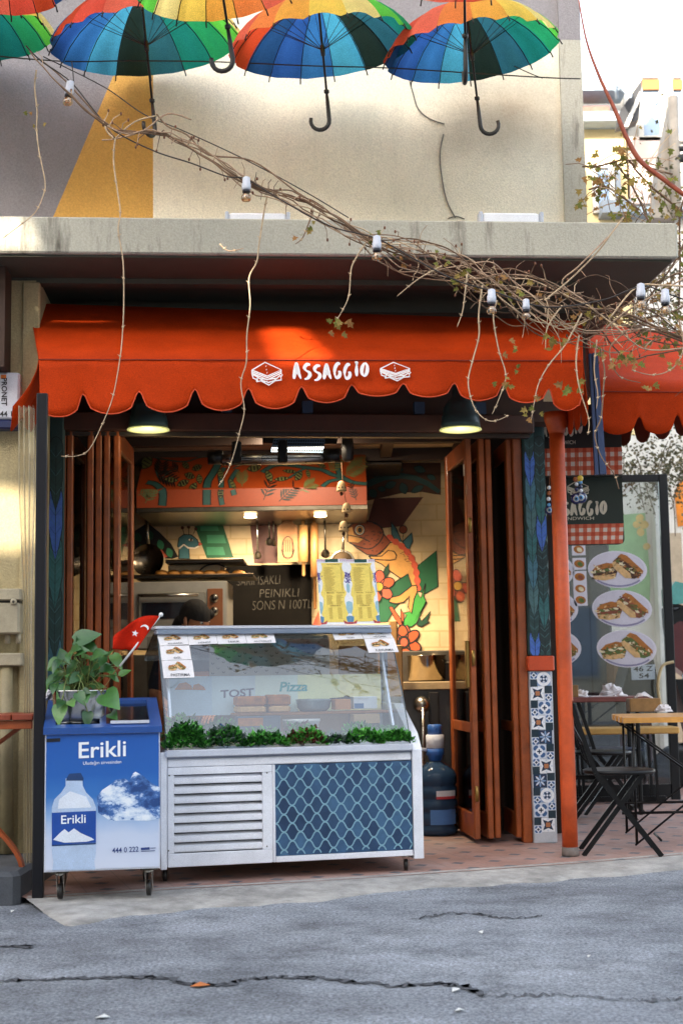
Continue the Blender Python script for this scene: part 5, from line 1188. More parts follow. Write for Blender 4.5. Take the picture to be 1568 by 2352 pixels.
    cl = lambda s_: min(s1, max(s0, s_)); cz = lambda z: min(z1, max(z0, z))
    for r_ in range(-1, 11):
        for k in range(-1, 10):
            sc0 = s0+per*(k+(.0 if r_ % 2 else .5)); pts = []
            for i in range(13): s_ = sc0-per/2+per*i/12; pts.append((s_, wav(r_, s_)))
            for i in range(13): s_ = sc0+per/2-per*i/12; pts.append((s_, wav(r_+1, s_)))
            pp = [(cl(a), cz(b)) for a, b in pts]
            if max(a for a, b in pp)-min(a for a, b in pp) > .006 and max(b for a, b in pp)-min(b for a, b in pp) > .006: tp.poly([P(a, b, .001) for a, b in pp], j.choice(navs))
    tp.build('tile_panel', t)
    ln = MB(); lm = M('wave_line', '7ba4b6', .35, var=.12, scale=30)
    for r_ in range(0, 11):
        run = []
        for i in range(121):
            s_ = s0+(s1-s0)*i/120; z = wav(r_, s_)
            if z0+.003 < z < z1-.003: run.append(P(s_, z, .0035))
            else:
                if len(run) > 2: ln.line(run, .0068, -FC.b, lm)
                run = []
        if len(run) > 2: ln.line(run, .0068, -FC.b, lm)
    ln.build('wave_lines', t)
    # casters
    for s_, d in ((sL-.0, .1), (sR-.03, .03), (sL+.02, .75), (sR-.03, .78)):
        f_, w_ = MB(), MB(); caster(f_, w_, FC.w(s_, d, zb+.003)); cs = f_.build('caster', t); w_.build('wheel', cs)
    # ---- glass housing
    gs0, gs1 = sL-.004, sR
    def solve(u, v, target):
        lo, hi = 0., 1.2
        for _ in range(40):
            mid = (lo+hi)/2
            if uv(u, v, mid)[0] < target: lo = mid
            else: hi = mid
        return (lo+hi)/2
    dt = solve(895, 1452, gs1); dt = min(.5, max(.3, dt)); zt0 = (uv(365, 1463, dt)[1]+uv(892, 1449, dt)[1])/2; zt1 = (uv(365, 1439, dt)[1]+uv(892, 1434, dt)[1])/2
    dz = lambda z: .012+(dt-.012)*max(0, min(1, (z-zg)/(zt0-zg)))**1.22
    def gp(u, v, off=0.):
        d = .2
        for _ in range(12): a, z = uv(u, v, d-off); d = dz(z)
        return FC.w(a, d-off, z)
    rows = [[FC.w(gs0+(gs1-gs0)*k/6, dz(zg+(zt0-zg)*i/12), zg+(zt0-zg)*i/12) for k in range(7)] for i in range(13)]
    MB().grid(rows, CGL).build('front_glass', t)
    side = lambda s_: [FC.w(s_, dz(zg+(zt0-zg)*i/10), zg+(zt0-zg)*i/10) for i in range(11)]+[FC.w(s_, D_-.08, zt0), FC.w(s_, D_-.08, zg)]
    for s_ in (gs0+.002, gs1-.002): MB().poly(side(s_), CGL).build('side_glass', t)
    for s_ in (gs0, gs1): MB().tube(side(s_)[:11], .0032, M('glass_edge', '3c4a50', .2), 6).build('glass_edge', t)
    MB().bbox((gs0-.008, dt-.03, zt0), (gs1+.002, dt+.09, (zt0+zt1)/2+.003), M('rail_grey', '8592a6', .35, .4, var=.06), FC, .006).build('rail_lower', t)
    MB().bbox((gs0-.012, dt-.02, (zt0+zt1)/2+.0035), (gs1+.002, dt+.16, zt1), WPS, FC, .008).build('top_rail', t)
    MB().slab([FC.w(gs0, dt+.09, zt1-.03), FC.w(gs0, dt+.16, zt1-.03), FC.w(gs0, D_, zt0-.1), FC.w(gs0, D_, zt0-.13)], FC.a*(gs1-gs0), CGL).build('rear_glass', t)
    # interior
    sm = M('case_inner', 'b7bdc6', .35, .2, var=.08)
    MB().box((gs0+.01, .03, zg+.001), (gs1-.01, D_-.06, zg+.012), sm, FC).build('deck', t)
    mb = MB()
    for s_, d0 in ((gs0+.045, .1), (gs1-.05, .1)): mb.bar(FC.w(s_, .12, zg+.02), FC.w(s_, dt+.06, zt0-.01), .03, .012, WPS, FC.a)
    mb.build('inner_bracket', t)
    MB().box((uv(872, 1500, .55)[0], .54, zg+.013), (uv(888, 1500, .55)[0], .56, zt0), M('mullion_grey', '68717d', .4), FC).build('rear_mullion', t)
    # banner printed TOST / Pizza across the rear sill
    bd = .50; B = lambda u, v, o=0: FC.p(u, v, bd-o); zb1 = uv(620, 1551, bd)[1]; zb0 = uv(620, 1640, bd)[1]; bs0 = uv(386, 1560, bd)[0]; bs1 = uv(874, 1545, bd)[0]; n = -FC.b
    bp = MB(); pal = [M('banner_%d' % i, c, .4, var=.05) for i, c in enumerate(('bcd2e6', 'c8dce8', 'd3e4de', 'e2e5b8', 'e8e3b0'))]
    for k in range(5): bp.box((bs0+(bs1-bs0)*k/5, bd, zb0), (bs0+(bs1-bs0)*(k+1)/5, bd+.012, zb1), pal[k], FC)
    bn = bp.build('banner', t)
    bt = MB(); textmesh(bt, 'TOST', B(*cg3(765, 425), .002), B(*cg3(1140, 400), .002), B(*cg3(765, 335), .002), M('tost_purple', '4d4a6c', .6, var=0), bold=.02)
    bt.build('tost_lettering', bn)
    bt = MB(); textmesh(bt, 'Pizza', B(*cg4(0, 322), .002), B(*cg4(290, 318), .002), B(*cg4(0, 222), .002), M('pizza_teal', '3f9aa0', .6, var=0), bold=.025, shear=.15); bt.build('pizza_lettering', bn)
    for i in range(2):
        k = MB(); k.poly([B(*cg3(x, y), .002) for x, y in ([(250, 330), (300, 260), (380, 245), (440, 285), (450, 330)], [(450, 330), (465, 275), (520, 260), (580, 300), (600, 335)])[i]], SND['crust']); k.build('printed_bun', bn)
    return t, gp, dt, zt1, zg, gs0, gs1, dz, zt0
CTR, GP, CDT, CZT, CZG, CS0, CS1, CDZ, CZT0 = counter()
def cards():
    cw = M('card_white', 'e2dfe2', .6, var=.04); ck = M('card_ink', '454850', .7, var=0)
    L = [(cg1, [(55, 222), (390, 210), (410, 335), (85, 350)], 'KLAS\u0130K', 0), (cg1, [(393, 212), (708, 200), (734, 325), (413, 342)], 'H\u0130ND\u0130', 1), (cg1, [(711, 200), (1030, 195), (1062, 322), (738, 330)], 'TAVUK', 2), (cg1, [(1034, 195), (1355, 188), (1387, 315), (1066, 322)], 'ANTR\u0130KOT', 3),
         (cg1, [(85, 353), (415, 345), (440, 502), (105, 514)], 'D\u0130L', 4), (cg1, [(105, 517), (445, 507), (475, 705), (130, 715)], 'PASTIRMA', 5), (cg2, [(437, 180), (750, 165), (800, 270), (480, 285)], 'TON', 6), (cg2, [(753, 165), (1070, 150), (1135, 261), (804, 270)], 'VEGAN', 7), (cg2, [(806, 273), (1140, 263), (1195, 420), (858, 428)], 'KAVURMA', 8)]
    for c, Q, s_, k in L:
        P = [GP(*c(*q), .004) for q in Q]; n = (P[1]-P[0]).cross(P[3]-P[0]).normalized(); n = -n if n.y > 0 else n
        def T(x, y, P=P): return (P[0]*(1-x)+P[1]*x)*(1-y)+(P[3]*(1-x)+P[2]*x)*y
        mb = MB(); g = 5; rows = [[T(i/g, j_/g) for i in range(g+1)] for j_ in range(g+1)]; mb.grid(rows, cw); o = mb.build('price_card', CTR)
        o['label'] = 'white card with a sandwich picture and the word %s' % s_
        m2 = MB(); sandwich(m2, lambda x, y: T(.14+.66*x, .04+.64*y), n, k, .002); m2.build('sandwich_print', o)
        w = min(.62, .085*len(s_)); x0 = .5-w/2+.05
        m3 = MB(); textmesh(m3, s_, T(x0, .93)+n*.003, T(x0+w, .93)+n*.003, T(x0, .76)+n*.003, ck, bold=.005); m3.build('card_lettering', o)
cards()
def inside_counter():
    uv = FC.uv
    # clipped foliage clumps along the glass
    gm = [M('plastic_leaf%d' % i, c, .45, var=.25, scale=40) for i, c in enumerate(('2a5f24', '3f8a30', '57a53f', '1d4a1f'))]; rm = M('plastic_red', '5a2c24', .5, var=.3); gy = M('plastic_grey', '4c5a56', .6, var=.3)
    j = random.Random(11)
    def clump(u0, u1, vt, lab, n, mats, d0=.035, d1=.17):
        a = uv(u0, 1700, .06)[0]; b = uv(u1, 1700, .06)[0]; zt = uv((u0+u1)/2, vt, .1)[1]; c = FC.w((a+b)/2, .1, CZG+.013)
        t = thing('artificial_foliage', c, lab, 'plastic plant'); mb = MB(); st = MB()
        for k in range(int(n*3.2)):
            s_ = j.uniform(a, b); fr_ = j.random()**1.5; d = .022+(d1-.022)*fr_; e = 1-abs((s_-(a+b)/2)/((b-a)/2))**4; z = CZG+.012+(zt-CZG+.005)*e*(.62+.38*fr_)*j.uniform(.0, .94)
            p = FC.w(s_, d, z); dr = Vector((j.uniform(-1, 1), j.uniform(-1.2, .3), j.uniform(-.1, 1.1))).normalized(); L = j.uniform(.022, .042); sd = dr.cross(Vector((j.uniform(-.5, .5), -.6, .8))).normalized()*L*.32; nn = dr.cross(sd).normalized()*L*.12
            m = mats[j.randrange(len(mats))]
            mb.add([p, p+dr*L*.45+sd+nn, p+dr*L, p+dr*L*.45-sd+nn, p+dr*L*.5], [(0, 1, 4), (1, 2, 4), (2, 3, 4), (3, 0, 4)], m)
        mb.build('leaves', t)
        for k in range(14): s_ = j.uniform(a+.01, b-.01); p = FC.w(s_, j.uniform(d0, d1), CZG+.013); st.tube([p, p+Vector((j.uniform(-.02, .02), 0, (zt-CZG)*.6))], .0018, gm[3], 4)
        st.build('stems', t)
    clump(384, 470, 1648, 'dense dark green plastic foliage at the far left end of the display case', 900, gm)
    clump(470, 560, 1656, 'green plastic foliage beside the blue feather in the display case', 520, [gm[0], gm[1], gm[3], gy], .05)
    clump(556, 655, 1680, 'low green plastic foliage beneath the two bread loaves', 620, gm)
    clump(655, 742, 1668, 'green plastic foliage with reddish tips before the white tub', 620, [gm[1], gm[2], rm, gm[1], rm])
    clump(738, 800, 1692, 'grey green plastic foliage right of the white tub', 280, [gy, gm[0], gy])
    clump(792, 870, 1670, 'bright green plastic foliage under the cardboard boxes', 560, gm[1:])
    clump(866, 938, 1676, 'bright green plastic foliage at the right end of the display case', 560, gm[:3])
    fb = M('feather_print', '34507f', .6, var=.2); P = lambda u, v, d=.05: FC.p(u, v, d)
    tag(MB().slab([P(505, 1660), P(520, 1672), P(545, 1700), P(562, 1718), P(528, 1712), P(508, 1694)], FC.b*.006, fb).build('blue_feather'), 'small dark blue feather shape tucked into the foliage behind the glass', 'ornament')
    # plank shelf and the food on it
    sd = .30; a, z = uv(545, 1638, sd); b, z2 = uv(912, 1632, sd); z = (z+z2)/2
    t = thing('serving_plank', FC.w((a+b)/2, sd+.08, z), 'thin wooden serving plank carrying bread inside the glass case', 'shelf')
    MB().bbox((a, sd, z-.014), (b, sd+.2, z), PINED, FC, .006).build('plank', t)
    for s_ in (a+.05, b-.08): MB().box((s_, sd+.08, CZG+.013), (s_+.02, sd+.1, z-.0145), WPS, FC).build('support', t)
    lo = M('loaf_crust', 'a5672f', .6, var=.35, scale=22, bump=.2); li = M('loaf_crumb', 'caa371', .7, var=.2, scale=30)
    for u0, u1, v0, lab in ((548, 612, 1600, 'square toast loaf on the plank, the left of the two'), (619, 668, 1596, 'square toast loaf on the plank, the right of the two')):
        x0, x1 = uv(u0, 1620, sd+.02)[0], uv(u1, 1620, sd+.02)[0]; zt = uv(u0, v0, sd+.02)[1]
        t2 = thing('toast_loaf', FC.w((x0+x1)/2, sd+.1, z), lab, 'bread'); MB().bbox((x0, sd+.02, z+.001), (x1, sd+.17, z+.035), li, FC, .01).build('crumb', t2); MB().bbox((x0-.002, sd+.018, z+.0355), (x1+.002, sd+.172, zt), lo, FC, .014).build('crust', t2)
    c = FC.w(uv(720, 1620, sd+.1)[0], sd+.1, z); t2 = thing('glass_pan', c, 'clear glass pan with a black knobbed handle on the plank', 'pan')
    MB().lathe([(0, .003), (.07, .003), (.088, .02), (.095, .06), (.098, .066), (.09, .058), (.08, .02), (0, .01)], c, M('smoky_glass', '8a949c', .08, .0, var=.1, spec=.9), 26).build('bowl', t2)
    hb = MB(); hb.tube([c+FC.a*.09+Vector((0, 0, .06)), c+FC.a*.17+Vector((0, -.02, .065))], .01, BPL, 8); hb.ball(c+FC.a*.185+Vector((0, -.02, .062)), .022, BPL, 12); hb.build('handle', t2)
    for u0, u1, v0, v1, d, col, lab in ((770, 806, 1606, 1630, .0, 'c98a54', 'small orange printed carton on the plank beside the glass pan'), (812, 866, 1600, 1628, .02, 'd6dbe4', 'white and blue printed carton at the right end of the plank'), (812, 872, 1640, 1662, -.05, 'b99a74', 'flat carton with a bread picture under the plank')):
        x0, x1 = uv(u0, 1620, sd+d)[0], uv(u1, 1620, sd+d)[0]; zt = uv((u0+u1)/2, v0, sd+d)[1]; zb = uv((u0+u1)/2, v1, sd+d)[1]; zb = max(z+.001, zb) if v1 < 1635 else zb
        t2 = thing('carton', FC.w((x0+x1)/2, sd+d, zb), lab, 'carton'); MB().bbox((x0, sd+d, zb), (x1, sd+d+.09, max(zt, zb+.03)), M('carton_'+col, col, .6, var=.1), FC, .003).build('box', t2)
        if col == 'd6dbe4': MB().box((x0+.004, sd+d-.0012, zb+.004), ((x0+x1)/2-.01, sd+d-.0004, zb+.03), M('carton_blue', '3f6a9f', .6), FC).build('label_print', t2)
    x0, x1 = uv(658, 1680, .22)[0], uv(748, 1680, .22)[0]; zt = uv(700, 1652, .22)[1]
    t2 = thing('tub', FC.w((x0+x1)/2, .3, CZG+.013), 'round white plastic tub under the plank in the display case', 'tub')
    MB().lathe([(.08, .001), (.098, zt-CZG-.03), (.102, zt-CZG-.026), (.102, zt-CZG-.014), (0, zt-CZG-.013)], FC.w((x0+x1)/2, .33, CZG+.013), M('tub_white', 'dcdcdc', .4, var=.04), 28).build('body', t2)
    x0, x1 = uv(545, 1660, .22)[0], uv(645, 1660, .22)[0]; zt = uv(600, 1645, .22)[1]
    t2 = thing('storage_box', FC.w((x0+x1)/2, .3, CZG+.013), 'grey storage box with an orange picture under the bread plank', 'box'); MB().bbox((x0, .22, CZG+.013), (x1, .29, zt), M('box_grey', '5a6270', .5), FC, .004).build('body', t2)
    MB().box((x0+.004, .2185, zt-.05), ((x0+x1)/2+.02, .2195, zt-.008), SND['crust'], FC).build('picture', t2)
    # patterned wrapping sheet and brown board standing behind
    d = .66; a, z1 = uv(481, 1462, d); b, z0 = uv(757, 1549, d)
    wpm = M('wrap_grey', 'b5b1aa', .7, var=.18, scale=7); t2 = thing('wrapping_sheet', FC.w((a+b)/2, d, z0), 'grey patterned wrapping paper sheet standing behind the glass', 'sheet')
    MB().box((a, d, z0-.1), (b, d+.004, z1), wpm, FC).build('sheet', t2); mk = MB(); ink = M('wrap_ink', '3b3a3a', .7, var=0)
    for r_ in range(8):
        for k in range(11):
            s_ = a+(b-a)*(k+.3+.5*(r_ % 2))/11.3; z = z0+(z1-z0)*(r_+.5)/8+.006*(k % 3); mk.line([FC.w(s_-.007, d-.0008, z+.006), FC.w(s_-.004, d-.0008, z-.002), FC.w(s_+.003, d-.0008, z-.002), FC.w(s_+.007, d-.0008, z+.005)], .0035, -FC.b, ink)
    mk.build('pattern', t2)
    a, z1 = uv(778, 1484, d); b, z0 = uv(868, 1552, d); tag(MB().bbox((a, d, z0-.1), (b, d+.02, z1), M('brown_board', '8a6a3c', .6, var=.15), FC, .004).build('brown_board'), 'flat olive brown board standing behind the glass right of the wrapping sheet', 'board')
inside_counter()
def menus():
    ym = M('menu_yellow', 'f4da6c', .6, var=.1, scale=14); wm = M('menu_white', 'f0f0f4', .6, var=.05); ink = M('menu_ink', 'a07a2c', .7, var=0); gn = M('menu_green', '22504a', .6, var=.1); pu = M('menu_purple', '5c4a9a', .6, var=.2); bl = M('menu_blue', '5f93b8', .6, var=.2); rd = M('menu_red', 'b84a50', .6, var=.1); lb = M('menu_pale', '9cc4d2', .6, var=.15); pk = M('menu_pink', 'c0a0b8', .6)
    d0 = CDT+.05; c = c7
    for k, (Q, heads, lab) in enumerate((([(200, 225), (705, 218), (785, 1346), (272, 1356)], ('SANDWICH', 'MEZZE', 'TOASTS', 'DRINKS'), 'yellow printed menu sheet on the counter top, the left of two'), ([(706, 230), (1190, 225), (1290, 1330), (786, 1346)], ('SANDWICH', 'PIZZA', 'TOST', 'CORBALAR'), 'yellow printed menu sheet on the counter top, the right of two'))):
        P = [FC.p(*c(*q), d0+.002*k) for q in Q]; zb = min(P[2].z, P[3].z); n = -FC.b
        for i in (2, 3): P[i].z = max(P[i].z-.0, CZT+.0015)
        T = lambda x, y, o=0.: (P[0]*(1-x)+P[1]*x)*(1-y)+(P[3]*(1-x)+P[2]*x)*y+n*o
        t = thing('menu_sheet', (P[2]+P[3])/2, lab, 'menu')
        MB().slab([T(0, 0), T(1, 0), T(1, 1), T(0, 1)], FC.b*.0015, wm).build('sheet', t)
        j = random.Random(20+k); m = MB(); L_, R_ = [], []
        for i in range(25): y = .06+.9*i/24; e = .12+.04*math.sin(i*.9)+j.uniform(-.015, .015)-(.06 if y > .8 else 0); L_.append((e, y)); R_.append((1-e+.0, y))
        m.poly([T(x, y, .0008) for x, y in L_+R_[::-1]], ym); m.build('yellow_field', t)
        m = MB(); m.poly([T(x, y, .001) for x, y in ((.28, .0), (.72, .0), (.72, .048), (.28, .048))], gn)
        for i in range(14):
            x = i/14
            if not .24 < x < .72: m.poly([T(x+a*.055, y+b*.02, .001) for y in (.005,) for a, b in ((0, 0), (1, 0), (1, 1), (0, 1))], pk); m.poly([T(x+a*.03, .027+b*.018, .001) for a, b in ((0, 0), (1, 0), (1, 1), (0, 1))], pk)
        for sd in (0, 1):
            for i in range(40): x = abs(j.gauss(0, .045)); y = j.uniform(.21, .36); m.poly([T(min(1, max(0, (x if sd == 0 else 1-x)+a*.02)), y+b*.012, .0012+.0002*(i % 3)) for a, b in ((-1, 0), (0, -1), (1, 0), (0, 1))], pu)
            X = lambda x: x if sd == 0 else 1-x
            m.poly([T(X(x), y, .001) for x, y in ((0, .36), (.06, .4), (.05, .5), (0, .52))], lb); m.poly([T(X(x), y, .001) for x, y in ((0, .64), (.1, .66), (.12, .75), (.05, .84), (0, .82))], lb)
            m.poly([T(X(x), y, .0012) for x, y in ((0, .865), (.13, .88), (.12, .93), (.08, .97), (0, .975))], bl); m.poly([T(X(x), y, .0013) for x, y in ((0, .96), (.1, .965), (.24, .93), (.2, .985), (0, .995))], rd)
        m.build('ornament', t)
        tx = MB()
        for s_, x, y, w in ((heads[0], .33, .095, .42), (heads[1], .27, .525, .24), (heads[2], .58, .525, .28), (heads[3], .36, .72, .34)): textmesh(tx, s_, T(x, y, .0016), T(x+w, y, .0016), T(x, y-.02, .0016), M('menu_head', '8a5a1c', .7, var=0), bold=.01)
        for i in range(30):
            y = .125+i*.0125
            if y < .49: x = .2+.03*(i % 2); tx.line([T(x, y, .0014), T(x+j.uniform(.2, .4), y, .0014)], .0014, n, ink); tx.line([T(.78, y, .0014), T(.83, y, .0014)], .0014, n, ink)
        for i in range(12): y = .55+i*.0125; tx.line([T(.25, y, .0014), T(.4+j.uniform(0, .08), y, .0014)], .0014, n, ink); tx.line([T(.58, y, .0014), T(.72+j.uniform(0, .1), y, .0014)], .0014, n, ink)
        for i in range(14): y = .745+i*.0125; tx.line([T(.3, y, .0014), T(.42, y, .0014)], .0014, n, ink); tx.line([T(.6, y, .0014), T(.74, y, .0014)], .0014, n, ink)
        tx.build('lettering', t)
menus()
# ---------------------------------------------------------------- ice cream style water cooler chest
FK = Fr((0, 6.85), math.atan(.17))
def cooler():
    uv = FK.uv; C = lambda x, y, o=0.: FK.p(*c2(x, y), -o); s0 = uv(*c2(332, 1500))[0]; s1 = uv(*c2(1187, 1500))[0]; zb = uv(*c2(760, 2026))[1]; zf = uv(*c2(760, 1012))[1]; zr = uv(*c2(760, 985))[1]+.012
    zk = uv(330, 1604, .62)[1]; n = -FK.b; d1 = .62
    t = thing('drinks_cooler', FK.w((s0+s1)/2, .3, FZ), 'blue and white chest cooler on casters with a water bottle poster front', 'cooler')
    sd = M('cooler_body', 'd3d7e2', .35, var=.05); lidm = M('cooler_blue', '234c90', .35, var=.12, scale=8)
    slope = (zk-zr)/d1
    MB().slab([FK.w(s0, d, z) for d, z in ((.004, zb), (.004, zf), (d1, zf+slope*d1), (d1, zb))], FK.a*(s1-s0), sd).build('body', t)
    fr = lambda a, b, d0_, d1_, h, lift=0.: [FK.w(a, d0_, zf+.002+lift+slope*d0_), FK.w(b, d0_, zf+.002+lift+slope*d0_), FK.w(b, d1_, zf+.002+lift+slope*d1_), FK.w(a, d1_, zf+.002+lift+slope*d1_)]
    lid = MB(); h = Vector((0, 0, zr-zf)); W = s1-s0
    for a, b, e, g in ((s0-.008, s1+.008, -.012, .06), (s0-.008, s1+.008, d1-.05, d1+.01), (s0-.008, s0+.045, .0605, d1-.0505), (s1-.045, s1+.008, .0605, d1-.0505), (s0+W*.5-.015, s0+W*.5+.015, .0605, d1-.0505)): p = fr(a, b, e, g, 0); lid.hexa(p+[q+h for q in p], lidm)
    ld = lid.build('lid_frame', t)
    g = MB(); p = fr(s0+.046, s1-.046, .061, d1-.051, 0, .012); g.quad(*p, Mglass('lid_glass', (.55, .6, .65), .25, .08)); g.build('lid_glass', ld)
    MB().quad(*fr(s0+.02, s1-.02, .05, d1-.04, 0, -.0015), M('lid_under', '77808c', .6, var=.3, scale=5)).build('inner_cover', t)
    hb = MB(); hb.box((uv(*c2(820, 975))[0], .035, zr+.014), (uv(*c2(1110, 965))[0], .05, zr+.028), M('lid_handle', 'c9ccd2', .3), FK); hb.build('handle', ld)
    # printed front: sky gradient, snow mountain, bottle
    m, nt, b = newmat('poster_print'); co = N(nt, 'ShaderNodeTexCoord').outputs['Object']; sx = N(nt, 'ShaderNodeSeparateXYZ'); nt.links.new(co, sx.inputs[0]); mr = N(nt, 'ShaderNodeMapRange'); mr.inputs[1].default_value = zb-FZ; mr.inputs[2].default_value = zf-FZ; nt.links.new(sx.outputs[2], mr.inputs[0])
    nz = noise(nt, 7, 5, .6, co); f_ = math_(nt, 'ADD', mr.outputs[0], math_(nt, 'MULTIPLY', math_(nt, 'SUBTRACT', nz.outputs[0], .5), .10))
    r_ = ramp(nt, f_, [(0, lin('cfd6e8')), (.26, lin('c3cfe6')), (.4, lin('8fb0da')), (.54, lin('3a76be')), (.7, lin('2560b0')), (1, lin('1f56a8'))]); nt.links.new(r_.outputs[0], b.inputs['Base Color']); b.inputs['Roughness'].default_value = .3
    MB().box((s0+.006, -.0006, zb+.008), (s1-.006, .003, zf-.002), m, FK).build('poster', t)
    pw = M('poster_white', 'dfe6f2', .35, var=.04); pb = M('poster_blue', '1c4a9e', .35, var=.1, scale=10); pmid = M('poster_mid', '6f94c8', .35, var=.25, scale=14); pdk = M('poster_navy', '23406f', .35, var=.2, scale=14); plt = M('poster_light', 'b4c8e4', .35, var=.1, scale=9)
    def F_(mb, pts, mt, o): mb.poly([C(x, y, o) for x, y in pts], mt)
    mm_, nt2, b2 = newmat('mountain_snow'); co2 = N(nt2, 'ShaderNodeTexCoord').outputs['Object']; mp2 = N(nt2, 'ShaderNodeMapping'); mp2.inputs['Rotation'].default_value = (0, R(35), 0); mp2.inputs['Scale'].default_value = (7, 7, 11); nt2.links.new(co2, mp2.inputs[0])
    nz2 = noise(nt2, 1., 7, .68, mp2.outputs[0]); nt2.links.new(ramp(nt2, nz2.outputs[0], [(.40, lin('24457f')), (.48, lin('4a74b4')), (.52, lin('bccfe8')), (.60, lin('e6edf6'))]).outputs[0], b2.inputs['Base Color']); b2.inputs['Roughness'].default_value = .35
    mo = MB(); F_(mo, [(720, 1480), (760, 1430), (820, 1390), (860, 1355), (925, 1345), (960, 1370), (985, 1310), (1005, 1295), (1060, 1325), (1110, 1370), (1187, 1415), (1187, 1640), (1100, 1660), (950, 1655), (820, 1660), (730, 1600)], mm_, .0016)
    mo.build('mountain_print', t)
    bo = MB(); F_(bo, [(488, 1345), (612, 1345), (615, 1400), (640, 1450), (690, 1500), (712, 1560), (712, 1900), (700, 1960), (708, 2020), (390, 2026), (398, 1960), (386, 1900), (386, 1560), (405, 1500), (455, 1450), (488, 1400)], plt, .0016)
    F_(bo, [(515, 1310), (600, 1305), (622, 1345), (618, 1362), (492, 1362), (495, 1345)], pdk, .0022); F_(bo, [(440, 1500), (520, 1440), (640, 1480), (680, 1560), (430, 1570)], pw, .0021)
    F_(bo, [(386, 1600), (712, 1585), (712, 1820), (386, 1838)], pb, .0026); F_(bo, [(395, 1800), (450, 1745), (480, 1720), (510, 1745), (550, 1715), (600, 1750), (680, 1785), (700, 1800), (640, 1815), (480, 1822)], pw, .0031)
    F_(bo, [(386, 1838), (712, 1822), (712, 1832), (386, 1848)], pdk, .0031); bo.build('bottle_print', t)
    tx = MB(); ey = M('poster_lettering', 'eef2f8', .4, var=0)
    textmesh(tx, 'Erikli', C(585, 1197, .003), C(935, 1180, .003), C(585, 1078, .003), ey, bold=.012); tx.build('brand_lettering', t)
    tx = MB(); textmesh(tx, 'Uluda\u011f\u0131n zirvesinden', C(617, 1252, .003), C(900, 1240, .003), C(617, 1218, .003), ey); tx.build('tagline', t)
    tx = MB(); textmesh(tx, 'Erikli', C(455, 1683, .0035), C(637, 1674, .0035), C(455, 1620, .0035), ey, bold=.01); tx.build('label_lettering', t)
    tx = MB(); nv = M('poster_ink', '2a3f7c', .5, var=0); textmesh(tx, '444 0 222', C(832, 1900, .003), C(1028, 1888, .003), C(832, 1860, .003), nv, bold=.01); tx.line([C(1045, 1868, .003), C(1110, 1863, .003)], .011, n, nv); tx.line([C(1115, 1862, .003), C(1155, 1860, .003)], .003, n, nv); tx.line([C(1045, 1886, .003), C(1150, 1880, .003)], .003, n, nv); tx.build('phone_lettering', t)
    tx = MB(); tx.poly([C(x, y, .003) for x, y in ((345, 1052), (448, 1046), (448, 1072), (345, 1078))], M('badge', '121826', .3)); tx.build('badge', t)
    for s_, d in ((s0+.07, .07), (s1-.05, .07), (s0+.07, .54), (s1-.05, .54)):
        f_, w_ = MB(), MB(); f_.bbox((s_-.04, d-.03, zb-.012), (s_+.04, d+.05, zb-.001), STEELD, FK, .003); caster(f_, w_, FK.w(s_, d, zb-.012), .036); cs = f_.build('caster', t); w_.build('wheel', cs)
    return t, zr, slope, s0, s1
CLR, KZR, KSL, KS0, KS1 = cooler()
def heart(mb, p, dr, nr, L, mat, j):
    """pothos leaf: heart outline, folded along the midrib with a drooping tip"""
    dr = dr.normalized(); sd = dr.cross(nr).normalized(); nr = sd.cross(dr).normalized(); W = L*.36; fold = j.uniform(.1, .4); cur = j.uniform(.1, .4)
    pr = [(0, 0), (-.08, .45), (.1, .92), (.32, 1.0), (.55, .8), (.78, .42), (1, 0)]
    mid = [p+dr*L*x-nr*L*cur*x*x for x in (0, .12, .32, .55, .78, 1)]; vs = list(mid); lf = []; fs = []
    for sg in (-1, 1):
        e = [p+dr*L*x+sd*sg*W*w+nr*(W*w*fold)-nr*L*cur*max(0, x)**2 for x, w in pr[1:6]]; i0 = len(vs); vs += e
        idx = [i0+k for k in range(5)]
        q = [(0, idx[0], idx[1]), (0, idx[1], 1), (1, idx[1], idx[2], 2), (2, idx[2], idx[3], 3), (3, idx[3], idx[4], 4), (4, idx[4], 5)]
        fs += [f if sg > 0 else tuple(reversed(f)) for f in q]
    mb.add(vs, fs, mat, True)
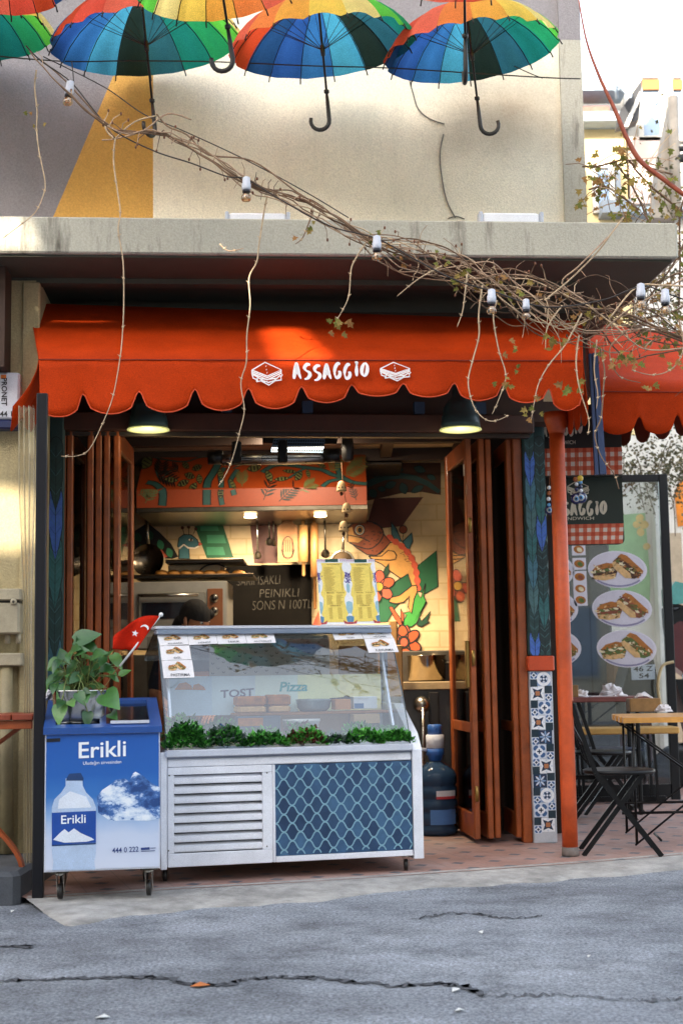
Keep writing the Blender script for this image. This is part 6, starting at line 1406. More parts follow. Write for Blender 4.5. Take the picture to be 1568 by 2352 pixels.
def potplant():
    j = random.Random(21); zl = lambda d: KZR+KSL*d; d0 = .24; s_ = FK.uv(182, 1650, .2)[0]; c = FK.w(s_, d0, zl(d0)+.004)
    t = thing('potted_plant', c, 'leafy green pothos plant in a shiny steel pot on the blue cooler lid', 'potted plant')
    r1 = FK.uv(245, 1640, d0)[0]-s_; zt = FK.uv(182, 1612, d0)[1]-c.z; zt = max(.12, min(.2, zt)); bz = -.035
    MB().lathe([(r1*.9, bz), (r1*.93, bz+.01), (r1*.97, zt*.6), (r1, zt-.006), (r1*1.03, zt), (r1*.98, zt), (r1*.94, zt-.02), (0, zt-.02)], c, M('pot_zinc', 'b9b8b6', .25, 1., var=.18, scale=6), 36).build('pot', t)
    MB().lathe([(0, .004), (r1*.9, 0), ], c+Vector((0, 0, zt-.018)), M('soil', '3a2a1c', .95, var=.3, scale=40, bump=.5), 24).build('soil', t)
    lm = [M('pothos%d' % i, q, .38, var=.22, scale=18) for i, q in enumerate(('2f5a28', '3f6f33', '234a22', '557f3c'))]; mb = MB(); st = MB(); stm = M('pothos_stem', '6b7a3c', .6)
    top = c+Vector((0, 0, zt)); K = lambda x, y, d: FK.p(*c2(x, y), d)
    spots = [(640, 295, 190, 0), (560, 330, 90, 1), (545, 380, 120, 2), (470, 440, 130, 1), (530, 520, 120, 0), (420, 500, 110, 1), (600, 400, 110, 2), (680, 380, 120, 1), (720, 420, 140, 0), (800, 420, 110, 3), (640, 540, 110, 2), (430, 590, 120, 1), (560, 600, 110, 0), (590, 640, 160, 2), (500, 650, 100, 0), (700, 520, 90, 2), (790, 530, 100, 0), (830, 590, 80, 1), (730, 660, 90, 1), (460, 700, 120, 2), (600, 750, 110, 0), (530, 780, 110, 2), (440, 850, 150, 1), (820, 760, 220, 2), (835, 870, 120, 0), (650, 900, 110, 1), (640, 700, 70, 0), (380, 620, 110, 2), (390, 490, 110, 3), (450, 780, 90, 1), (870, 470, 120, 1), (930, 560, 90, 0), (690, 460, 100, 1), (620, 460, 100, 3), (510, 440, 90, 2), (760, 470, 90, 2), (575, 700, 90, 1), (490, 580, 90, 0), (680, 590, 100, 0), (400, 670, 90, 1)]
    for k, (x, y, L, a) in enumerate(spots+[(x+j.uniform(-45, 45), y+j.uniform(-35, 55), L*.8, a) for x, y, L, a in spots if 430 < y < 760]):
        dd = d0+j.uniform(-.17, .10) if k < 40 else d0+j.uniform(-.05, .17)
        if y > 740: dd = d0-r1-.03
        p = K(x, y, dd); L = L*.00068*1.05; out = (p-top); out.z *= .5; dr = (out.normalized()*.6+Vector((j.uniform(-.6, .6), j.uniform(-.8, .2), j.uniform(-1.1, .2))))
        if x == 640 and y == 295: dr = Vector((.9, -.1, .25))
        nr = Vector((j.uniform(-.4, .4), -.75, j.uniform(.3, 1)))
        heart(mb, p-dr.normalized()*L*.45, dr, nr, L, lm[(a+k) % 4], j)
        a0 = top+Vector((j.uniform(-.05, .05), j.uniform(-.05, .05), -.015)); b0 = p-dr.normalized()*L*.45
        st.tube(cm([a0, a0.lerp(b0, .5)+Vector((0, 0, .04 if y < 740 else .09)), b0], 4), .0022, stm, 5)
    mb.build('leaves', t); st.build('stems', t)
    # flag stuck in the pot
    P = lambda x, y, d=.1: K(x, y, d); base = P(720, 775, .2)
    f = thing('flag', base, 'small red flag with white crescent and star on a white stick in the plant pot', 'flag')
    A, B = P(888, 515), P(1188, 138); st = MB(); st.tube([base, P(770, 680, .15), P(860, 545, .12), A], .0028, M('cane', '8a6a3c', .7), 6); st.build('cane', f)
    MB().tube([A, B], .0055, M('stick_white', 'dcdcdc', .4), 8).build('stick', f); MB().ball(B+Vector((.004, 0, .004)), .011, M('stick_white', 'dcdcdc'), 10).build('finial', f)
    fc = Mcloth('flag_red', 'cf2a12', .3); up = [(1184, 142), (1120, 138), (1050, 148), (985, 180), (915, 235), (865, 270), (840, 300)]; lo = [(1010, 396), (990, 396), (960, 392), (930, 388), (895, 392), (860, 388), (836, 388)]
    rows = []
    for i in range(9):
        w = i/8; row = []
        for q in cm([((a[0]*(1-w)+b[0]*w), (a[1]*(1-w)+b[1]*w), 0) for a, b in zip(up, lo)], 4): row.append(P(q.x, q.y, .1+.014*math.sin(q.x/38+w*2)))
        rows.append(row)
    MB().grid(rows, fc).build('cloth', f, solid=.0012)
    wh = M('flag_white', 'e8e4e4', .7, var=0); mb = MB(); nn = -FK.b; cx, cy = 1002, 270
    mb.poly([P(cx+(27 if k % 2 == 0 else 11)*math.sin(k*math.pi/5+.2), cy-(27 if k % 2 == 0 else 11)*math.cos(k*math.pi/5+.2), .078) for k in range(10)], wh); mb.build('star', f)
    cr = []
    for k in range(13): a = -2.6+k*.24; cr.append((1072+32*math.cos(a), 232+26*math.sin(a)))
    for k in range(13): a = .28-k*.24; cr.append((1064+28*math.cos(a*.95-.05), 243+24*math.sin(a*.95-.05)))
    MB().poly([P(x, y, .078) for x, y in cr], wh).build('crescent', f)
    # folded newspaper behind the pot
    pm = M('newsprint', 'c9c9cf', .8, var=.25, scale=25); c0 = K(375, 745, .42); mb = MB(); rows = []
    for i in range(6): rows.append([K(330+22*k, 690+i*16-10*math.sin(k*1.9+i), .40+.03*math.sin(k*2.3+i*1.1)) for k in range(6)])
    mb.grid(rows, pm, False); tag(mb.build('crumpled_newspaper', solid=.002), 'crumpled white newspaper lying behind the steel plant pot', 'paper')
potplant()
def waterbottle():
    b = PZ(1003, 1917, FZ); bl = M('bottle_blue', '2c3f55', .12, var=.15, spec=.7, coat=.4); ring = []
    t = thing('water_bottle', b, 'large dark blue water bottle with a blue and white hand pump behind the counter', 'water bottle')
    zz = lambda v: PY(1003, v, b.y).z-b.z; R_ = .133; zs = zz(1775); zn = zz(1740)
    prof = [(.0, 0), (R_-.02, 0), (R_, .02)]
    for k in range(4): z = .05+k*(zs-.06)/4; prof += [(R_, z), (R_-.008, z+.012), (R_-.008, z+.02), (R_, z+.032)]
    prof += [(R_, zs-.02), (R_-.015, zs+.015), (.07, zs+.055), (.034, zs+.075), (.03, zn)]
    m, nt, bs = newmat('bottle_pc'); bs.inputs['Base Color'].default_value = (*lin('37506e'), 1); bs.inputs['Roughness'].default_value = .08; bs.inputs['Transmission Weight'].default_value = .35; bs.inputs['IOR'].default_value = 1.3
    MB().lathe(prof, b, m, 36).build('bottle', t)
    pb = M('pump_blue', '2f5fa8', .4, var=.05); pw = M('pump_white', 'd4d6de', .4, var=.05); v = [1740, 1722, 1700, 1690, 1664]
    z1, z2, z3, z4 = zz(1735), zz(1718), zz(1688), zz(1664)
    MB().lathe([(.034, zn-.02), (.04, z1-.03), (.05, z1), (.056, z1+.004), (.056, z2)], b, pb, 24).build('pump_base', t); MB().lathe([(.057, z2), (.058, z3), (.05, z3+.003)], b, pw, 24).build('pump_collar', t); MB().lathe([(.045, z3), (.045, z4-.006), (.038, z4), (0, z4)], b, pb, 24).build('pump_button', t)
    MB().tube([b+Vector((-.05, -.01, z2-.01)), b+Vector((-.1, -.02, z2-.005)), b+Vector((-.13, -.02, z2-.02))], .011, pw, 8).build('spout', t)
    def lab(v0, v1, a0, a1, mt, nm, o):
        rows = [[b+Vector(((R_+o)*math.sin(a0+(a1-a0)*k/12), -(R_+o)*math.cos(a0+(a1-a0)*k/12), zz(v))) for k in range(13)] for v in (v0, v1)]; MB().grid(rows, mt).build(nm, t)
    lab(1856, 1890, -.35, 1.0, M('label_blue', '4a78b4', .5, var=.1), 'label', .002); lab(1813, 1826, -.05, 1.0, M('label_white', 'd9d6da', .5), 'sticker', .002); lab(1826, 1832, -.05, 1.0, M('label_red', 'b8383c', .5), 'sticker', .002)
waterbottle()
# ================================================================ right side: signs, glass screen, tables, chairs
cr2 = crop(1900, 1600, 788); cw = crop(2100, 2000, 588); ct = crop(2100, 2550, 588, 1537); cu = crop(2100, 1300, 588)
GNG = [M('gingham_red', 'b8401c', .6, var=.08), M('gingham_pale', 'dcc9bd', .6, var=.05), M('gingham_mid', 'c9694a', .6, var=.08)]
SGN = M('sign_green', '16261c', .5, var=.12); SLT = M('sign_letter', 'ddd3bd', .6, var=.05)
def gingham(mb, T, n, o, nx, ny):
    for i in range(nx):
        for k in range(ny):
            m = GNG[1] if i % 2 and k % 2 else GNG[0] if not (i % 2 or k % 2) else GNG[2]
            mb.poly([T((i+a)/nx, (k+b)/ny)+n*o for a, b in ((0, 0), (1, 0), (1, 1), (0, 1))], m)
def signs():
    S = Pl(9.1); n = S.n
    # lower sign
    t = thing('shop_sign', S(1340, 1250), 'lower dark green sandwich shop sign with red gingham border hanging behind the orange post', 'sign')
    corner = [(1243, 1097), (1427, 1094), (1433, 1240), (1430, 1247), (1422, 1250), (1246, 1254)]
    MB().slab([S(u, v) for u, v in corner], (0, .03, 0), SGN).build('board', t)
    T = lambda x, y: (S(1245, 1206)*(1-x)+S(1431, 1202)*x)*(1-y)+(S(1247, 1252)*(1-x)+S(1429, 1248)*x)*y
    mb = MB(); gingham(mb, T, n, .0012, 20, 5); mb.build('gingham_border', t)
    mb = MB(); P = lambda x, y: S(*cr2(x, y), .0015); brush(mb, 'ASSAGGIO', lambda x, y: P(500+475*x, 752+100*y-8*x), n, SLT, .017, 3); mb.build('lettering', t)
    mb = MB(); textmesh(mb, 'SANDWICH', P(605, 893), P(868, 888), P(605, 868), SLT); mb.build('small_lettering', t)
    mb = MB(); emblem(mb, lambda x, y: P(660+168*x, 585+125*y), SLT, .006, n); mb.build('emblem', t)
    # upper sign, higher under the awning
    S2 = Pl(8.95); t = thing('shop_sign', S2(1340, 1090), 'upper dark sandwich shop sign in the shade above the other with gingham foot', 'sign')
    MB().slab([S2(1243, 935), S2(1425, 925), S2(1428, 1092), S2(1246, 1095)], (0, .05, 0), M('sign_black', '141612', .5)).build('board', t)
    T2 = lambda x, y: (S2(1246, 1031)*(1-x)+S2(1427, 1027)*x)*(1-y)+(S2(1247, 1093)*(1-x)+S2(1428, 1089)*x)*y
    mb = MB(); gingham(mb, T2, S2.n, .0012, 20, 6); mb.build('gingham_border', t)
    Q = lambda x, y: S2(*cu(x, y), .0015); mb = MB(); brush(mb, 'ASSAGGIO', lambda x, y: Q(90+425*x, 950+170*y-30*x), S2.n, SLT, .012, 5); mb.build('lettering', t)
    mb = MB(); textmesh(mb, 'SANDWICH', Q(190, 1205), Q(435, 1195), Q(190, 1165), SLT); mb.build('small_lettering', t)
    # blue plank
    bm_ = M('plank_blue', '34466a', .6, var=.2, scale=10, bump=.2, bscale=40); B = Pl(8.15)
    t = thing('wooden_plank', B(1378, 1090), 'dull blue painted plank hanging upright beside the second awning', 'plank')
    a, b, c, d = B(1352, 812), B(1370, 810), B(1390, 1088), B(1366, 1090)
    mid = lambda p, q, k: p.lerp(q, k)
    MB().slab([a, mid(a, b, .30), mid(d, c, .36), d], (0, .035, 0), bm_).build('board', t)
    MB().slab([p+Vector((.004, -.006, 0)) for p in (mid(a, b, .32), b, c, mid(d, c, .38))], (0, .04, 0), bm_).build('board', t)
    # evil eye bead strings
    nv = M('bead_navy', '121a46', .15, var=0, coat=.5); wv = M('bead_white', 'dfe4ea', .2, var=0); lb = M('bead_light', '5f9fd0', .2, var=0); yl = M('bead_yellow', 'd9b83c', .3, var=0); cc = M('bead_clay', '9a5a34', .4)
    Y = 8.3
    def string(us, lab):
        u0, seq = us; t = thing('bead_string', PY(u0, seq[-1][1], Y), lab, 'charm'); MB().tube([PY(u0+2, seq[0][1]-60, Y), PY(u0, seq[-1][1], Y)], .0018, cc, 4).build('cord', t)
        for du, v, r_, m in seq:
            p = PY(u0+du, v, Y-.012); mb = MB()
            if r_ > .02: mb.lathe([(0, -.007), (r_*.8, -.006), (r_, 0), (r_*.8, .006), (0, .007)], p, nv, 18, (0, 1, 0)); mb.lathe([(r_*.55, 0), (0, .0025)], p+Vector((0, -.0075, 0)), wv, 14, (0, -1, 0)); mb.lathe([(r_*.36, 0), (0, .002)], p+Vector((0, -.0102, 0)), lb, 12, (0, -1, 0)); mb.lathe([(r_*.18, 0), (0, .002)], p+Vector((0, -.0124, 0)), nv, 10, (0, -1, 0))
            else: mb.ball(p, r_, m, 10)
            mb.build('bead', t)
    string((1331, [(0, 1099, .02, yl), (1, 1108, .012, lb), (0, 1118, .014, nv), (2, 1127, .012, wv), (2, 1143, .036, nv)]), 'string of evil eye beads with a yellow bead hanging before the lower sign')
    string((1321, [(0, 1101, .016, cc), (2, 1112, .012, wv), (2, 1124, .013, nv), (1, 1146, .034, nv)]), 'string of dark evil eye beads tangled just left of the yellow one')
    string((1260, [(0, 1120, .012, wv), (0, 1133, .014, cc), (-1, 1146, .013, wv), (0, 1160, .012, lb), (1, 1172, .03, nv)]), 'string of pale beads hanging between the feather pillar and the orange post')
    string((1271, [(-2, 1118, .012, cc), (-2, 1134, .012, nv), (-2, 1150, .012, wv), (-1, 1164, .026, nv)]), 'string of brown beads hanging against the left side of the orange post')
signs()
def screen():
    Y = 11.3; S = Pl(Y); fm = M('screen_black', '17181b', .45, .4)
    P = lambda u, v: S(u, v); xr0 = P(1522, 1090); xr1 = P(1545, 1818); z1 = P(1470, 1090).z; xl = P(1236, 1300).x; xr = P(1535, 1450).x
    t = thing('glass_screen', Vector(((xl+xr)/2, Y, FZ)), 'black framed glass screen carrying oval plate stickers behind the tables', 'glass screen')
    MB().bbox((xr-.035, Y-.02, FZ), (xr+.035, Y+.03, z1), fm, None, .005).build('post', t); MB().bbox((xl, Y-.02, z1-.06), (xr-.036, Y+.03, z1-.002), fm, None, .005).build('top_rail', t); MB().bbox((xl, Y-.02, FZ+.02), (xr-.036, Y+.03, FZ+.12), fm, None, .005).build('bottom_rail', t)
    MB().bbox((xl-.05, Y-.02, FZ), (xl-.001, Y+.03, z1), fm, None, .005).build('post', t)
    MB().box((xl, Y, FZ+.121), (xr-.036, Y+.008, z1-.061), Mglass('screen_glass', (.8, .84, .86), .05, .02)).build('pane', t)
    pl = M('plate_print', 'd4cfdb', .5, var=.06); rim = M('plate_rim', 'e0dce6', .5, var=.04); sh = M('plate_edge', '8f8aa8', .5)
    n = S.n
    for cx, cy, w, h, seed, lab in ((1417, 1308, 68, 42.5, 0, 'oval plate sticker with a dark sandwich, the highest on the glass'), (1427.5, 1398, 69, 43, 2, 'oval plate sticker with a pale sandwich, the middle one on the right of the glass'), (1438, 1490, 69, 43, 3, 'oval plate sticker with a green filled sandwich, the lowest on the right of the glass'),
                                   (1256, 1310, 62, 42, 1, 'oval plate sticker half hidden behind the orange post, highest on its side'), (1265, 1398, 62, 42, 0, 'oval plate sticker half hidden behind the orange post, middle of its side'), (1272, 1488, 62, 43, 1, 'oval plate sticker half hidden behind the orange post, lowest of its side')):
        mb = MB(); Q = lambda x, y, o=.0: S(cx+x, cy+y, .003+o); mb.poly([Q(x, y) for x, y in ell(0, 0, w, h, .06, 32)], rim); mb.poly([Q(x, y, .0012) for x, y in ell(-1, -2, w*.93, h*.9, .06, 32)], pl)
        mb.line([Q(x, y, .0016) for x, y in ell(0, 0, w*.93, h*.9, .06, 32)[3:13]], .014, n, sh); o = mb.build('plate_sticker', t); o['label'] = lab
        m2 = MB(); sandwich(m2, lambda x, y: Q(-w*.98+w*1.95*x, -h*1.0+h*1.85*y), n, seed, .002); m2.build('sandwich_print', o)
    mb = MB(); k = 0
    for v in (1170+62, 1262, 1295, 1325, 1352, 1378):
        q = lambda x, y, o: S(1327+(v-1240)*.04+x, v+y, .003+o); mb.poly([q(x, y, 0) for x, y in ((-16, -13), (15, -14), (16, 13), (-15, 14))], rim); mb.poly([q(x, y, .001) for x, y in ell(0, 0, 12, 9, .2, 12)], SND['crust']); mb.poly([q(x, y, .0018) for x, y in ell(2, 1, 7, 5, .6, 9)], SND[['red', 'cream', 'green'][k % 3]]); k += 1
    o = mb.build('menu_pictures', t); 
screen()
BI = M('bistro_iron', '141416', .4, .5, var=.2, scale=30); NVW = M('navy_slats', '1b2740', .5, var=.2, scale=12, bump=.1)
YWD = M('table_yellow_wood', 'c98f42', .38, var=.25, scale=6, bump=.1, bscale=25, coat=.2)
def bistro(loc, rz, label, seatm=None, round_=True, backslats=True):
    t = thing('bistro_chair', loc, label, 'chair', 'folding bistro chairs at the tables'); t.rotation_euler.z = 0; c, s_ = math.cos(rz), math.sin(rz)
    W = lambda x, y, z: Vector(loc)+Vector((x*c-y*s_, x*s_+y*c, z)); fl = seatm or BI; m = MB()
    # chair faces +x; seat at .45
    if round_:
        m.lathe([(.19, -.012), (.2, -.008), (.2, .006), (.19, .01)], W(0, 0, .45), fl, 32); m.build('seat', t)
        g = MB()
        for k in range(6):
            a = k*1.047; g.poly([W(.12*math.cos(a)+.03*math.cos(q), .12*math.sin(a)+.03*math.sin(q), .4605) for q in [i*.7 for i in range(9)]], M('seat_gap', '4a463f', .6, var=.3))
        g.poly([W(.04*math.cos(q), .04*math.sin(q), .4605) for q in [i*.7 for i in range(9)]], M('seat_gap', '4a463f')); g.build('seat_pattern', t)
    else:
        for k in range(6): MB().bbox((-.2+.068*k, -.19, .44), (-.2+.068*k+.06, .19, .455), fl, Fr((loc[0], loc[1]), rz) if False else None) if False else None
        for k in range(6):
            x = -.2+.068*k; MB().hexa([W(x, -.19, .44+loc[2]*0), W(x+.06, -.19, .44), W(x+.06, .19, .44), W(x, .19, .44), W(x, -.19, .456), W(x+.06, -.19, .456), W(x+.06, .19, .456), W(x, .19, .456)], fl).build('seat_slat', t)
    for sg in (-.165, .165):
        m = MB(); m.bar(W(-.27, sg, .86), W(-.14, sg, .45), .012, .026, BI, (c, s_, 0)); m.bar(W(-.14, sg, .45), W(.2, sg*1.05, .0), .012, .028, BI, (c, s_, 0)); m.bbox
        m.build('leg', t)
        m = MB(); m.bar(W(.12, sg*.82, .44), W(-.22, sg*.9, .0), .012, .026, BI, (c, s_, 0)); m.build('leg', t)
        MB().bbox((-.02, -.012, 0), (.03, .012, .02), BI, Fr((W(.265, sg*1.05, 0).x, W(.265, sg*1.05, 0).y), rz)).build('foot', t) if False else None
    m = MB(); m.tube([W(-.25, -.15, .012), W(-.25, .15, .012)], .008, BI, 6); m.build('stretcher', t)
    m = MB(); m.tube([W(.2, -.17, .085), W(.2, .17, .085)], .007, BI, 6); m.build('stretcher', t)
    m = MB()
    if round_:
        rows = []
        for k in range(7): a = -1+2*k/6; rows.append([W(-.295-.02*(1-a*a), .165*a, .83), W(-.275-.02*(1-a*a), .165*a, .74)])
        m.grid(rows, BI); m.build('back_panel', t, solid=.006)
        m = MB(); m.tube(cm([W(-.27, -.165, .86-.03), W(-.31, -.1, .87), W(-.315, 0, .875), W(-.31, .1, .87), W(-.27, .165, .83)], 5), .008, BI, 6)
        for k in range(5): y = -.11+.055*k; m.tube([W(-.27, y, .74), W(-.21, y, .62), W(-.2, y, .6)], .005, BI, 5)
        m.tube([W(-.2, -.165, .6), W(-.2, .165, .6)], .007, BI, 6); m.build('back_frame', t)
    else:
        for z0 in (.68, .80): MB().hexa([W(-.27-(z0-.68)*.4, -.2, z0), W(-.25-(z0-.68)*.4, -.2, z0), W(-.25-(z0-.68)*.4, .2, z0), W(-.27-(z0-.68)*.4, .2, z0), W(-.295-(z0-.68)*.4, -.2, z0+.1), W(-.275-(z0-.68)*.4, -.2, z0+.1), W(-.275-(z0-.68)*.4, .2, z0+.1), W(-.295-(z0-.68)*.4, .2, z0+.1)], fl).build('back_slat', t)
    return t
def seating():
    # chair positions from the photo: seat centre pixel and its height .45 above the floor
    def seat(u, v): p = PZ(u, v, FZ+.45); p.z = FZ; return p
    bistro(seat(1420, 1770), R(-6), 'black iron folding bistro chair with round seat nearest the street')
    bistro(seat(1396, 1732)+Vector((0, .25, 0)), R(-4), 'black iron folding bistro chair with round seat behind the nearest one')
    _p = PY(1395, 1706, 10.35); _p.z = FZ; bistro(_p, R(4), 'folding chair with navy blue wooden slats behind the orange post', NVW, False)
    # yellow slatted table
    zt = FZ+.74; a = PZ(1430, 1649, zt); b = PZ(1372, 1628, zt); ex = Vector((1, .06, 0)).normalized(); dpt = b-a
    if dpt.length > .8: dpt = dpt.normalized()*.8
    t = thing('slatted_table', a+ex*.5+dpt*.5+Vector((0, 0, -.74)), 'yellow brown slatted wooden table top on thin black iron legs', 'table')
    L = 1.1; nsl = 7
    for k in range(nsl):
        p = a+dpt*(k/nsl); q = a+dpt*((k+.9)/nsl); h = Vector((0, 0, -.03)); o = -.012 if k % 2 else 0
        MB().hexa([p+h+ex*o, p+ex*L+h, q+ex*L+h, q+h+ex*o, p+ex*o, p+ex*L, q+ex*L, q+ex*o], YWD).build('slat', t)
    fr0 = lambda x, y, z: a+ex*x+dpt*y+Vector((0, 0, z-.74))
    for y in (.1, .88):
        MB().tube([fr0(.02, y, .70), fr0(.95, y, .02)], .006, BI, 8).build('leg', t); MB().tube([fr0(.95, y, .70), fr0(.05, y, .02)], .006, BI, 8).build('leg', t); MB().tube([fr0(.06, y, .03), fr0(.06, y+.001, .72)], .008, BI, 8).build('leg', t)
        MB().tube([fr0(-.02, y, .2), fr0(1.05, y, .2)], .008, BI, 6).build('stretcher', t)
    MB().tube([fr0(.05, .1, .7), fr0(.05, .88, .7)], .008, BI, 6).build('cross_bar', t)
    # napkin boxes and crumpled napkins
    nb = M('napkin_box_wood', '8f6a3c', .5, var=.25, scale=14); np_ = M('napkin', 'e2dcdc', .85, var=.05)
    def nbox(p, w, lab):
        t = thing('napkin_box', p, lab, 'napkin box'); MB().bbox((p.x-w/2, p.y-.06, p.z), (p.x+w/2, p.y+.06, p.z+.085), nb, None, .004).build('box', t)
        m = MB(); rows = [[p+Vector((-w*.3+w*.6*i/5, -.03+.012*k+.01*math.sin(i*2+k), .075+.05*math.sin(.4+i*.5)*(1-abs(k-2)/4)+.008*math.sin(i*3.1+k*2))) for i in range(6)] for k in range(5)]; m.grid(rows, np_); m.build('napkins', t, solid=.001)
    def crumple(p, r_, lab, seed):
        j = random.Random(seed); vs = []; fs = []; n = 12
        for i in range(7):
            th = math.pi*.55*i/6
            for k in range(n): q = 2*math.pi*k/n; rr = r_*(1+j.uniform(-.3, .3)); vs.append(p+Vector((rr*math.sin(th)*math.cos(q)*1.1, rr*math.sin(th)*math.sin(q), rr*.9*max(0, math.cos(th)))))
        for i in range(6):
            for k in range(n): l = (k+1) % n; fs.append((i*n+k, i*n+n+k, i*n+n+l, i*n+l))
        tag(MB().add(vs, fs, np_).build('crumpled_napkin'), lab, 'napkin')
    zt1 = zt+.001
    p = PZ(1477, 1634, zt1); nbox(p, .2, 'wooden napkin box with white napkins on the yellow slatted table'); crumple(PZ(1523, 1634, zt1), .045, 'crumpled white napkin beside the napkin box on the yellow table', 3)
    # second table (reddish) further back with its own napkin box
    rw = M('table_rose_wood', '7a4038', .45, var=.25, scale=9); z2 = FZ+.74; Y2 = 10.1; f = lambda u, v: PY(u, v, Y2)
    x0 = f(1300, 1605).x; x1 = f(1395+150, 1590).x; x1 = f(1548, 1600).x; zz = f(1450, 1600).z
    c = PY(1400, 1595, Y2); x0 = PY(1250, 1600, Y2).x; x1 = PY(1492, 1592, Y2).x
    t = thing('cafe_table', Vector(((x0+x1)/2, Y2+.2, FZ)), 'dark reddish cafe table behind the yellow one near the glass screen', 'table'); MB().bbox((x0, Y2, zz-.035), (x1, Y2+.42, zz), rw, None, .006).build('top', t)
    for x in (x0+.08, x1-.1):
        for y in (Y2+.04, Y2+.36): MB().bbox((x, y, FZ), (x+.03, y+.03, zz-.036), BI).build('leg', t)
    MB().box((x0+.112, Y2+.05, FZ+.25), (x1-.102, Y2+.08, FZ+.28), BI).build('stretcher', t)
    nbox(PY(1290, 1596, Y2+.12) if False else Vector((PY(1292, 1590, Y2+.1).x, Y2+.1, zz+.001)), .2, 'wooden napkin box on the reddish table behind the orange post'); crumple(Vector((PY(1334, 1590, Y2+.1).x, Y2+.1, zz+.001)), .05, 'crumpled white napkin next to the napkin box on the reddish table', 4)
    crumple(Vector((PY(1404, 1590, Y2+.15).x, Y2+.15, zz+.001)), .085, 'large crumpled white paper wrapper in the middle of the reddish table', 5)
    tag(MB().bbox((PY(1355, 1590, Y2).x, Y2+.03, zz+.001), (PY(1407, 1590, Y2).x, Y2+.1, zz+.008), np_, None, .002).build('paper_slip'), 'flat white paper slip lying on the front of the reddish table', 'paper')
    # long bench with pale yellow board
    Y3 = 10.95; zb = PY(1400, 1672, Y3).z; x0 = PY(1262, 1672, Y3).x; x1 = PY(1560, 1668, Y3).x
    t = thing('bench', Vector(((x0+x1)/2, Y3+.15, FZ)), 'long low bench with a pale yellow board on black legs behind the bistro chairs', 'bench'); MB().bbox((x0, Y3, zb-.05), (x1, Y3+.3, zb), M('bench_pale', 'c79a52', .45, var=.2, scale=7), None, .01).build('seat', t)
    for x in (x0+.25, x1-.18):
        for y in (Y3+.03, Y3+.24): m = MB(); m.bar((x, y, FZ), (x-.02, y, zb-.051), .022, .022, BI); m.build('leg', t)
    MB().bbox((x0+.05, Y3+.1, FZ+.01), (x1-.1, Y3+.14, FZ+.05), BI).build('foot_rail', t)
seating()
# ================================================================ vine, lights, cables
def jit(p, a, j): return p+Vector((j.uniform(-a, a), j.uniform(-a, a), j.uniform(-a, a)))
TWIG = [M('twig_%d' % i, c, .8, var=.3, scale=30) for i, c in enumerate(('a2876e', '7c6049', 'b89f80', '68503c'))]
VL = [Mcloth('vine_leaf_%d' % i, c, .35) for i, c in enumerate(('86783e', '96824a', '6a6c36', '9a7448', '767a3e'))]
def vleaf(mb, p, dr, nr, L, mat):
    """lobed, slightly folded vine leaf"""
    dr = dr.normalized(); sd = dr.cross(nr); sd = sd.normalized() if sd.length > 1e-4 else dr.orthogonal().normalized(); nn = sd.cross(dr)
    pt = lambda x, y: p+dr*L*x+sd*L*y+nn*L*(.28*abs(y)-.18*x*x)
    vs = [pt(*q) for q in ((0, 0), (.0, .16), (.12, .5), (.34, .22), (.62, .40), (.66, .15), (1, 0), (.66, -.15), (.62, -.40), (.34, -.22), (.12, -.5), (.0, -.16), (.4, 0))]
    mb.add(vs, [(12, i, (i+1) % 12) for i in range(12)], mat)
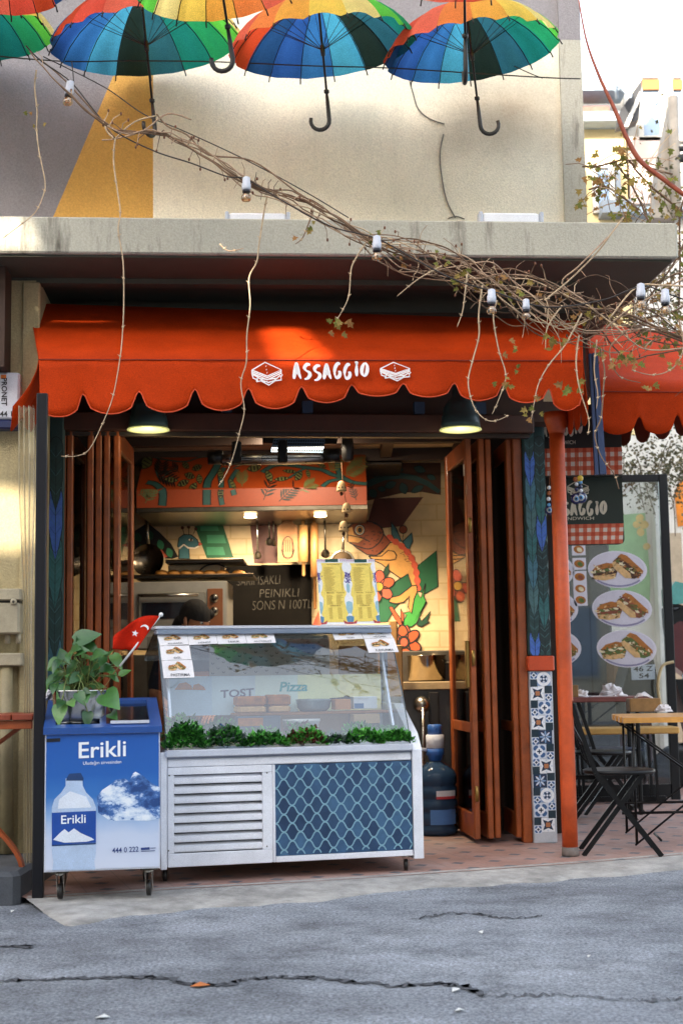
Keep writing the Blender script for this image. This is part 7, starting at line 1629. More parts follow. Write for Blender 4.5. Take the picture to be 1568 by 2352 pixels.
def vine():
    j = random.Random(31); Y0 = 6.75
    trunk = [(70, 118, 6.6), (130, 190, 6.62), (205, 258, 6.65), (270, 300, 6.68), (360, 305, 6.7), (430, 335, 6.7), (510, 385, 6.72), (580, 428, 6.75), (660, 452, 6.78), (740, 488, 6.8), (830, 540, 6.82), (930, 583, 6.85), (1030, 618, 6.88), (1120, 655, 6.9), (1200, 690, 6.92), (1290, 712, 6.95), (1380, 722, 7.0), (1470, 742, 7.1), (1600, 790, 7.2)]
    pos = cm([PY(u, v, y) for u, v, y in trunk], 7); m = len(pos)
    root = thing('climbing_vine', pos[m//2], 'bare twiggy climbing vine trained diagonally on a cable across the shop front', 'vine')
    def strand(a, b, spread, r0, mat, seed, sag=0.):
        q = random.Random(seed); i0, i1 = int(a*(m-1)), int(b*(m-1)); ph = q.uniform(0, 6); ph2 = q.uniform(0, 6); P = []
        sp = spread
        for i in range(i0, i1+1, 2):
            t = i/(m-1); w = sp*(.25+1.6*t*t); e = min(1, (i-i0)/8, (i1-i)/8)
            P.append(jit(pos[i]+Vector((0, w*math.sin(t*23+ph2)*.6, w*math.sin(t*17+ph)-sag*t))*max(.05, e), .007, q))
        return cm(P, 2) if len(P) > 3 else P, r0
    mb = MB(); st = MB(); paths = []
    for k in range(3): P, r_ = strand(.0+.06*k, 1, .02, .007, None, k); mb.tube(P, [(.0028 if k else .0036)+.003*i/len(P) for i in range(len(P))], TWIG[(1, 3, 1)[k]], 5); paths.append(P)
    for k in range(5): a = j.uniform(.15, .5); P, r_ = strand(a, 1, .07, .004, None, 40+k); mb.tube(P, .0034, TWIG[k % 4], 5); paths.append(P)
    for k in range(13): a = j.uniform(.5, .74); P, r_ = strand(a, min(1, a+j.uniform(.2, .5)), .11, .004, None, 90+k); mb.tube(P, j.uniform(.002, .0042), TWIG[k % 4], 5); paths.append(P)
    mb.build('stem', root)
    # spurs and buds
    bd = M('vine_bud', '6a4028', .7, var=.2)
    for P in paths:
        for i in range(4, len(P)-2, 3):
            u01 = i/len(P)
            if j.random() < .5:
                d = Vector((j.uniform(-1, 1), j.uniform(-.6, .6), j.uniform(.1, 1.2) if j.random() < .7 else -1)).normalized(); L = j.uniform(.02, .09)
                e = P[i]+d*L; k_ = P[i]+d*L*.5+Vector((j.uniform(-.01, .01), 0, .01)); st.tube([P[i], k_, e], [.003, .0024, .0016], TWIG[j.randrange(4)], 4)
                if j.random() < .5: st.ball(e, .0055, bd, 6, (1, 1, 1.7))
    # thin free twigs dense to the right
    for k in range(65):
        t = j.uniform(.55, 1)**.8; i = int(t*(m-1)); p = jit(pos[i], .09*t, j); d = Vector((j.uniform(-1, 1), j.uniform(-.4, .4), j.uniform(-1, .7))).normalized(); L = j.uniform(.08, .32)
        P = [p]; 
        for s_ in range(4): d = (d+Vector((j.uniform(-.5, .5), j.uniform(-.3, .3), j.uniform(-.5, .35)))).normalized(); P.append(P[-1]+d*L/4)
        st.tube(cm(P, 3), [.0032-.0018*q/12 for q in range(13)], TWIG[j.randrange(4)], 4)
    # rising shoots
    for pts in ([(1250, 690), (1310, 640), (1370, 580), (1400, 540), (1430, 500)], [(1340, 690), (1290, 650), (1330, 610), (1395, 545)], [(360, 262), (385, 290), (430, 310), (480, 355), (580, 370), (680, 440), (745, 480)], [(235, 322), (270, 318), (330, 300), (385, 262), (440, 275)], [(265, 318), (310, 280), (360, 266)], [(240, 275), (245, 300), (262, 318)], [(90, 135), (140, 175), (210, 250), (265, 318)], [(1390, 755), (1430, 720), (1480, 690), (1568, 640)], [(1400, 730), (1460, 660), (1520, 655), (1600, 660)]):
        st.tube(cm([PY(u, v, 6.8+.02*math.sin(u)) for u, v in pts], 6), .0042, TWIG[j.randrange(3)], 5)
    st.build('twigs', root)
    # hanging tendrils, traced
    TN = [[(85, 160), (82, 200), (86, 255), (84, 300), (92, 350), (103, 420), (98, 455), (80, 490), (45, 520), (8, 545)], [(265, 318), (262, 370), (268, 430), (275, 485), (270, 530), (282, 600), (286, 700), (279, 780), (277, 830), (262, 905), (240, 960), (205, 1030), (175, 1046), (142, 1047)], [(612, 450), (605, 490), (594, 560), (588, 600), (572, 640), (574, 700), (566, 770), (566, 830), (554, 880), (560, 940), (552, 985), (535, 1050), (520, 1085), (500, 1115)],
          [(845, 548), (820, 590), (805, 620), (802, 680), (785, 715), (772, 735)], [(1070, 630), (1065, 680), (1063, 715), (1048, 750)], [(1108, 655), (1098, 720), (1100, 770), (1085, 830), (1074, 880), (1085, 930), (1110, 960), (1135, 968), (1166, 952)], [(1140, 690), (1132, 730), (1145, 800), (1160, 860), (1150, 905), (1130, 950)], [(1290, 700), (1258, 750), (1250, 800)], [(1335, 720), (1310, 770), (1290, 800), (1260, 840), (1235, 880), (1225, 930), (1220, 968)], [(1370, 780), (1362, 850), (1372, 905), (1368, 940)], [(1378, 800), (1388, 850), (1384, 900), (1380, 960), (1366, 1000), (1378, 1050), (1410, 1090), (1420, 1125)], [(1330, 770), (1322, 830), (1330, 890), (1352, 960), (1350, 1000)], [(1560, 735), (1568, 800), (1545, 845), (1500, 860), (1450, 850)], [(720, 480), (705, 520), (695, 545), (680, 560)], [(1015, 610), (960, 640), (910, 680)], [(505, 560), (525, 575), (560, 570)], [(1440, 760), (1400, 800), (1420, 860), (1470, 880)]]
    for k, pts in enumerate(TN):
        y = 6.78+.012*(k % 4); P = cm([jit(PY(u, v, y), .004, j) for u, v in pts], 5); mb = MB(); mb.tube(P, [.0046-.0027*i/(len(P)-1) for i in range(len(P))], TWIG[2 if k < 8 else k % 3], 5)
        for i in range(3, len(P)-1, 6 if k < 3 else 4): mb.ball(P[i], .0062, TWIG[2], 6); d = Vector((j.choice((-1, 1))*.012, -.004, .008)); mb.tube([P[i], P[i]+d], .002, TWIG[2], 4)
        mb.build('tendril', root)
    # leaves: traced clumps and scattered buds of leaf
    lv = MB()
    def clump(u, v, n, L, y=6.78, spread=.05):
        for _ in range(n): p = jit(PY(u, v, y), spread, j); vleaf(lv, p, Vector((j.uniform(-1, 1), j.uniform(-.5, .3), j.uniform(-1, .3))), Vector((j.uniform(-.5, .5), -1, j.uniform(-.2, .8))), L*j.uniform(.45, .85), VL[j.randrange(5)])
    for u, v, n, L in ((778, 745, 7, .06), (1280, 795, 6, .06), (1145, 890, 5, .06), (1165, 800, 4, .05), (1222, 945, 6, .055), (1305, 888, 5, .06), (1420, 820, 9, .06), (1445, 835, 6, .06), (1390, 800, 4, .05), (1548, 855, 4, .05), (1500, 880, 3, .05), (80, 258, 4, .035), (1190, 830, 2, .04), (1180, 680, 4, .05), (700, 520, 5, .05), (860, 545, 4, .045), (1010, 590, 6, .05), (1060, 640, 5, .05)): clump(u, v, n, L)
    for k in range(60):
        t = j.uniform(.45, 1)**.7; i = int(t*(m-1)); p = jit(pos[i], .10*t, j); vleaf(lv, p, Vector((j.uniform(-1, 1), j.uniform(-.5, .3), j.uniform(-.6, 1))), Vector((j.uniform(-.5, .5), -1, j.uniform(0, .8))), j.uniform(.018, .045), VL[j.choice((0, 1, 3, 3))])
    lv.build('leaves', root)
    # second vine at the right edge
    r2 = thing('climbing_vine', PY(1540, 600, 8.2), 'leafy tangled vine at the right edge in front of the pale far houses', 'vine')
    br = MB(); lv = MB(); red = M('cane_red', '8a3f26', .6, var=.2)
    main = cm([PY(u, v, 8.0) for u, v in ((1325, -20), (1345, 90), (1375, 175), (1410, 250), (1440, 320), (1470, 370), (1520, 410), (1600, 470))], 8); br.tube(main, [.003+.011*min(1, i/30) for i in range(len(main))], red, 6); br.build('red_cane', r2)
    br = MB()
    for pts in ([(1343, 385), (1380, 380), (1430, 375), (1470, 395), (1520, 440), (1590, 500)], [(1420, 370), (1440, 420), (1470, 470), (1500, 520), (1560, 560)], [(1345, 430), (1390, 420), (1420, 440), (1460, 490)], [(1568, 560), (1540, 620), (1500, 660), (1440, 690)], [(1570, 420), (1555, 500), (1560, 600), (1550, 700)], [(1450, 330), (1480, 380), (1540, 400)], [(1590, 610), (1530, 640), (1490, 700), (1460, 740)], [(1590, 690), (1540, 720), (1490, 735), (1420, 735)]):
        P = cm([jit(PY(u, v, 8.1), .02, j) for u, v in pts], 6); br.tube(P, .006, TWIG[3], 5)
        for i in range(2, len(P)-1, 2):
            for _ in range(2):
                d = Vector((j.uniform(-1, 1), j.uniform(-.7, .7), j.uniform(-1, .6))).normalized(); e = P[i]+d*j.uniform(.05, .28); br.tube([P[i], P[i].lerp(e, .5)+Vector((0, 0, .015)), e], .0025, TWIG[j.randrange(4)], 4)
                for q in range(j.choice((0, 1, 2, 2))): vleaf(lv, jit(P[i].lerp(e, j.uniform(.5, 1.05)), .02, j), Vector((j.uniform(-1, 1), j.uniform(-.5, .3), j.uniform(-1, .3))), Vector((j.uniform(-.5, .5), -1, j.uniform(-.2, .8))), j.uniform(.02, .05), VL[j.randrange(5)])
    for u, v, n in ((1360, 385, 16), (1400, 375, 14), (1430, 365, 10), (1355, 440, 12), (1530, 435, 14), (1555, 465, 12), (1470, 500, 10), (1440, 470, 8), (1500, 420, 8), (1550, 520, 12), (1560, 590, 12), (1480, 400, 8), (1545, 760, 26), (1500, 760, 14), (1565, 700, 16), (1560, 780, 22), (1545, 650, 8)):
        for _ in range(n*2//3): vleaf(lv, jit(PY(u, v, 8.1), .10, j), Vector((j.uniform(-1, 1), j.uniform(-.5, .3), j.uniform(-1, .3))), Vector((j.uniform(-.5, .5), -1, j.uniform(-.2, .8))), j.uniform(.02, .055), VL[j.choice((0, 1, 2, 2, 4, 4, 3))])
    br.build('branches', r2); lv.build('leaves', r2)
vine()
def lights_and_cables():
    ck = M('cable_dark', '2c2622', .6, var=.1); sw = M('socket_white', 'b9bcc6', .4, var=.05); sb = M('socket_black', '1b1b22', .5); gb, nt, bs = newmat('amber_bulb'); bs.inputs['Base Color'].default_value = (*lin('ecc79c'), 1); bs.inputs['Roughness'].default_value = .06; bs.inputs['Transmission Weight'].default_value = .6; bs.inputs['IOR'].default_value = 1.3
    cbl = [(60, 105), (95, 140), (165, 190), (250, 290), (350, 345), (440, 375), (520, 405), (566, 412), (650, 462), (760, 520), (865, 548), (960, 600), (1050, 645), (1128, 668), (1250, 705), (1380, 690), (1470, 658), (1525, 672), (1600, 700)]
    tag(MB().tube(cm([PY(u, v, 6.72) for u, v in cbl], 6), .0035, ck, 6).build('light_cable'), 'thin dark cable carrying the string of bulbs along the vine', 'cable')
    BS = .82
    for k, (u, v, lab) in enumerate(((162, 190, 'clear bulb in a white socket hanging before the grey wall, leftmost of the string'), (566, 410, 'clear bulb in a white socket hanging before the middle of the cream wall'), (865, 545, 'clear bulb in a white socket hanging against the concrete slab'), (1128, 668, 'clear bulb in a white socket hanging above the right half of the awning'), (1470, 655, 'clear bulb in a white socket by the slab corner, left of the rightmost pair'), (1526, 668, 'clear bulb in a white socket at the far right of the string'), (1207, 690, 'small clear bulb in a white socket tangled deep in the vine twigs'))):
        s_ = .86 if k < 6 else .6; p = PY(u, v, 6.70); t = thing('string_bulb', p, lab, 'bulb', 'bulbs of the string light')
        if k == 0: ax = Vector((.12, 0, 1)).normalized()
        else: ax = Vector((.02, 0, 1)).normalized()
        q = p+ax*-.0
        MB().lathe([(a_*BS, b_*BS) for a_, b_ in ((.008, .012), (.022, .005), (.024, -.03), (.027, -.034), (.027, -.062), (.024, -.072))], q, sw, 16, ax).build('socket', t) if s_ > .8 else MB().lathe([(.006, .008), (.015, .003), (.018, -.03), (.018, -.045)], q, sw, 14, ax).build('socket', t)
        z = -.0725*BS if s_ > .8 else -.0455; s_ = s_*BS if s_ > .8 else s_; r_ = .036*s_
        MB().lathe([(.027*s_, z), (.027*s_, z-.012)], q, sb, 16, ax).build('collar', t)
        gb = Mglass('bulb_glass', (.96, .80, .60), .10, .03)
        MB().lathe([(.018*s_, z-.0125), (.024*s_, z-.025)]+[(r_*math.sin(a), z-.055*s_-r_*math.cos(math.pi-a)*-1*.9) for a in (.9, 1.3, 1.7, 2.1, 2.5, 2.85, 3.14)], q, gb, 18, ax).build('glass_bulb', t)
    def cable(pts, y, r_, lab, nm='wire', m=ck): tag(MB().tube(cm([PY(u, v, y) for u, v in pts], 6), r_, m, 5).build(nm), lab, 'wire')
    cable([(-20, 128), (150, 141), (300, 140), (490, 142), (700, 151), (885, 156), (1050, 166), (1245, 178), (1332, 181)], 7.9, .004, 'long thin dark wire stretched level beneath the row of umbrellas')
    cable([(1180, 152), (1215, 168), (1245, 180)], 7.88, .003, 'short dark wire tying the rightmost umbrella to the level wire')
    cable([(100, 130), (240, 200), (330, 262), (420, 300), (560, 365), (700, 440), (800, 500)], 6.85, .003, 'thin pale wire running down beside the vine from the top left')
    cable([(165, 140), (168, 165), (170, 190)], 6.7, .003, 'short dark wire dropping to the leftmost string bulb')
    wl = M('wall_wire', '6b665c', .6); W = lambda pts: [FB.p(u, v, WD-.008) for u, v in pts]
    tag(MB().tube(cm(W([(940, 185), (948, 215), (960, 250), (985, 272), (1020, 285)]), 6), .004, wl, 5).build('wall_wire'), 'thin grey cable curving on the cream wall beneath the rightmost umbrella', 'wire')
    tag(MB().tube(cm(W([(1018, 308), (1010, 350), (1013, 400), (1025, 460), (1045, 500)]), 6), .0045, wl, 5).build('wall_wire'), 'thin grey cable running down the cream wall to the slab', 'wire')
    tag(MB().tube(cm(W([(1028, 502), (1046, 497), (1066, 503)]), 4), .004, wl, 5).build('wall_wire'), 'short bit of grey cable lying along the slab top at the wall foot', 'wire')
lights_and_cables()
# ================================================================ far background on the right
def farhouses():
    cb = crop(2150, 200, 538, 1150)
    wy = M('house_yellow', 'd2bd8c', .9, var=.1, scale=1); ww = M('house_white', 'bdbab4', .9, var=.08, scale=1); wp = M('house_pink', 'c9b5ac', .9, var=.1, scale=1); gw = M('house_grey', '77808a', .6, var=.15); gl = M('far_window', '7d92ab', .2, var=.2, scale=1); brn = M('far_blind', '8a5a2c', .7, var=.2); rf = M('far_roof', '9a5a50', .8, var=.2); sl = M('far_slate', '8a98a4', .7)
    def house(name, Y, u0, u1, vt, mat, depth, label):
        a = PY(u0, vt, Y); b = PY(u1, vt, Y); t = thing(name, ((a.x+b.x)/2, Y+depth/2, 0), label, 'building'); MB().box((a.x, Y, 0), (b.x, Y+depth, a.z), mat).build('wall', t); return t
    def rect(t, nm, Y, u0, v0, u1, v1, mat, proud=.06, frame=None):
        a = PY(u0, v0, Y); b = PY(u1, v1, Y); o = MB().box((a.x, Y-proud, b.z), (b.x, Y-.002, a.z), mat).build(nm, t)
        if frame:
            f = MB(); w = .09
            for lo, hi in (((a.x-w, b.z-w), (a.x, a.z+w)), ((b.x, b.z-w), (b.x+w, a.z+w)), ((a.x+.001, a.z), (b.x-.001, a.z+w)), ((a.x+.001, b.z-w), (b.x-.001, b.z))): f.box((lo[0], Y-proud-.05, lo[1]), (hi[0], Y-.002, hi[1]), frame)
            f.build('frame', o)
        return o
    Y = 24
    t = house('corner_house', Y, 1270, 1440, 292, wy, 8, 'pale yellow town house with a grey cornice behind the building corner')
    rect(t, 'cornice', Y, 1270, 278, 1446, 296, sl, .4); rect(t, 'parapet', Y+.5, 1270, 212, 1440, 278, ww, .3); rect(t, 'roof_edge', Y, 1270, 216, 1424, 238, sl, .6); rect(t, 'tile_row', Y, 1270, 264, 1390, 276, rf, .35)
    rect(t, 'window', Y, 1368, 390, 1398, 480, gl, .05, ww); rect(t, 'window', Y, 1300, 400, 1330, 480, gl, .05, ww); rect(t, 'shutter', Y, 1410, 380, 1424, 470, gw, .1); rect(t, 'air_conditioner', Y, 1372, 476, 1440, 504, gw, .4)
    Y = 21
    t = house('tall_house', Y+3, 1430, 1640, 178, ww, 8, 'white tall house with a big brown topped window at the right')
    Y = Y+3
    for u0, u1 in ((1470, 1514), (1540, 1566)): rect(t, 'window', Y, u0, 184, u1, 316, gl, .05, ww); rect(t, 'blind', Y-.06, u0+1, 185, u1-1, 208, brn, .05)
    rect(t, 'wall_band', Y, 1440, 320, 1560, 470, wp, .1); rect(t, 'string_course', Y, 1440, 488, 1640, 500, sl, .3)
    a = PY(1420, 285, Y-1); mb = MB(); dk = M('far_dark', '26272c', .6)
    mb.slab([PY(1418, 290, Y-1), PY(1426, 250, Y-1), PY(1474, 180, Y-1), PY(1466, 275, Y-1)], (0, .3, 0), dk); mb.build('skylight', t); m2 = MB(); m2.slab([PY(u, v, Y-1.1) for u, v in ((1432, 290), (1442, 290), (1474, 215), (1468, 210))], (0, .1, 0), ww); m2.build('skylight_bar', t)
    # wooden gable and railing
    t = thing('timber_gable', PY(1540, 480, 19), 'weathered grey timber gable end behind the vine at the right edge', 'gable'); tm = M('timber_grey', '9a9084', .85, var=.3, scale=3)
    MB().slab([PY(1500, 500, 19), PY(1512, 380, 19), PY(1545, 222, 19), PY(1550, 300, 19), PY(1556, 500, 19)], (0, .4, 0), tm).build('boards', t); MB().tube([PY(1544, 222, 18.9), PY(1552, 500, 18.9)], .07, tm, 6).build('post', t)
    mb = MB(); mb.tube([PY(1550, 342, 18.9), PY(1640, 340, 18.9)], .04, dk, 6); mb.tube([PY(1550, 364, 18.9), PY(1640, 362, 18.9)], .06, dk, 6); mb.build('railing', t)
    # satellite dish
    c = PY(1412, 186, 22.6); t = thing('satellite_dish', c, 'pale blue satellite dish on the roof of the yellow house', 'satellite dish'); MB().lathe([(0, 0), (.2, .03), (.36, .1), (.37, .1), (.2, .02), (0, -.02)], c, M('dish', 'b9c9da', .5), 24, (.75, -.5, .3)).build('dish', t); MB().tube([c, PY(1416, 225, 22.9)], .03, M('dish', 'b9c9da'), 6).build('mast', t)
def alley():
    # yard behind the glass screen: pale wall, green painted panel, parked motorcycle, bins
    Y = 17.5; ww = plaster('yard_wall', 'e6e1d8', .5); gp = M('panel_green', '8fb583', .8, var=.2, scale=4); ys = M('splash_yellow', 'd4b46a', .8, var=.2); br = M('brick_red', '8a4a38', .9, var=.25, scale=6); st = M('stone_white', 'dcd8d0', .9, var=.15, scale=4)
    a = PY(1180, 1020, Y); b = PY(1720, 1020, Y); t = thing('yard_wall', ((a.x+b.x)/2, Y, 0), 'pale plastered yard wall with a green painted panel seen past the glass screen', 'wall')
    MB().box((a.x, Y, 0), (b.x, Y+.4, PY(1500, 1040, Y).z), ww).build('masonry', t)
    P = Pl(Y); mb = MB(); mb.slab([P(u, v, .02) for u, v in ((1395, 1185), (1480, 1178), (1492, 1330), (1490, 1420), (1400, 1420))], (0, .018, 0), gp); mb.build('green_panel', t)
    mb = MB()
    for u, v, r_ in ((1468, 1190, 9), (1478, 1205, 10), (1460, 1205, 8), (1470, 1222, 9), (1484, 1255, 8)): mb.poly([P(u+x, v+y, .024) for x, y in ell(0, 0, r_, r_*1.1, u, 9)], ys)
    mb.build('flower_print', t)
    m = MB(); m.box((P(1492, 1150).x, Y-.25, 0), (P(1512, 1150).x, Y-.002, P(1500, 1100).z), st); m.build('buttress', t)
    m = MB(); m.box((P(1526, 1240).x, Y-.04, 0), (P(1562, 1240).x, Y-.002, P(1540, 1225).z), M('yard_door', 'b9a68c', .7, var=.15)); m.build('door', t)
    m = MB(); m.slab([P(u, v, .03) for u, v in ((1366, 1000), (1568, 1000), (1568, 1062), (1366, 1075))], (0, .028, 0), st); m.build('coping', t)
    m = MB(); m.slab([P(u, v, .02) for u, v in ((1548, 1130), (1575, 1085), (1600, 1150), (1600, 1200), (1556, 1210))], (0, .018, 0), M('mural_orange', 'd9822a', .8, var=.25, scale=5)); m.build('orange_print', t)
    for u0, u1, lab in ((1305, 1322, 'c'), (1328, 1340, 'd')): pass
    # grey shed wall nearer, lower (reads dark through the glass)
    Y2 = 13.6; gr = M('shed_grey', '383c40', .8, var=.25, scale=3, dirt=.4); a = PY(1236, 1260, Y2); b = PY(1398, 1260, Y2)
    t = thing('storage_locker', ((a.x+b.x)/2, Y2, FZ), 'grey metal storage locker standing behind the glass screen', 'locker'); MB().bbox((a.x, Y2, FZ), (b.x, Y2+.6, PY(1330, 1232, Y2).z), gr, None, .02).build('body', t)
    m = MB(); x = PY(1350, 1300, Y2).x; m.box((x-.008, Y2-.004, FZ+.1), (x+.008, Y2-.001, PY(1330, 1240, Y2).z), M('gap_black', '120f0f')); m.build('door_seam', t)
    MB().bbox((a.x+.1, Y2-.5, FZ), (a.x+.62, Y2-.02, FZ+.75), M('plinth_pale', '5a5e62', .7, var=.2), None, .02).build('step_box', t)
    Y3 = 13.2; f = lambda u, v: PY(u, v, Y3); t = thing('cardboard_box', f(1430, 1550), 'brown cardboard box on a red crate behind the glass screen', 'box'); cb = M('cardboard', '8a6440', .8, var=.15)
    MB().bbox((f(1408, 1545).x, Y3, f(1430, 1570).z), (f(1450, 1545).x, Y3+.35, f(1430, 1520).z), cb, None, .005).build('box', t); MB().bbox((f(1398, 1545).x, Y3-.03, FZ), (f(1490, 1545).x, Y3+.4, f(1430, 1570).z-.002), M('crate_red', '5f2f28', .6, var=.25), None, .01).build('crate', t)
    # parked motorcycle at the right edge
    Y4 = 12.6; g = lambda u, v, d=0.: PY(u, v, Y4+d); bk = M('moto_black', '101114', .25, .3, var=.1); ch = M('moto_chrome', '9aa0a6', .2, 1.); rd = M('moto_maroon', '5a1f1c', .2, .2, var=.15, coat=.6); tl = M('moto_teal', '4f9a94', .1, var=.15, spec=.8)
    t = thing('parked_motorcycle', g(1600, 1830), 'dark parked motorcycle with maroon tank and teal windscreen at the right edge', 'motorcycle')
    def wheel(u, v):
        c = g(u, v); m = MB(); m.lathe([(.23, -.05), (.30, -.045), (.32, 0), (.30, .045), (.23, .05)], c, bk, 28, (0, 1, 0)); w = m.build('wheel', t); r_ = MB(); r_.lathe([(.21, -.03), (.229, -.03), (.229, .03), (.21, .03)], c, ch, 24, (0, 1, 0))
        for k in range(5): a = k*1.257; r_.tube([c, c+Vector((.21*math.cos(a), 0, .21*math.sin(a)))], .014, ch, 6)
        r_.build('rim', w); return c
    z = FZ+.32; c1 = wheel(1570, 1790); c2_ = wheel(1900, 1760)
    m = MB(); q = [(1536, 1440), (1560, 1425), (1640, 1440), (1760, 1450), (1780, 1500), (1700, 1560), (1600, 1570), (1548, 1530)]; m.slab([g(u, v, -.13) for u, v in q], (0, .26, 0), rd); m.build('tank', t)
    m = MB(); m.slab([g(u, v, -.15) for u, v in ((1535, 1395), (1548, 1385), (1600, 1400), (1640, 1440), (1560, 1425), (1538, 1440))], (0, .3, 0), bk); m.build('seat', t)
    m = MB(); m.slab([g(u, v, -.18) for u, v in ((1538, 1350), (1550, 1335), (1572, 1340), (1590, 1385), (1540, 1388))], (0, .36, 0), tl); m.build('windscreen', t)
    m = MB(); m.slab([g(u, v, -.14) for u, v in ((1550, 1560), (1720, 1560), (1760, 1720), (1600, 1740))], (0, .28, 0), bk); m.build('engine', t)
    m = MB(); m.tube([g(1550, 1420), g(1580, 1600), c1], .03, ch, 8); m.build('fork', t)
    m = MB(); m.tube([g(1545, 1400, -.3), g(1560, 1395, -.1), g(1560, 1395, .1), g(1545, 1400, .3)], .014, bk, 6); m.build('handlebar', t)
    # licence plate seen through the glass on the moped box
    m = MB(); pw = M('plate_white', 'c9ced6', .5, var=.05); Pm = Pl(12.2); t2 = thing('parked_moped', Pm(1465, 1700), 'dark parked moped seen from behind through the glass with a pale licence plate', 'moped')
    mm = MB(); mm.slab([Pm(u, v) for u, v in ((1430, 1580), (1445, 1520), (1500, 1515), (1515, 1585), (1505, 1660), (1440, 1660))], (0, .45, 0), bk); mm.build('body', t2)
    mm = MB(); mm.lathe([(.2, -.06), (.24, 0), (.2, .06)], Vector((Pm(1470, 1690).x, 12.4, FZ+.24)), bk, 24, (1, 0, 0)); mm.build('wheel', t2)
    mm = MB(); mm.slab([Pm(u, v, .02) for u, v in ((1448, 1528), (1503, 1526), (1503, 1560), (1450, 1562))], (0, .012, 0), pw); pl = mm.build('licence_plate', t2)
    mm = MB(); kk = M('black_print', '14161c'); textmesh(mm, '46 Z', Pm(1454, 1543, .022), Pm(1498, 1541, .022), Pm(1454, 1531, .022), kk, bold=.02); mm.build('plate_lettering', pl)
    mm = MB(); textmesh(mm, '54', Pm(1466, 1558, .022), Pm(1490, 1557, .022), Pm(1466, 1547, .022), kk, bold=.02); mm.build('plate_lettering', pl)
    mm = MB(); rp = M('tie_rope', 'c9b48a', .8); mm.tube(cm([PY(1546, 1520, 11.2), PY(1520, 1530, 11.2), PY(1510, 1570, 11.2), PY(1514, 1610, 11.2), PY(1520, 1626, 11.2)], 6), .012, rp, 7); tag(mm.build('rope'), 'pale rope end looped down the right side of the glass screen', 'rope')
def fartrees():
    """shrubby creepers over the yard wall at the right edge"""
    j = random.Random(77); lm = [M('far_leaf%d' % i, c, .6, var=.25, scale=10) for i, c in enumerate(('4c4c2c', '5c5434', '3a3a20', '675a3a'))]; tw = M('far_twig', '5a4a3a', .9)
    for (u, v, Y, w, h, n, lab) in ((1545, 1080, 15.5, .75, .45, 1500, 'olive green hanging creeper above the black glass frame at the right'), (1570, 690, 14.5, .55, 1.3, 1300, 'olive leafy creeper filling the gap between slab corner and right edge')):
        c = PY(u, v, Y); t = thing('creeper', c, lab, 'plant'); lv = MB(); br = MB()
        for k in range(26):
            p = c+Vector((j.uniform(-w, w), j.uniform(-.3, .3), j.uniform(0, h))); q = p+Vector((j.uniform(-.2, .2), j.uniform(-.1, .1), -j.uniform(.3, .9))); br.tube(cm([p, p.lerp(q, .5)+Vector((j.uniform(-.1, .1), 0, 0)), q], 4), .006, tw, 4)
        for k in range(n):
            x, z_ = j.gauss(0, .5), j.gauss(0, .5); p = c+Vector((x*w, j.uniform(-.4, .4), z_*h)); d = Vector((j.uniform(-1, 1), j.uniform(-1, .5), j.uniform(-1, .6))).normalized(); L = j.uniform(.025, .06); s_ = d.cross(Vector((j.uniform(-1, 1), -1, j.uniform(-1, 1)))).normalized()*L*.35
            lv.add([p, p+d*L*.5+s_, p+d*L, p+d*L*.5-s_], [(0, 1, 2, 3)], lm[j.randrange(4)])
        lv.build('leaves', t); br.build('branches', t)
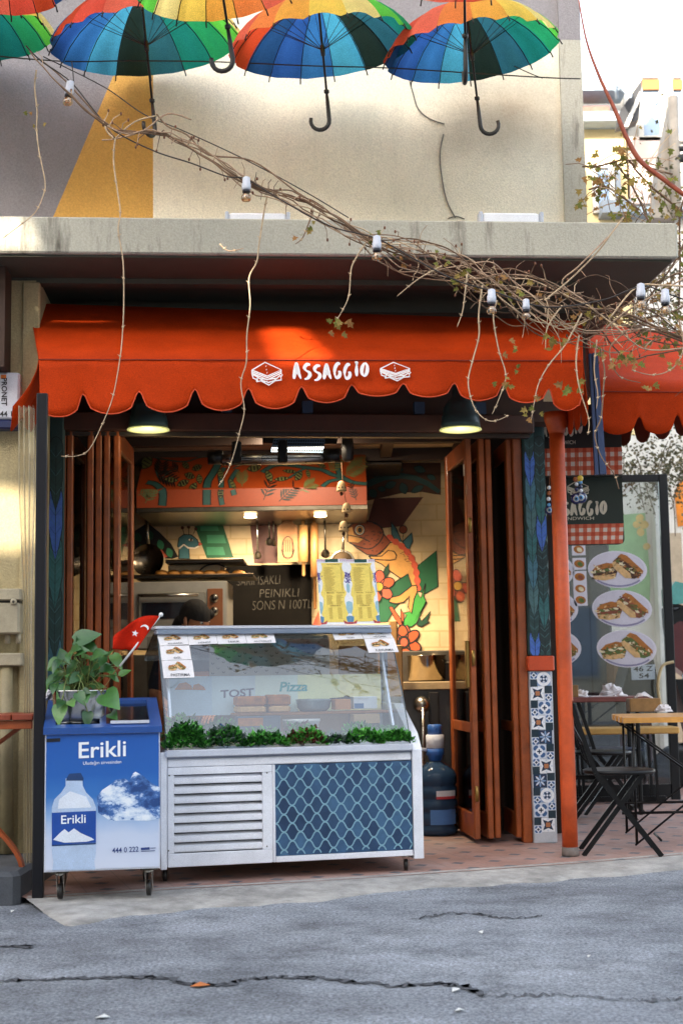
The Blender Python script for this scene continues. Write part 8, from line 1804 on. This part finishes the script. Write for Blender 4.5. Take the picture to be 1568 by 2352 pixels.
def opposite():
    # the other side of the street: keeps most of the sun off the shop; an unseen wall is added, its openings cut to shape three sun patches
    gl = M('far_window', '7d92ab'); fr = M('house_white', 'bdbab4'); yo = -7.; H = 5.8+(8.35-yo)*SUND.z/-SUND.y
    xs = [-11.6, -6.2]
    for x0, x1, y, h, col, lab in ((-34, xs[0]+.05, yo-.05, H+.6, 'd6cec0', 'pale sandy apartment house across the street behind the viewer on the left'), (xs[1]-.05, 9, yo-.1, H, 'd9ceb6', 'cream apartment house across the street directly behind the viewer'), (8.95, 16, yo-.4, H-3.5, 'd6cac0', 'pinkish lower apartment house across the street behind the viewer on the right')):
        t = thing('row_house', ((x0+x1)/2, y-4, 0), lab, 'building'); MB().box((x0, y-2.5, 0), (x1, y, h), M('row_'+col, col, .9, var=.12, scale=1)).build('wall', t); MB().box((x0-.0, y-2.6, h+.002), (x1+.0, y+.05, h+.15), M('far_roof', '9a5a50')).build('roof', t)
        n = min(6, int((x1-x0)/2.4))
        for k in range(n):
            for f in range(int(h/3)):
                x = (x1-1.9-k*2.4) if x0 < -20 else x0+.9+k*2.4; o = MB().box((x-.06, y+.002, f*3+.94), (x+1.06, y+.06, f*3+2.46), fr).build('window', t); MB().box((x, y+.061, f*3+1), (x+1, y+.075, f*3+2.4), gl).build('pane', o)
    wl = Fr((0, 7.62), YB)
    patches = [[PY(604, 758, 7.62), PY(690, 758, 7.62), Pl(7.22, .079)(764, 830), Pl(7.22, .079)(640, 832)], [wl.p(-60, 1112, 0), wl.p(40, 1124, 0), wl.p(98, 1140, 0), wl.p(98, 1250, 0), wl.p(40, 1268, 0), wl.p(-60, 1262, 0)], [FB.p(-60, 496, 0), FB.p(62, 496, 0), FB.p(90, 576, 0), FB.p(-60, 576, 0)]]
    cu = bpy.data.curves.new('c', 'CURVE'); cu.dimensions = '2D'; cu.fill_mode = 'BOTH'; cu.extrude = .02
    proj = lambda p: p+SUND*((yo-p.y)/SUND.y)
    for poly in [[Vector((xs[0], yo, 0)), Vector((xs[1], yo, 0)), Vector((xs[1], yo, H)), Vector((xs[0], yo, H))]]+[[proj(p) for p in q] for q in patches]:
        sp = cu.splines.new('POLY'); sp.points.add(len(poly)-1); sp.use_cyclic_u = True
        for k, p in enumerate(poly): sp.points[k].co = (p.x, p.z, 0, 1)
    ob = bpy.data.objects.new('c', cu); COL.objects.link(ob); me = bpy.data.meshes.new_from_object(ob.evaluated_get(bpy.context.evaluated_depsgraph_get()))
    mb = MB(); mb.add([Vector((v.co.x, yo+v.co.z, v.co.y)) for v in me.vertices], [tuple(p.vertices) for p in me.polygons], M('row_d6cec0', 'd6cec0')); bpy.data.objects.remove(ob)
    tag(mb.build('sun_mask_wall'), 'tall unseen wall added across the street with openings cut to shape the sun patches', 'wall')
farhouses(); alley(); fartrees(); opposite()
